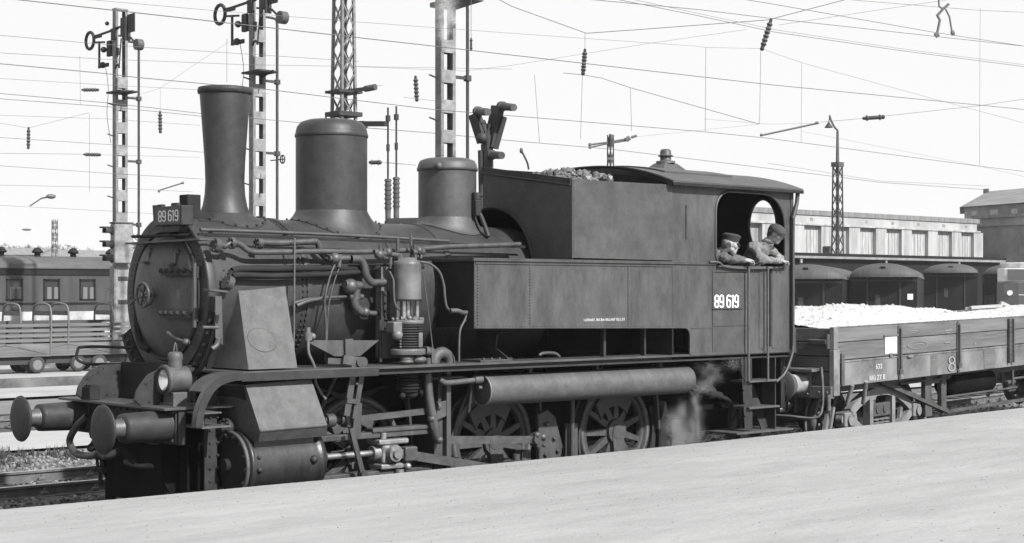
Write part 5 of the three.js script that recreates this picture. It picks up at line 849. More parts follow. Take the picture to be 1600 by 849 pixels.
{
  const cloth = (g) => mat(g, { tex: T.sand, rx: 1.5, rough: 0.95 });
  const A = [8.338,2.923,1.5], A2 = [8.374,2.73,1.48];
  // left: leans far over the sill and looks back along the train
  person('man in dark peaked cap leaning over the left end of the cab window', {
    head: [A[0], A[1], A[2]], yaw: 0.95, pitch: 0.12, roll: 0, neck: [A[0] - 0.05, A[1] - 0.11, 1.36],
    chest: [A[0] - 0.08, A[1] - 0.24, 1.22], waist: [A[0] - 0.1, 2.5, 1.02], pelvis: [A[0] - 0.08, 2.35, 0.85],
    shL: [A[0] - 0.15, A[1] - 0.09, 1.27], shR: [A[0] + 0.04, A[1] - 0.15, 1.3],
    arms: [[[A[0] - 0.16, A[1] - 0.1, 1.29], [A[0] - 0.05, 2.77, 1.45], [A[0] + 0.26, 2.735, 1.49]], [[A[0] + 0.05, A[1] - 0.16, 1.3], [A[0] + 0.1, 2.75, 1.42], [A[0] + 0.3, 2.75, 1.44]]],
    hands: [[[A[0] + 0.29, 2.73, 1.5], 1.5, 0.05, 0, -1], [[A[0] + 0.33, 2.75, 1.44], 1.4, 0.1, 0, 1]],
    cap: 'peaked', hat: cloth(0.035), coat: cloth(0.1), collar: cloth(0.3), cuff: null,
  });
  const Bp = [9.343,3.086,1.42];
  person('man in flat cap and pale jacket at the right end of the cab window', {
    head: [Bp[0], Bp[1], Bp[2]], yaw: 0.35, pitch: 0.4, roll: 0.05, neck: [Bp[0] - 0.06, Bp[1] - 0.12, 1.34],
    chest: [Bp[0] - 0.14, Bp[1] - 0.28, 1.2], waist: [Bp[0] - 0.16, 2.5, 0.98], pelvis: [Bp[0] - 0.16, 2.35, 0.82],
    shL: [Bp[0] - 0.26, Bp[1] - 0.17, 1.26], shR: [Bp[0] + 0.04, Bp[1] - 0.19, 1.26],
    arms: [[[Bp[0] - 0.27, Bp[1] - 0.18, 1.28], [Bp[0] - 0.32, 2.75, 1.44], [Bp[0] - 0.04, 2.735, 1.5]], [[Bp[0] + 0.05, Bp[1] - 0.2, 1.28], [Bp[0] + 0.1, 2.76, 1.4], [Bp[0] + 0.02, 2.76, 1.46]]],
    hands: [[[Bp[0] - 0.02, 2.735, 1.5], 1.4, 0.1, 0, -1], [[Bp[0] + 0.0, 2.77, 1.47], -0.9, 0.15, 0, 1]],
    cap: 'flat', hat: cloth(0.045), coat: cloth(0.17), collar: cloth(0.07), cuff: cloth(0.45),
  });
}

// ---------------------------------------------------------------- signals and masts
const S = {
  post: mat(0.19, { tex: T.grime, rx: 1, rough: 0.7 }), postDark: mat(0.045, { tex: T.grime, rx: 1, rough: 0.7 }), pale: mat(0.26, { tex: T.grime, rx: 1, rough: 0.7 }),
  black: mat(0.025, { tex: T.grime, rx: 1, rough: 0.7 }), grey: mat(0.08, { tex: T.grime, rx: 1, rough: 0.7 }), wire: mat(0.09, { rough: 0.6 }), porcelain: mat(0.05, { rough: 0.3 }),
};
// main semaphore: u runs to the left as seen from the track (world -z)
function semaphore(label, base, H, o) {
  const t = thing('semaphore_signal', label, 'signal', base, 'semaphore signals standing between the tracks', false);
  const P = (name, g, m, parent = t) => part(name, g, m, parent);
  // two channel legs side by side along the track, joined by plates on both faces
  const hx = o.w / 2, d = 0.08, hw = 0.15;
  for (const s of [-1, 1]) P('leg', [B(s * hx - 0.012, s * hx + 0.012, 0, H, -d, d), B(s > 0 ? hx - 0.065 : -hx - 0.012, s > 0 ? hx + 0.012 : -hx + 0.065, 0, H, d, d + 0.012), B(s > 0 ? hx - 0.065 : -hx - 0.012, s > 0 ? hx + 0.012 : -hx + 0.065, 0, H, -d - 0.012, -d)], S.post);
  P('post_cap', [B(-hx - 0.03, hx + 0.03, H, H + 0.06, -d - 0.03, d + 0.03, 0.02)], S.post);
  for (let y = 1.2; y < H - 1.6; y += o.step) for (const s of [-1, 1]) P('batten_plate', [B(-hx + 0.005, hx - 0.005, y, y + o.bat, s > 0 ? d + 0.013 : -d - 0.021, s > 0 ? d + 0.021 : -d - 0.013), studs([-1, 1].flatMap((e) => [[e * (hx - 0.04), y + 0.04, s * (d + 0.022)], [e * (hx - 0.04), y + o.bat - 0.04, s * (d + 0.022)]]), 0.013)], S.pale);
  // conduit and its brackets on the right hand side
  const cx = hx + 0.4, cTop = H - o.conduit;
  P('conduit', [cyl([cx, 0, 0], [cx, cTop - 0.15, 0], 0.034, 0.034, 12), tube([[cx, cTop - 0.15, 0], [cx - 0.03, cTop - 0.03, 0], [cx - 0.14, cTop, 0], [hx - 0.1, cTop, 0]], 0.032, 8, 20)], S.postDark);
  for (let y = cTop - 1.55; y > 1; y -= 1.75) P('conduit_bracket', [B(hx + 0.013, cx, y - 0.03, y + 0.03, -0.03, 0.03), B(cx - 0.06, cx + 0.06, y - 0.06, y + 0.06, -0.06, 0.06, 0.01)], S.postDark);
  for (let y = 1.6; y < H - 2; y += 0.85) P('climbing_peg', [cyl([-hx, y, -0.05], [-hx - 0.17, y + 0.05, -0.08], 0.018)], S.postDark);
  // arm
  if (o.arm) {
    const y = H - o.arm, a = P('signal_arm', [bar([-0.2, y + 0.09, hw + 0.1], [-0.2, y + 0.02, -hw - 1.0 * o.k], 0.03, 0.06), bar([-0.2, y - 0.2, -hw - 0.35], [-0.2, y - 0.13, -hw - 1.02 * o.k], 0.03, 0.05), B(-0.225, -0.205, y - 0.05, y + 0.06, -hw - 0.9 * o.k, -hw - 0.5 * o.k)], S.black);
    P('arm_ring', [torus([-0.2, y - 0.06, -hw - 1.22 * o.k], 0.235 * o.k, 0.045, 'x')], S.black, a);
    P('arm_plate', [B(-0.24, -0.21, y - 0.16, y + 0.34, hw + 0.3, hw + 0.6, 0.005), B(-0.2, -0.17, y - 0.1, y + 0.4, hw + 0.6, hw + 1.0, 0.005), B(-0.26, -0.1, y - 0.3, y + 0.35, hw + 0.56, hw + 0.62), bar([-0.2, y + 0.09, -hw], [-0.2, y + 0.12, hw + 0.4], 0.03, 0.06)], S.black, a);
    P('counterweight', [bar([-0.15, y - 0.1, hw + 0.05], [-0.15, y - 0.22, hw + 0.7], 0.03, 0.05), bar([-0.15, y - 0.22, hw + 0.7], [-0.15, y - 0.42, hw + 1.0], 0.03, 0.05), cyl([-0.24, y - 0.47, hw + 1.15], [-0.06, y - 0.47, hw + 1.15], 0.15, 0.15, 18)], S.grey, a);
    P('lamp_frame', [B(-0.22, -0.12, y - 0.62, y - 0.18, -hw - 0.24, -hw - 0.02, 0.03), B(-0.25, -0.2, y - 0.9, y - 0.8, -hw - 0.65, -hw - 0.1), B(-0.24, -0.2, y - 0.85, y - 0.15, -hw - 0.66, -hw - 0.6), ball([-0.26, y - 0.42, -hw - 0.3], 0.085), ball([-0.26, y - 0.84, -hw - 0.35], 0.09), B(-0.18, -0.1, y - 0.62, y - 0.42, -hw, hw), ball([-0.2, y + 0.3, -hw - 0.22], 0.06), B(-0.24, -0.14, y - 0.2, y + 0.12, -0.1, 0.1, 0.02)], S.black);
    P('wire_run', [tube([[-0.2, y - 0.9, -hw - 0.3], [-0.2, y - 1.5, -hw - 0.15], [-0.2, y - 2.2, -hw - 0.22], [-0.15, y - 3.0, -hw - 0.1]], 0.008, 6, 30), cyl([-0.2, y - 0.2, hw + 0.28], [-0.2, y - 1.0, hw + 0.16], 0.018), torus([-0.2, y - 1.0, hw + 0.06], 0.1, 0.03, 'x', Math.PI)], S.black);
    P('lamp_stage', [B(-0.3, 0.25, y - 1.66, y - 1.61, -hw - 0.1, hw + 0.4, 0.01), bar([0, y - 1.75, hw + 0.05], [0, y - 1.64, hw + 0.55], 0.03, 0.04)], S.black);
  }
  if (o.stage) P('work_stage', [hexa([[-0.2, H - o.stage, -hw - 0.1], [-0.2, H - o.stage, 0.7], [0.4, H - o.stage, 0.7], [0.4, H - o.stage, -hw - 0.1]], [[-0.2, H - o.stage - 0.09, -hw - 0.1], [-0.2, H - o.stage - 0.02, hw + 0.55], [0.4, H - o.stage - 0.02, hw + 0.55], [0.4, H - o.stage - 0.09, -hw - 0.1]])], S.grey);
  if (o.headLights) {
    const y1 = 3.2, y2 = 4.28, hl = P('light_box', [B(-0.36, 0.2, y1, y2, 0.1, 0.36, 0.03)], S.pale);
    P('box_lid', [B(-0.38, 0.22, y2, y2 + 0.05, 0.08, 0.38, 0.02), B(0.201, 0.23, y1 + 0.1, y1 + 0.4, 0.15, 0.3, 0.01), B(0.201, 0.23, y2 - 0.45, y2 - 0.15, 0.15, 0.3, 0.01)], S.grey, hl);
    for (const y of [y1 + 0.12, y1 + 0.5, y1 + 0.88]) P('light_hood', [prismX([...arc(0.23, y, 0.12, -0.5, Math.PI + 0.5, 12), ...arc(0.23, y, 0.105, Math.PI + 0.5, -0.5, 12)], -0.6, -0.361), cyl([-0.4, y, 0.23], [-0.362, y, 0.23], 0.1, 0.1, 16), B(-0.7, -0.6, y + 0.07, y + 0.115, 0.13, 0.33, 0.01)], S.black, hl);
    P('cabinet', [B(-0.26, 0.26, 0, 3.12, -0.13, 0.13, 0.02)], S.pale);
    for (const y of [2.72, 2.08, 1.18, 0.62, 0.1]) P('cabinet_slot', [B(-0.14, 0.16, y, y + 0.12, 0.132, 0.138)], S.black);
    P('cabinet_rail', [B(0.2, 0.26, 0, 3.1, 0.135, 0.16, 0.01), B(-0.26, -0.2, 0, 3.1, 0.135, 0.15, 0.01), B(-0.27, 0.27, 1.58, 1.61, 0.14, 0.165), studs([...line([0.23, 0.2, 0.162], [0.23, 3, 0.162], 16), ...line([-0.23, 0.2, 0.152], [-0.23, 3, 0.152], 16)], 0.016)], S.post);
    P('post_fittings', [B(-0.52, -0.36, 0.95, 1.6, -0.1, 0.1, 0.02)], mat(0.7, { rough: 0.6 }));
    P('side_box', [B(0.45, 0.7, 0.6, 1.9, -0.1, 0.1, 0.03), ball([0.4, 1.2, 0.1], 0.07), ball([0.42, 0.9, 0.1], 0.07), cyl([0.3, 1.25, 0.1], [0.85, 1.3, 0.1], 0.02)], S.grey);
  }
  return t;
}
semaphore('lattice semaphore mast farthest left, with a three lamp box on its foot', [14.29, -0.1, -25.29], 10.15, { w: 0.34, step: 0.62, bat: 0.3, conduit: 0.82 * 1.0, arm: 0.62, k: 1, headLights: true });
semaphore('semaphore mast rising just behind the engine chimney, its ring arm cut by the photo top', [14.17, -0.1, -18.26], 10.2, { w: 0.34, step: 0.66, bat: 0.3, conduit: 1.1, arm: 0.85, k: 1.0 });
semaphore('thickest lattice signal mast, between the two boiler domes, its top lost in smoke', [13.27, -0.1, -10.05], 9.2, { w: 0.36, step: 0.6, bat: 0.26, conduit: 0.9, stage: 0.98 });
{
  // hand-wheel on a bracket of the second mast
  const c = [14.228,5.474,-17.266];
  solo('hand_wheel', 'small spoked wheel on a bracket beside the mast behind the chimney', 'wheel', [torus(c, 0.095, 0.016, 'x'), cyl([c[0], c[1] - 0.09, c[2]], [c[0], c[1] + 0.09, c[2]], 0.012), cyl([c[0], c[1], c[2] - 0.5], [c[0], c[1], c[2] + 0.09], 0.014)], S.postDark);
  const q = [12.74,7.872,-9.449];
  droplets('smoke', 'thin pale smoke drifting across the top of the thickest signal mast', 'smoke', [[q[0], q[1] + 0.35, q[2], 0.22, 0.35, 0.22, 3], [q[0] + 0.05, q[1] - 0.1, q[2], 0.18, 0.22, 0.18, 2], [q[0], q[1] - 0.45, q[2], 0.14, 0.22, 0.14, 1.2], [q[0] + 0.3, q[1] - 0.2, q[2], 0.16, 0.1, 0.1, 0.7]], 150000, 0.001, 0.7);
}
// colour light signal with three long hoods on a forked head
{
  const b = [10.612,2.073,-5.712], t = thing('light_signal', 'forked light signal head with three long hoods behind the coal bunker', 'signal', [b[0], -0.1, b[2]]);
  const P = (name, g, m) => part(name, g, m, t), box = (p, q, w, d) => bar(p, q, d, w, [0, 0, 1]);
  P('signal_post', [cyl([b[0], -0.1, b[2]], [10.604,5.043,-5.719], 0.09, 0.09, 14), cyl([10.516,4.719,-5.799], [10.532,3.531,-5.785], 0.05)], S.black);
  P('left_plate', [box([10.435,5.335,-5.871], [10.548,4.86,-5.77], 0.2, 0.12), box([10.508,5.205,-5.806], [10.588,4.924,-5.734], 0.16, 0.1), ball([10.466,4.915,-5.709], 0.1)], S.black);
  P('right_plate', [box([10.732,5.464,-5.604], [10.628,4.773,-5.698], 0.22, 0.12), box([10.788,5.292,-5.553], [10.676,4.752,-5.654], 0.14, 0.1)], S.black);
  P('centre_plate', [box([10.612,5.162,-5.712], [10.572,4.827,-5.748], 0.12, 0.1), box([10.588,4.827,-5.734], [10.604,4.428,-5.719], 0.16, 0.12)], S.black);
  for (const [p, q] of [[[10.468,5.378,-5.842], [10.34,5.322,-5.418]], [[10.764,5.464,-5.575], [10.664,5.397,-5.126]], [[10.636,4.644,-5.69], [10.514,4.599,-5.262]]]) P('light_hood', [cyl(p, q, 0.07, 0.062, 16), cyl(p, p.map((v, i) => v + (q[i] - p[i]) * 0.2), 0.085, 0.085, 16)], S.grey);
}
// tall lattice mast carrying the wires
function latticeMast(label, base, H, w0, w1, n, extra, m = S.post) {
  const t = thing('lattice_mast', label, 'mast', base, null, false);
  const P = (name, g, mm = m) => part(name, g, mm, t), W = (y) => (w0 + (w1 - w0) * y / H) / 2;
  for (const [sx, sz] of [[-1, -1], [-1, 1], [1, -1], [1, 1]]) P('corner_post', [bar([sx * w0 / 2, 0, sz * w0 / 2], [sx * w1 / 2, H, sz * w1 / 2], w0 * 0.12, w0 * 0.12, [1, 0, 0])]);
  for (let i = 0; i < n; i++) {
    const a = H * i / n, b = H * (i + 1) / n, wa = W(a), wb = W(b);
    for (const s of [-1, 1]) {
      P('brace', [bar([-wa, a, s * wa], [wb, b, s * wb], 0.025, 0.04)]); P('brace', [bar([wa, a, s * wa], [-wb, b, s * wb], 0.02, 0.04)]);
      P('brace', [bar([s * wa, a, -wa], [s * wb, b, wb], 0.025, 0.04)]); P('brace', [bar([s * wa, a, wa], [s * wb, b, -wb], 0.02, 0.04)]);
    }
  }
  extra?.(t, P);
  return t;
}
latticeMast('tall lattice catenary mast rising behind the big steam dome', [19.45, -0.1, -21.98], 14.5, 0.64, 0.3, 22, (t, P) => {
  const y = 7.05;
  P('cross_beam', [bar([-0.1, y + 0.15, -0.75], [0.3, y, 1.55], 0.1, 0.14), bar([0.2, y + 0.1, -0.6], [0.3, y + 0.05, 0.6], 0.2, 0.2), B(-0.4, 0.4, y + 0.3, y + 0.42, -0.35, 0.35), B(-0.4, 0.4, y + 0.95, y + 1.02, -0.35, 0.35), bar([0, y + 1.0, 0.1], [0.3, y + 1.05, 0.75], 0.08, 0.1)], S.black);
  P('insulator', [cyl([0.3, y + 1.05, 0.6], [0.4, y + 1.08, 0.95], 0.09), cyl([-0.1, y + 0.1, -0.72], [-0.1, y + 0.42, -0.72], 0.05, 0.02), cyl([0.0, y + 0.0, -0.5], [0.0, y + 0.3, -0.5], 0.1)], S.porcelain);
});
for (const [px, lab] of [[605, 'left hand thin isolator rod on a ribbed insulator beside the steam dome'], [618, 'right hand thin isolator rod on a ribbed insulator beside the steam dome']]) {
  const a = px === 605 ? [20.363,7.509,-21.159] : [20.537,7.545,-21.002], b = px === 605 ? [20.376,4.269,-21.147] : [20.55,4.323,-20.99], h = a[1] - b[1], t = thing('isolator_rod', lab, 'isolator', [b[0], b[1], b[2]], 'isolator rods beside the steam dome', false);
  const up = (f, r) => cyl([0, h * f[0], 0], [0, h * f[1], 0], r, r, 12);
  part('rod', [up([0, 1], 0.028), up([0.88, 0.93], 0.07), up([0.62, 0.68], 0.05)], S.black, t);
  part('insulator', [up([0.1, 0.38], 0.085), [0.12, 0.16, 0.2, 0.24, 0.28, 0.32, 0.36].map((f) => up([f, f + 0.012], 0.105)), up([0.0, 0.1], 0.08)], S.grey, t);
}
{ const a = [20.376,4.305,-21.147], b = [21.031,4.323,-20.556]; solo('isolator_beam', 'dark steel beam under the isolator rods between the domes', 'beam', [bar(a, b, 0.2, 0.16), cyl([a[0], -0.1, a[2]], a, 0.1), cyl([b[0], -0.1, b[2]], b, 0.1)], S.black); }
latticeMast('slim lattice lamp mast with a hooked top standing before the long white building', [[79.039,1.293,-49.025][0], -0.1, [79.039,1.293,-49.025][2]].map((v) => v), 10.7, 0.62, 0.42, 12, (t, P) => {
  P('lamp_pole', [cyl([0, 10.7, 0], [0, 13.0, 0], 0.12, 0.08), tube([[0, 13.0, 0], [-0.1, 13.2, -0.15], [-0.25, 13.7, -0.35], [-0.3, 14.0, -0.42]], 0.07, 8, 16), B(-0.3, 0.3, 10.6, 10.9, -0.3, 0.3)], S.grey);
  P('lamp_shade', [lathe([[0.05, 13.55], [0.1, 13.45], [0.28, 13.2], [0.26, 13.18], [0.001, 13.25]], -0.35, -0.45, 16), cyl([-0.35, 13.5, -0.45], [-0.3, 13.9, -0.42], 0.03)], S.black);
  P('mast_box', [B(-0.5, -0.2, 4.6, 5.4, -0.9, -0.25, 0.1)], S.postDark);
}, S.postDark);
latticeMast('small far lattice mast standing above the coach roof at the left', [[45.452,2.573,-92.808][0], -0.1, [45.452,2.573,-92.808][2]], 7.6, 0.34, 0.3, 9, null, S.post);
// catenary posts and arms seen above the cab roof
{
  const m = latticeMast('short lattice post with a double wire arm above the cab roof', [[35.762,6.063,-27.466][0], -0.1, [35.762,6.063,-27.466][2]], 8.3, 0.22, 0.16, 14, null, S.postDark);
  solo('registration_boom', 'double tubed registration arm on the short post above the cab roof', 'wire arm', [poly([[35.21,7.839,-27.965], [35.744,7.935,-27.482], [36.226,8.055,-27.048]], 0.035), poly([[35.21,7.743,-27.965], [35.744,7.887,-27.482], [36.19,7.983,-27.08]], 0.03), cyl([36.19,8.007,-27.08], [36.297,8.103,-26.984], 0.09), cyl([36.332,8.103,-26.951], [36.493,8.175,-26.807], 0.05), ball([35.192,7.839,-27.981], 0.07), ball([35.192,7.743,-27.981], 0.07), cyl([35.78,8.223,-27.45], [35.744,7.887,-27.482], 0.08)], S.wire);
  solo('registration_boom', 'long sloping registration arm to the right of the cab roof', 'wire arm', [poly([[32.079,7.203,-17.32], [32.495,7.323,-16.944], [33.386,7.583,-16.14]], 0.03), ball([32.109,7.223,-17.293], 0.05), ball([33.401,7.603,-16.127], 0.05, 1.6, 1, 1)], S.wire);
  solo('registration_boom', 'short sloping registration arm with a dark insulator, over the coach at the left', 'wire arm', [poly([[32.968,7.131,-70.4], [33.449,7.563,-69.965]], 0.04), ball([33.85,7.671,-69.604], 0.18, 1.6, 0.8, 1.2), cyl([33.449,7.563,-69.965], [33.85,7.671,-69.604], 0.05)], S.wire);
  solo('registration_boom', 'short sloping registration arm between the left mast and the number box', 'wire arm', [poly([[33.282,7.367,-56.646], [34.184,7.751,-55.831]], 0.035), ball([33.305,7.335,-56.624], 0.07), ball([34.184,7.751,-55.831], 0.07)], S.wire);
  solo('registration_boom', 'small dark wire clamp over the coach roof at the far left', 'wire clamp', [ball([35.057,5.991,-75.249], 0.2, 1.5, 0.35, 1)], S.wire);
}
// insulators hanging in the wires
const insulator = (label, a, b, r, group, n = 5) => {
  const t = thing('insulator', label, 'insulator', a, group, false), d = b.map((v, i) => v - a[i]), P = (f) => d.map((v) => v * f);
  part('cap', [cyl([0, 0, 0], P(0.12), r * 0.5), cyl(P(0.88), P(1), r * 0.6), cyl(P(0.1), P(0.9), r * 0.62), ball([0, 0, 0], r * 0.5), ball(P(1), r * 0.7)], S.black, t);
  part('shed', Array.from({ length: n }, (_, i) => { const f = 0.16 + 0.68 * i / (n - 1); return [cyl(P(f - 0.06), P(f), r * 0.65, r), cyl(P(f), P(f + 0.06), r, r * 0.65)]; }), S.porcelain, t);
};
const gI = 'insulators hanging in the catenary';
insulator('string insulator hanging under the wire crossing, high above the coal heap', [13.934,6.867,-6.755], [13.907,6.423,-6.779], 0.055, gI, 6);
insulator('slanting string insulator under the wires above the cab roof end', [16.526,7.431,-4.415], [16.402,6.891,-4.528], 0.06, gI, 6);
insulator('string insulator hanging between the lattice mast and the thickest signal', [17.825,7.703,-16.714], [17.849,7.127,-16.692], 0.07, gI);
insulator('string insulator hanging between the left mast and the chimney', [23.21,9.063,-38.794], [23.219,8.319,-38.786], 0.09, gI);
insulator('string insulator hanging left of the first semaphore mast', [19.549,8.463,-42.099], [19.54,7.719,-42.107], 0.08, gI);
insulator('upper of two level rod insulators beside the first semaphore mast', [16.341,8.633,-31.524], [16.698,8.633,-31.202], 0.07, gI);
insulator('lower of two level rod insulators beside the first semaphore mast', [16.386,6.613,-31.483], [16.742,6.603,-31.162], 0.07, gI);
insulator('level double insulator floating right of the lamp mast in the sky', [30.318,7.203,-12.174], [30.719,7.239,-11.812], 0.09, gI, 2);
insulator('two bead insulator between the big dome and the isolator rods', [19.398,5.881,-20.682], [19.594,5.881,-20.506], 0.09, gI, 2);
insulator('tiny insulator hanging from a wire by the top right corner of the second dome', [15.603,7.873,-11.984], [15.603,7.621,-11.984], 0.04, gI, 2);
{
  // forked hanger at the top right
  solo('wire_hanger', 'bent forked hanger holding two wires near the top right corner', 'wire hanger', [poly([[19.003,7.731,-2.18],[18.914,7.623,-2.261],[18.843,7.515,-2.325],[18.878,7.431,-2.293],[18.834,7.131,-2.333]], 0.025), poly([[18.958,7.635,-2.22],[19.012,7.491,-2.172],[19.047,7.203,-2.14]], 0.018), poly([[18.86,7.851,-2.309],[18.869,7.683,-2.301],[18.923,7.635,-2.253]], 0.018), cyl([18.816,7.131,-2.349], [18.851,7.167,-2.317], 0.05), cyl([19.039,7.179,-2.148], [19.074,7.191,-2.116], 0.05)], S.wire);
}
// the overhead wires
const gW = 'overhead wires';
const wires = [
  [[[-0.129,5.965,-4.5],[1.729,6.01,-4.5],[4.486,6.056,-4.5],[8.423,6.117,-4.5],[16.537,6.228,-4.5],[25.65,6.453,-4.5],[35.349,6.713,-4.5]], 0.014], [[[3.033,6.737,-8],[4.558,6.828,-8],[6.6,6.911,-8],[9.523,7.053,-8],[13.215,7.251,-8],[18.446,7.544,-8],[18.796,7.552,-8],[20.66,7.715,-8]], 0.007],
  [[[2.877,6.273,-9],[4.81,6.319,-9],[5.973,6.356,-9],[7.845,6.437,-9],[10.334,6.544,-9]], 0.008], [[[5.008,6.765,-14],[7.976,6.888,-14],[8.533,6.929,-14],[11.06,7.08,-14],[14.045,7.321,-14],[18.63,7.69,-14]], 0.009],
  [[[2.877,5.846,-9],[5.28,5.861,-9],[5.809,5.847,-9],[7.525,5.858,-9],[8.5,5.863,-9],[9.719,5.839,-9],[12.084,5.8,-9],[14.117,5.827,-9],[19.88,5.894,-9],[22.125,5.895,-9],[31.159,5.713,-9],[33.385,5.687,-9]], 0.014],
  [[[6.712,6.847,-18],[10.096,6.951,-18],[14.334,7.116,-18]], 0.008], [[[5.008,6.036,-14],[7.976,6.034,-14],[10.003,5.984,-14],[12.509,5.965,-14]], 0.013], [[[5.86,6.181,-16],[9.036,6.212,-16],[11.317,6.177,-16]], 0.013],
  [[[7.565,6.284,-20],[11.156,6.429,-20],[13.626,6.448,-20]], 0.008], [[[8.417,6.015,-22],[12.216,6.022,-22],[14.944,5.988,-22]], 0.012], [[[8.417,5.594,-22],[11.536,5.742,-22]], 0.01], [[[11.952,5.75,-22],[14.829,5.847,-22]], 0.007],
  [[[9.27,5.517,-24],[13.276,5.461,-24],[16.153,5.443,-24]], 0.012], [[[10.122,5.131,-26],[14.336,5.23,-26],[16.979,5.215,-26]], 0.01], [[[10.122,4.63,-26],[14.336,4.571,-26],[16.979,4.511,-26]], 0.009],
  [[[18.053,8.799,-43.45],[19.549,8.463,-42.099],[21.242,9.039,-40.571]], 0.012], [[[22.418,9.615,-39.51],[23.202,9.951,-38.802],[25.126,11.703,-37.066]], 0.009], [[[12.774,5.721,-12],[14.534,5.732,-12],[16.825,5.711,-12],[19.93,5.71,-12],[25.851,5.559,-12],[30.865,5.419,-12],[36.536,5.442,-12]], 0.014], [[[13.274,5.033,-12],[14.026,5.019,-12]], 0.01],
  [[[28.335,5.945,-14],[33.726,5.69,-14],[39.823,5.802,-14]], 0.01], [[[16.708,7.959,-17.722],[18.728,7.847,-15.899],[19.618,7.991,-15.095],[22.22,8.551,-12.747],[23.978,8.887,-11.161]], 0.008],
  [[[12.651,7.875,-7.913],[12.918,7.683,-7.672],[13.943,7.185,-6.747]], 0.014], [[[13.943,7.179,-6.747],[14.7,7.251,-6.064],[16.482,7.431,-4.456],[17.64,7.839,-3.41]], 0.014],
  [[[8.561,6.465,-1.5],[11.163,6.61,-1.5],[12.811,6.672,-1.5],[17.534,6.882,-1.5],[20.493,7.015,-1.5],[25.636,7.244,-1.5]], 0.011], [[[11.227,6.8,-1.2],[12.439,6.821,-1.2],[17.073,6.865,-1.2],[19.977,6.928,-1.2],[23.658,6.995,-1.2]], 0.011], [[[10.289,6.813,-2.5],[12.318,6.774,-2.5],[14.224,6.723,-2.5],[17.757,6.777,-2.5],[22.212,6.89,-2.5],[27.674,7.015,-2.5]], 0.011], [[[10.64,6.856,-2.5],[12.583,6.804,-2.5],[14.309,6.765,-2.5],[17.757,6.812,-2.5],[22.212,6.929,-2.5]], 0.007],
  [[[13.631,6.435,-7.028],[13.907,6.399,-6.779],[14.166,6.339,-6.546],[14.567,6.159,-6.184],[16.366,5.475,-4.56]], 0.012], [[[20.66,7.715,-8],[21.109,7.66,-8],[22.098,7.54,-8],[27.456,7.141,-8],[31.666,6.846,-8]], 0.008], [[[19.809,8.001,-6.841],[21.959,8.436,-4.9],[22.666,8.572,-4.263]], 0.008],
  [[[19.187,8.245,-5],[19.918,8.296,-5],[24.556,8.632,-5],[26.509,8.817,-5]], 0.01], [[[29.396,7.095,-13.006],[30.318,7.203,-12.174],[32.75,7.563,-9.979],[33.658,7.743,-9.159]], 0.012], [[[26.977,7.185,-15.189],[28.313,7.041,-13.983],[29.396,7.059,-13.006]], 0.007], [[[33.044,7.343,-16.449],[37.187,6.243,-12.71],[38.196,5.923,-11.799]], 0.007],
  [[[36.297,8.103,-26.984],[37.473,8.271,-25.922],[39.914,8.607,-23.719]], 0.009], [[[19.508,8.013,-21.93],[20.256,8.139,-21.255]], 0.012], [[[19.594,5.881,-20.506],[20.339,5.81,-19.833]], 0.01], [[[16.878,7.05,-16],[18.292,7.038,-16]], 0.01],
];
const wireLabels = ["dark overhead wire falling from the top left corner across to the right edge",
  "faint overhead wire along the photo top from left of the chimney to the slanting insulator",
  "faint overhead wire passing just above the first signal ring towards the lattice mast",
  "faint overhead wire crossing the first mast below its arm, ending near the second dome",
  "dark overhead wire crossing the chimney rim and running on to the right edge",
  "faint overhead wire just above the upper level insulator at the left",
  "overhead wire crossing the left masts at the chimney's upper third",
  "overhead wire just beneath the wire at the chimney's upper third",
  "faint overhead wire level with the hanging insulator between mast and chimney",
  "overhead wire crossing the chimney's middle from the left edge",
  "level wire holding the lower rod insulator at the left",
  "faint wire from the lower rod insulator right to the chimney",
  "overhead wire crossing the left mast halfway between insulator and lamp box",
  "lower overhead wire above the distant sheds at the left",
  "lowest overhead wire at the left, near the coach roof",
  "span wire dipping to the insulator at the far left",
  "faint slanting span wire rising from the insulator to the second signal ring",
  "dark overhead wire between the steam dome and the roof vent, on to the white building",
  "short wire running from the isolator rods to the second dome",
  "lowest overhead wire right of the cab, above the white building",
  "faint slanting span wire rising from lattice mast to the upper right",
  "short dark span wire from the top edge down to the wire crossing",
  "span wire rising from the wire crossing to the top right",
  "upper dark wire reaching the right edge below the forked hanger",
  "wire joining the forked hanger's longer leg from the upper right",
  "beaded wire slanting down from the top centre to the right edge",
  "thin companion of the beaded wire at the upper right",
  "wire slanting down right from the insulator above the coal heap",
  "faint wire slanting from the cab roof insulator to the right edge",
  "faint span wire rising under the forked hanger",
  "faint wire running along the top right corner",
  "span wire through the level double insulator right of the lamp mast",
  "faint wire leading to the long sloping boom from the left",
  "faint wire falling right behind the lamp mast top",
  "thin wire between the short post's boom and the long sloping boom",
  "short slanting wire from the lattice mast's insulator",
  "thin wire right of the two bead insulator",
  "short wire below the string insulator between lattice mast and signal"];
wires.forEach(([pts, r], i) => solo('overhead_wire', wireLabels[i], 'wire', poly(pts, r * 0.5, 5), S.wire, gW));
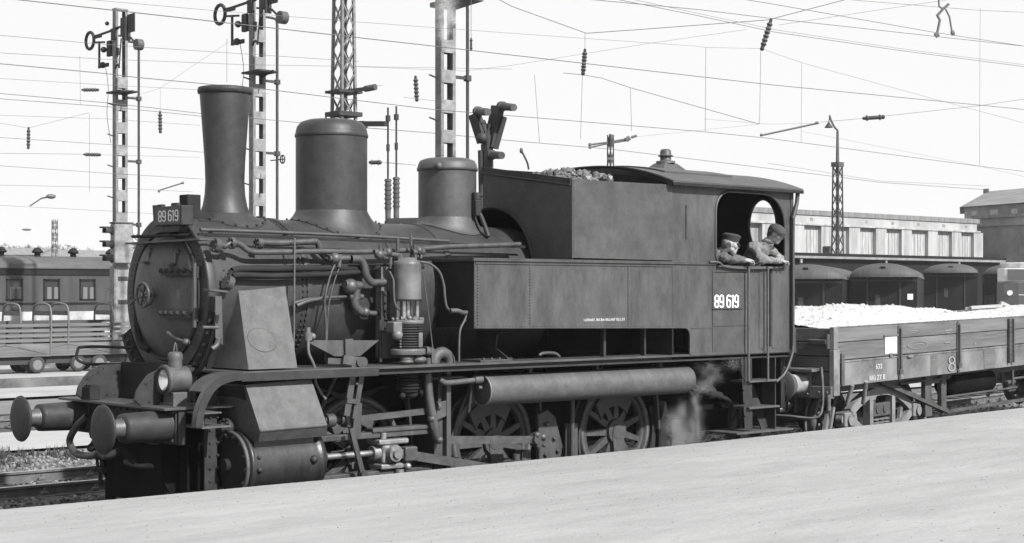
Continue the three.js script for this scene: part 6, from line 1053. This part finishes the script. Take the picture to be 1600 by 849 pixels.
const droppers = [[[9.093,6.893,-4.389],[9.093,6.293,-4.389]], [[11.589,8.215,-22.342],[11.601,7.015,-22.331]], [[11.767,6.775,-22.181],[11.767,4.823,-22.181]], [[8.945,6.267,-11.257],[8.945,7.083,-11.257]], [[13.898,6.387,-6.787],[13.872,5.199,-6.811]], [[15.618,6.915,-5.235],[15.609,5.343,-5.243]], [[16.384,6.867,-4.544],[16.366,5.487,-4.56]], [[13.23,6.399,-7.39],[13.302,5.127,-7.326]], [[14.567,6.147,-6.184],[14.584,5.343,-6.168]], [[24.999,8.055,-10.239],[24.987,6.071,-10.25]], [[28.313,9.431,-7.248],[28.301,5.463,-7.259]], [[23.219,9.951,-38.786],[23.219,9.063,-38.786]], [[13.934,7.179,-6.755],[13.934,6.867,-6.755]]];
const dropperLabels = ["dropper wire hanging above the right corner of the second dome", "dropper wire at the left edge beside the upper rod insulator", "dropper wire just left of the first mast's middle", "dropper wire standing over the chimney rim", "dropper wire below the insulator above the coal heap", "longest dropper wire left of the slanting insulator", "dropper wire under the slanting insulator above the cab", "faint leaning dropper wire over the short lattice post", "dropper wire between the short post and the slanting wire", "dropper wire left of the lamp mast", "dropper wire near the right edge of the sky", "short dropper wire above the insulator left of the chimney", "very short dropper wire at the wire crossing"];
droppers.forEach((p, i) => solo('dropper_wire', dropperLabels[i], 'wire', poly(p, 0.0045, 5), S.wire, 'dropper wires'));

// ---------------------------------------------------------------- beyond: coach, trolleys, canopy, buildings
const Q = {
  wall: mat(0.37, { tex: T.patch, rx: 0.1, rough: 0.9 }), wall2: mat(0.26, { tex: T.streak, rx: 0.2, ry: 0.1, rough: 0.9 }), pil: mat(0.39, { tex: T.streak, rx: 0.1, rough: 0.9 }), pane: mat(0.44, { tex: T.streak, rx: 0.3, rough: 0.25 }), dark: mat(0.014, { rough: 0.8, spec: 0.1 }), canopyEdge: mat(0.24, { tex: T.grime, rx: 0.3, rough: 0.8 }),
  roof: mat(0.21, { tex: T.streak, rx: 0.2, rough: 0.85 }), coach: mat(0.016, { tex: T.grime, rx: 0.3, rough: 0.6, spec: 0.3 }), coachRoof: mat(0.12, { tex: T.grime, rx: 0.4, rough: 0.7 }), brick: mat(0.23, { tex: T.patch, rx: 0.2, rough: 0.9 }),
};
// dining coach behind the trolleys
{
  const z = -31, t = thing('passenger_coach', 'dark passenger coach with curtained windows behind the luggage trolleys', 'railway coach', [15.059, 0, -32.5], null);
  const P = (n, g, m, p = t) => part(n, g, m, p), xa = 10.378, xb = 22.913;
  const yr = 3.084, yt = 3.455, wt = 2.714, wb = 2.051, bandT = 1.719, bandB = 1.446;
  const wins = [13.870, 15.059, 16.246], step = (wins[2] - wins[0]) / 2, ww = 15.331 - 14.789;
  const all = [wins[0] - step, ...wins, wins[2] + step, wins[2] + 2 * step, wins[2] + 3 * step];
  const holes = all.map((x) => [[x - ww / 2, wb], [x + ww / 2, wb], [x + ww / 2, wt], [x - ww / 2, wt]]);
  P('coach_side', [prism([[xa, bandB - 0.9], [xb, bandB - 0.9], [xb, yr], [xa, yr]], z - 0.06, z, holes)], mat(0.05, { tex: T.streak, rx: 0.3, rough: 0.5 }));
  P('coach_back', [B(xa, xb, bandB - 0.9, yr, z - 2.9, z - 2.8)], Q.coach);
  const arcR = (r) => Array.from({ length: 17 }, (_, i) => { const a = i / 16 * Math.PI, zz = z - 1.45 + 1.52 * Math.cos(a); return [zz, yr - 0.02 + r + (yt - yr) * Math.sin(a) ** 0.8]; });
  P('coach_roof', [prismX([...arcR(0), ...arcR(-0.04).reverse()], xa, xb)], mat(0.09, { tex: T.patch, rx: 0.3, rough: 0.7 }));
  P('cornice', [B(xa, xb, yr - 0.26, yr - 0.02, z + 0.002, z + 0.03, 0.01)], Q.coach);
  P('white_band', [B(xa, xb, bandB, bandT, z + 0.002, z + 0.02)], mat(0.42, { tex: T.grime, rx: 0.5, rough: 0.6 }));
  P('waist_rail', [B(xa, xb, wb - 0.12, wb - 0.06, z + 0.002, z + 0.02)], Q.coach);
  for (const x of all) {
    const w = P('window', [B(x - ww / 2, x - ww / 2 + 0.05, wb, wt, z - 0.05, z + 0.015), B(x + ww / 2 - 0.05, x + ww / 2, wb, wt, z - 0.05, z + 0.015), B(x - ww / 2, x + ww / 2, wt - 0.05, wt, z - 0.05, z + 0.015), B(x - ww / 2, x + ww / 2, wb, wb + 0.05, z - 0.05, z + 0.015)], Q.coach);
    P('window_pane', [B(x - ww / 2 + 0.05, x + ww / 2 - 0.05, wb + 0.05, wt - 0.05, z - 0.035, z - 0.03)], mat(0.03, { rough: 0.1 }), w);
    for (const s of [-0.12, 0.3]) P('curtain', [B(x + s * ww - 0.07, x + s * ww + 0.07, wb + 0.05, wb + 0.62 * (wt - wb), z - 0.027, z - 0.015)], mat(0.11, { rough: 0.9 }), w);
  }
  for (const px of [3, 60, 116, 175]) { const x = px === 3 ? 13.851 : px === 60 ? 15.028 : px === 116 ? 16.221 : 17.521; P('roof_vent', [lathe([[0.1, yt - 0.05], [0.09, yt + 0.05], [0.17, yt + 0.07], [0.17, yt + 0.12], [0.08, yt + 0.22], [0.001, yt + 0.24]], x, z - 0.9, 14)], Q.coach); }
  P('coach_floor', [B(xa, xb, bandB - 1.0, bandB - 0.9, z - 2.8, z - 0.06)], Q.dark);
}
// luggage trolleys on the far platform
{
  const steel = mat(0.15, { tex: T.grime, rx: 1, rough: 0.6 }), slat = mat(0.15, { tex: T.wood, rx: 0.6, rough: 0.85 }), tyre = mat(0.03, { rough: 0.9 }), hubM = mat(0.12, { rough: 0.7 });
  const make = (label, pos, sc) => {
    const t = thing('luggage_trolley', label, 'trolley', pos, null, false), P = (n, g, m, p = t) => part(n, g, m, p), Lh = 1.25 * sc, y0 = 0.5, hz = 0.5;
    P('deck', [B(-Lh, Lh, y0 - 0.06, y0, -hz, hz, 0.01)], slat);
    for (let k = 0; k < 4; k++) P('slat', [B(-Lh + 0.03, Lh - 0.03, y0 + 0.32 + k * 0.13, y0 + 0.4 + k * 0.13, hz - 0.03, hz, 0.005)], slat);
    P('load_back', [B(-Lh + 0.05, Lh - 0.05, y0 + 0.001, y0 + 0.86, -hz + 0.1, -hz + 0.13)], mat(0.05, { rough: 0.9 })); P('under_carriage', [B(-Lh * 0.85, Lh * 0.85, y0 - 0.26, y0 - 0.061, -hz + 0.2, hz - 0.12)], tyre);
    P('side_panel', [B(-Lh, Lh, y0, y0 + 0.28, hz - 0.03, hz, 0.005)], slat);
    for (const e of [-1, 1]) P('end_frame', [tube([[e * Lh, y0, -hz], [e * Lh, y0 + 1.15, -hz], [e * Lh, y0 + 1.27, -hz + 0.12], [e * Lh, y0 + 1.27, hz - 0.12], [e * Lh, y0 + 1.15, hz], [e * Lh, y0, hz]], 0.028, 8, 40), B(e * Lh - 0.012, e * Lh + 0.012, y0 + 1.0, y0 + 1.12, -hz, hz), B(e * Lh - 0.012, e * Lh + 0.012, y0 + 0.6, y0 + 0.75, -hz, hz), B(e * Lh - 0.012, e * Lh + 0.012, y0 + 0.2, y0 + 0.4, -hz, hz)], steel);
    P('brace', [bar([-Lh + 0.1, y0 + 0.02, hz + 0.01], [0, y0 + 0.27, hz + 0.01], 0.01, 0.03), bar([Lh - 0.1, y0 + 0.02, hz + 0.01], [0, y0 + 0.27, hz + 0.01], 0.01, 0.03)], steel);
    for (const e of [-1, 1]) for (const s of [-1, 1]) { const w = P('wheel', [torus([e * Lh * 0.72, 0.23, s * (hz - 0.08)], 0.16, 0.07, 'z', 6.2832, 24)], tyre); P('wheel_disc', [cyl([e * Lh * 0.72, 0.23, s * (hz - 0.14)], [e * Lh * 0.72, 0.23, s * (hz - 0.02)], 0.13, 0.13, 20)], hubM, w); }
    P('drawbar', [tube([[Lh, 0.4, 0], [Lh + 0.35, 0.38, 0], [Lh + 0.55, 0.5, 0], [Lh + 0.6, 1.0, 0]], 0.025, 8, 20), tube([[Lh + 0.6, 1.0, -0.2], [Lh + 0.6, 1.0, 0.2]], 0.02)], steel);
    return t;
  };
  const p1 = [10.911,0.2,-24.591], p2 = [12.014,0.2,-24.463], p3 = [12.817,0.2,-24.183];
  make('slatted luggage trolley at the left edge of the photo', [p1[0] - 0.35, 0.2, p1[2] - 0.3], 1.0);
  make('middle slatted luggage trolley, in front of the second coach window', [p2[0] + 0.35, 0.2, p2[2] - 0.6], 1.05);
  make('slatted luggage trolley next to the signal mast foot', [p3[0] + 0.7, 0.2, p3[2] - 0.9], 0.9);
}
// station building with pilasters and tall window strips (parallel to the tracks)
{
  const z = -70, X = (px) => px;
  const t = thing('station_hall', 'long pale station building with pilasters and narrow window strips, right background', 'building', [114.218, 0, -76]);
  const P = (n, g, m, p = t) => part(n, g, m, p);
  const xa = 93.771, xb = 129.585, yTop = 9.268, yc = 8.977, yw = 8.046;
  P('wall', [B(xa, xb, 0, yTop - 0.45, z - 12, z)], Q.wall2);
  P('parapet', [B(xa, xb + 0.1, yTop - 0.45, yTop, z - 11.9, z + 0.35, 0.03)], mat(0.2, { tex: T.streak, rx: 0.2, rough: 0.85 }));
  P('upper_wall', [B(xa, xb - 0.3, yw + 0.05, yTop - 0.46, z + 0.003, z + 0.25)], Q.wall);
  P('ledge', [B(xa, xb - 0.02, yw - 0.1, yw + 0.06, z + 0.26, z + 0.5, 0.02)], Q.pil);
  const pil = [104.286, 109.041, 113.435, 117.408, 121.637, 125.595, 129.360], sp = (pil[6] - pil[2]) / 4;
  const P2 = [pil[2] - 6 * sp, pil[2] - 5 * sp, pil[2] - 4 * sp, pil[2] - 3 * sp, pil[2] - 2 * sp, pil[2] - sp, ...pil.slice(2)];
  P2.filter((x) => x > xa + 1).forEach((x, i, P2) => {
    P('pilaster', [B(x - 0.85, x + 0.75, 0, yw - 0.11, z + 0.003, z + 0.42, 0.03)], Q.pil);
    if (!i) return;
    const a = P2[i - 1] + 0.75, b = x - 0.85, n = 5, w = (b - a) / n;
    for (let k = 0; k < n; k++) { const f = P('window', [B(a + k * w + w * 0.72, a + (k + 1) * w, 0.5, yw - 0.2, z + 0.003, z + 0.06)], Q.pil); P('window_pane', [B(a + k * w, a + k * w + w * 0.72, 0.5, yw - 0.25, z + 0.003, z + 0.03)], Q.pane, f); }
    P('window_slit', [B((a + b) / 2 - 0.2, (a + b) / 2 + 0.2, yw + 0.3, yTop - 0.65, z + 0.24, z + 0.262)], Q.brick);
  });
}
// big hall with a hipped roof at the far right
{
  const t = thing('hipped_hall', 'large grey building with a hipped roof at the right edge', 'building', [[142.565,5.973,-72.514][0], 0, [142.565,5.973,-72.514][2]]);
  const P = (n, g, m, p = t) => part(n, g, m, p);
  const D = 165, lft = [137.911,5.973,-76.715], rgt = [136.079,5.643,-58.163], y = (v) => 2.343 + (455 - v) * D / 2500;
  const dir = V([rgt[0] - lft[0], 0, rgt[2] - lft[2]]).normalize(), nrm = V([0.846, 0, -0.532]), at = (u, yy, w) => { const p = V(lft).addScaledVector(dir, u).addScaledVector(nrm, w); return [p.x, yy, p.z]; };
  const blk = (u0, u1, y0, y1, w0, w1) => hexa([at(u0, y0, w0), at(u1, y0, w0), at(u1, y1, w0), at(u0, y1, w0)], [at(u0, y0, w1), at(u1, y0, w1), at(u1, y1, w1), at(u0, y1, w1)]);
  P('wall', [blk(0.2, 20, 0, y(323), 0, 14)], mat(0.3, { tex: T.patch, rx: 0.1, rough: 0.9 }));
  P('roof', [hexa([at(-0.4, y(324), -0.6), at(21, y(318), -0.6), at(21, y(318), 15), at(-0.4, y(324), 15)], [at(3.2, y(297), 5), at(21, y(291), 5), at(21, y(291), 9), at(3.2, y(297), 9)]), blk(2.6, 3.3, y(300), y(293), 4.5, 5.5)], Q.roof);
  P('lower_block', [blk(1.4, 20, 0, y(358), -5, -0.01)], Q.brick);
  P('cornice', [blk(1.2, 20.3, y(358), y(346), -5.3, -0.02)], mat(0.27, { tex: T.patch, rx: 0.1, rough: 0.9 }));
  P('lower_roof', [blk(1.0, 20.5, y(346), y(342), -5.6, 0.1)], Q.roof);
  for (let k = 0; k < 4; k++) { const w = P('window', [blk(1.0 + k * 2.4, 1.9 + k * 2.4, y(338), y(330), -0.05, -0.01)], Q.pil); P('window_pane', [blk(1.15 + k * 2.4, 1.75 + k * 2.4, y(337), y(331), -0.08, -0.055)], Q.pane, w); }
}
// platform canopy and the stock standing under it
{
  const z = -45, ya = 4.519, xb = 92.908, xa = 62.814;
  const t = thing('platform_canopy', 'long flat platform canopy with a pale edge above the stabled wagons', 'canopy', [79.740, 0, -50]);
  const P = (n, g, m) => part(n, g, m, t);
  P('canopy_roof', [B(xa, xb, ya - 0.14, ya + 0.12, z - 7, z - 0.06, 0.02)], Q.roof);
  P('canopy_edge', [B(xa, xb, ya - 0.2, ya - 0.02, z - 0.05, z, 0.01)], Q.canopyEdge);
  P('canopy_trim', [B(xa, xb, ya - 0.02, ya + 0.13, z - 0.05, z + 0.04)], Q.dark);
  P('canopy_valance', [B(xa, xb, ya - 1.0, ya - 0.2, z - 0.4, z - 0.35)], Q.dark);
  for (const [px, py] of [[1253, 0], [1386, 0], [1500, 0]]) { const x = px === 1253 ? 70.036 : px === 1386 ? 78.760 : 87.129; P('canopy_bracket', [B(x - 0.1, x + 0.1, ya - 0.5, ya - 0.25, z - 0.1, z, 0.02)], Q.canopyEdge); }
  const columns = [74.919, 75.316, 83.218, 83.884];
  columns.forEach((x, i) => P('canopy_column', [cyl([x, -0.2, z - 0.5], [x, ya - 0.15, z - 0.5], i % 2 ? 0.09 : 0.13, i % 2 ? 0.09 : 0.13, 12), B(x - 0.14, x + 0.14, -0.2, 0.3, z - 0.64, z - 0.36)], i % 2 ? Q.brick : S.postDark));
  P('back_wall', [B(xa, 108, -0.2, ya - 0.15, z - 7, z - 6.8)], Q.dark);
}
{
  const make = (label, px, dep, half, ytop, yedge, white) => {
    const c = px, t = thing('stabled_wagon', label, 'railway wagon', c, 'dark wagons standing side by side under the canopy', false);
    t.rotation.y = 0.56;   // ends towards the camera
    const P = (n, g, m, p = t) => part(n, g, m, p), yb = 0.3;
    const rim = (r) => Array.from({ length: 25 }, (_, i) => { const u = -1 + i / 12; return [u * (half + 0.05), yedge + (ytop - yedge) * Math.sqrt(Math.max(0, 1 - u * u)) + r]; });
    P('wagon_body', [prismX([[-half, yb], [half, yb], [half, yedge - 0.02], ...rim(-0.03).slice(1, -1).reverse(), [-half, yedge - 0.02]], 0, 12)], Q.coach);
    P('roof_end', [new THREE.SphereGeometry(1, 40, 20, 0, 6.2832, 0, Math.PI / 2).scale(0.75, ytop - yedge - 0.01, half + 0.04).translate(0, yedge, 0)], mat(0.06, { tex: T.streak, rx: 0.4, rough: 0.7 }));
    P('wagon_roof', [prismX([...rim(0.0), ...rim(-0.025).reverse()], 0.05, 12.1)], mat(0.06, { tex: T.streak, rx: 0.4, rough: 0.8 }));
    P('end_framing', [B(-0.05, -0.005, yb, yedge, -0.8, -0.72), B(-0.05, -0.005, yb, yedge, 0.72, 0.8), B(-0.06, -0.005, yb + 0.6, yb + 0.68, -half, half), B(-0.05, -0.005, yedge - 0.2, yedge - 0.1, -half + 0.05, half - 0.05)], mat(0.02, { rough: 0.6 }));
    P('end_lamp', [B(-0.62, -0.5, ytop - 0.26, ytop - 0.16, -0.12, 0.12, 0.02)], Q.dark);
    P('window', [B(-0.03, -0.004, yedge - 1.35, yedge - 0.85, -half * 0.25, -half * 0.1)], mat(0.04, { rough: 0.3 }));
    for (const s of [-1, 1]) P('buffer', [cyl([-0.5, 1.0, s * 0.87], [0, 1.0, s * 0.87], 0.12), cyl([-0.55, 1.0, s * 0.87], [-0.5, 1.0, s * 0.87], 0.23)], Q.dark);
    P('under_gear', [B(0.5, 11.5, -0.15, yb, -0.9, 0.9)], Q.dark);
    if (white) P('end_label', [B(-0.03, -0.008, [57.753,2.13,-29.172][1] - 0.15, [57.753,2.13,-29.172][1] + 0.13, 1.1, 1.36)], mat(0.7));
    return t;
  };
  make('first dark wagon end under the canopy, next to the cab', [[52.528,1.603,-31.193][0], -0.05, [52.528,1.603,-31.193][2]], 74, 1.62, 3.64, 2.95);
  make('second dark wagon end under the canopy, with a small white label', [[56.85,1.583,-29.986][0], -0.05, [56.85,1.583,-29.986][2]], 76, 1.55, 3.72, 3.05, true);
  make('third dark wagon end under the canopy, right of the twin light posts', [[71.452,1.443,-35.667][0], -0.05, [71.452,1.443,-35.667][2]], 90, 1.45, 3.95, 3.4);
  make('fourth dark wagon end under the canopy, half behind the electric engine', [[78.472,1.393,-36.066][0], -0.05, [78.472,1.393,-36.066][2]], 95, 1.5, 4.0, 3.4);
}
// electric engine at the right edge
{
  const b = [52.952,1.683,-20.034], t = thing('electric_engine', 'rounded electric engine with a pale window band, cut by the right edge', 'locomotive', [b[0], -0.05, b[2]], null, false);
  t.rotation.y = 0.45;
  const P = (n, g, m, p = t) => part(n, g, m, p);
  const y = (v) => 2.393 + (455 - v) * 66 / 2500;
  const outline = (k) => [[-1.5 * k, 0], [-1.5 * k, 1], [1.5 * k, 1], [1.5 * k, 0]];
  const ring = (y0, y1, k, x0, m, name) => { const pts = [[-1.42 * k, 9], [-1.42 * k, x0 + 0.55], [-1.1 * k, x0 + 0.12], [-0.5 * k, x0], [0.5 * k, x0], [1.1 * k, x0 + 0.12], [1.42 * k, x0 + 0.55], [1.42 * k, 9]]; const g = prism(pts.map(([z, x]) => [x, -z]), y0, y1, [], 0.03).rotateX(-Math.PI / 2); return P(name, [g], m); };
  ring(0.9, y(441), 1, 0, mat(0.09, { rough: 0.4 }), 'body');
  const w = ring(y(441) + 0.001, y(419), 0.985, 0.06, mat(0.5, { rough: 0.4 }), 'window_band');
  P('window_pane', [B(0.03, 0.058, y(438), y(421), -0.95, -0.15), B(0.03, 0.058, y(438), y(421), 0.15, 0.95)], mat(0.1, { rough: 0.15 }), w);
  ring(y(419) + 0.001, y(410), 0.93, 0.22, mat(0.55, { tex: T.grime, rx: 0.5, rough: 0.7 }), 'roof');
  P('front_lamp', [cyl([-0.06, y(458), 0.85], [0.05, y(458), 0.85], 0.11, 0.11, 16)], mat(0.6)); P('front_lamp', [cyl([-0.06, y(458), -0.85], [0.05, y(458), -0.85], 0.11, 0.11, 16)], mat(0.6));
  P('pilot', [B(0.1, 8.8, 0.2, 0.9, -1.3, 1.3, 0.1)], Q.dark); P('trim_line', [B(-0.012, -0.002, y(462), y(460), -0.5, 0.5)], mat(0.4));
}
// sawhorse barrier behind the gravel, right
{
  const m = mat(0.55, { tex: T.wood, rx: 1, rough: 0.85 });
  const t = thing('plank_barrier', 'pale planks on small trestles showing above the gravel at the right', 'barrier', [35.668,1.095,-11.386]);
  part('plank', [bar([35.198,1.844,-11.811], [35.897,1.902,-11.18], 0.2, 0.09)], m, t); part('plank', [bar([35.868,1.998,-11.206], [36.438,1.633,-10.691], 0.2, 0.09)], m, t); part('plank', [bar([35.241,1.71,-11.772], [35.754,1.729,-11.309], 0.2, 0.06)], S.postDark, t);
  part('trestle', [hexa([[35.084,1.863,-11.913], [35.212,1.863,-11.798], [35.241,1.095,-11.772], [35.056,1.095,-11.939]], [[35.436,1.859,-12.134], [35.566,1.859,-12.018], [35.594,1.085,-11.992], [35.408,1.085,-12.16]]), hexa([[35.897,1.94,-11.18], [35.982,1.94,-11.103], [36.068,1.095,-11.026], [35.783,1.095,-11.283]], [[36.256,1.937,-11.395], [36.342,1.937,-11.317], [36.428,1.085,-11.239], [36.141,1.085,-11.499]])], mat(0.25, { tex: T.wood, rx: 1, rough: 0.85 }), t);
}
// sheds and trees of the far town
{
  const t = mat(0.36, { tex: T.patch, rx: 0.05, rough: 0.95 });
  let i = 0;
  for (const [px0, px1, py] of [[-40, 60, 386], [62, 120, 389], [120, 200, 390], [200, 330, 384], [330, 460, 386]]) {
    const a = [px0, px1].map((px) => { const k = (px - 800) / 2500, d = 300; return [-7.182 + d * (0.67 + 0.7424 * k), 0, 14.599 + d * (-0.7424 + 0.67 * k)]; }), h = 2.343 + (455 - py) * 300 / 2500, u = [0.67, 0, -0.742].map((v) => v * 20);
    const q = (p, y, k) => [p[0] + u[0] * k, y, p[2] + u[2] * k];
    const lab = ['long low far shed at the left edge under the wires', 'far shed behind the coach roof vents', 'far shed left of the first signal mast', 'far building glimpsed beside the number box', 'far building glimpsed behind the chimney foot'][i++];
    const o = thing('far_building', lab, 'building', a[0]);
    part('wall', [hexa([q(a[0], -1, 0), q(a[1], -1, 0), q(a[1], h - 1.5, 0), q(a[0], h - 1.5, 0)], [q(a[0], -1, 1), q(a[1], -1, 1), q(a[1], h - 1.5, 1), q(a[0], h - 1.5, 1)])], t, o);
    part('roof', [hexa([q(a[0], h - 1.5, -0.05), q(a[1], h - 1.5, -0.05), q(a[1], h - 1.5, 1.05), q(a[0], h - 1.5, 1.05)], [q(a[0], h, 0.4), q(a[1], h, 0.4), q(a[1], h, 0.6), q(a[0], h, 0.6)])], Q.roof, o);
  }
  const leaf = [];
  for (const [px, py, r] of [[5, 376, 2.2], [22, 379, 2], [52, 378, 1.6], [78, 380, 2], [100, 378, 2], [110, 381, 1.4], [130, 383, 1.8], [215, 372, 2.5], [225, 366, 3], [232, 360, 3], [-20, 380, 2]]) { const k = (px - 800) / 2500, d = 310, c = [-7.182 + d * (0.67 + 0.7424 * k), 2.343 + (455 - py) * d / 2500, 14.599 + d * (-0.7424 + 0.67 * k)]; for (let n = 0; n < 90; n++) leaf.push(new THREE.IcosahedronGeometry(rr(0.15, 0.5), 0).rotateX(rr(0, 6)).translate(c[0] + rr(-1, 1) * r, c[1] - 0.6 - Math.abs(rr(0, 1)) * r * 1.8, c[2] + rr(-1, 1) * r)); }
  solo('treeline', 'hazy far treetops along the horizon at the left', 'trees', leaf, mat(0.3, { rough: 1 }), null, 'stuff');
}
scene.fog = new THREE.FogExp2(new THREE.Color(0.93, 0.93, 0.93), 0.0003);

renderer.render(scene, camera);
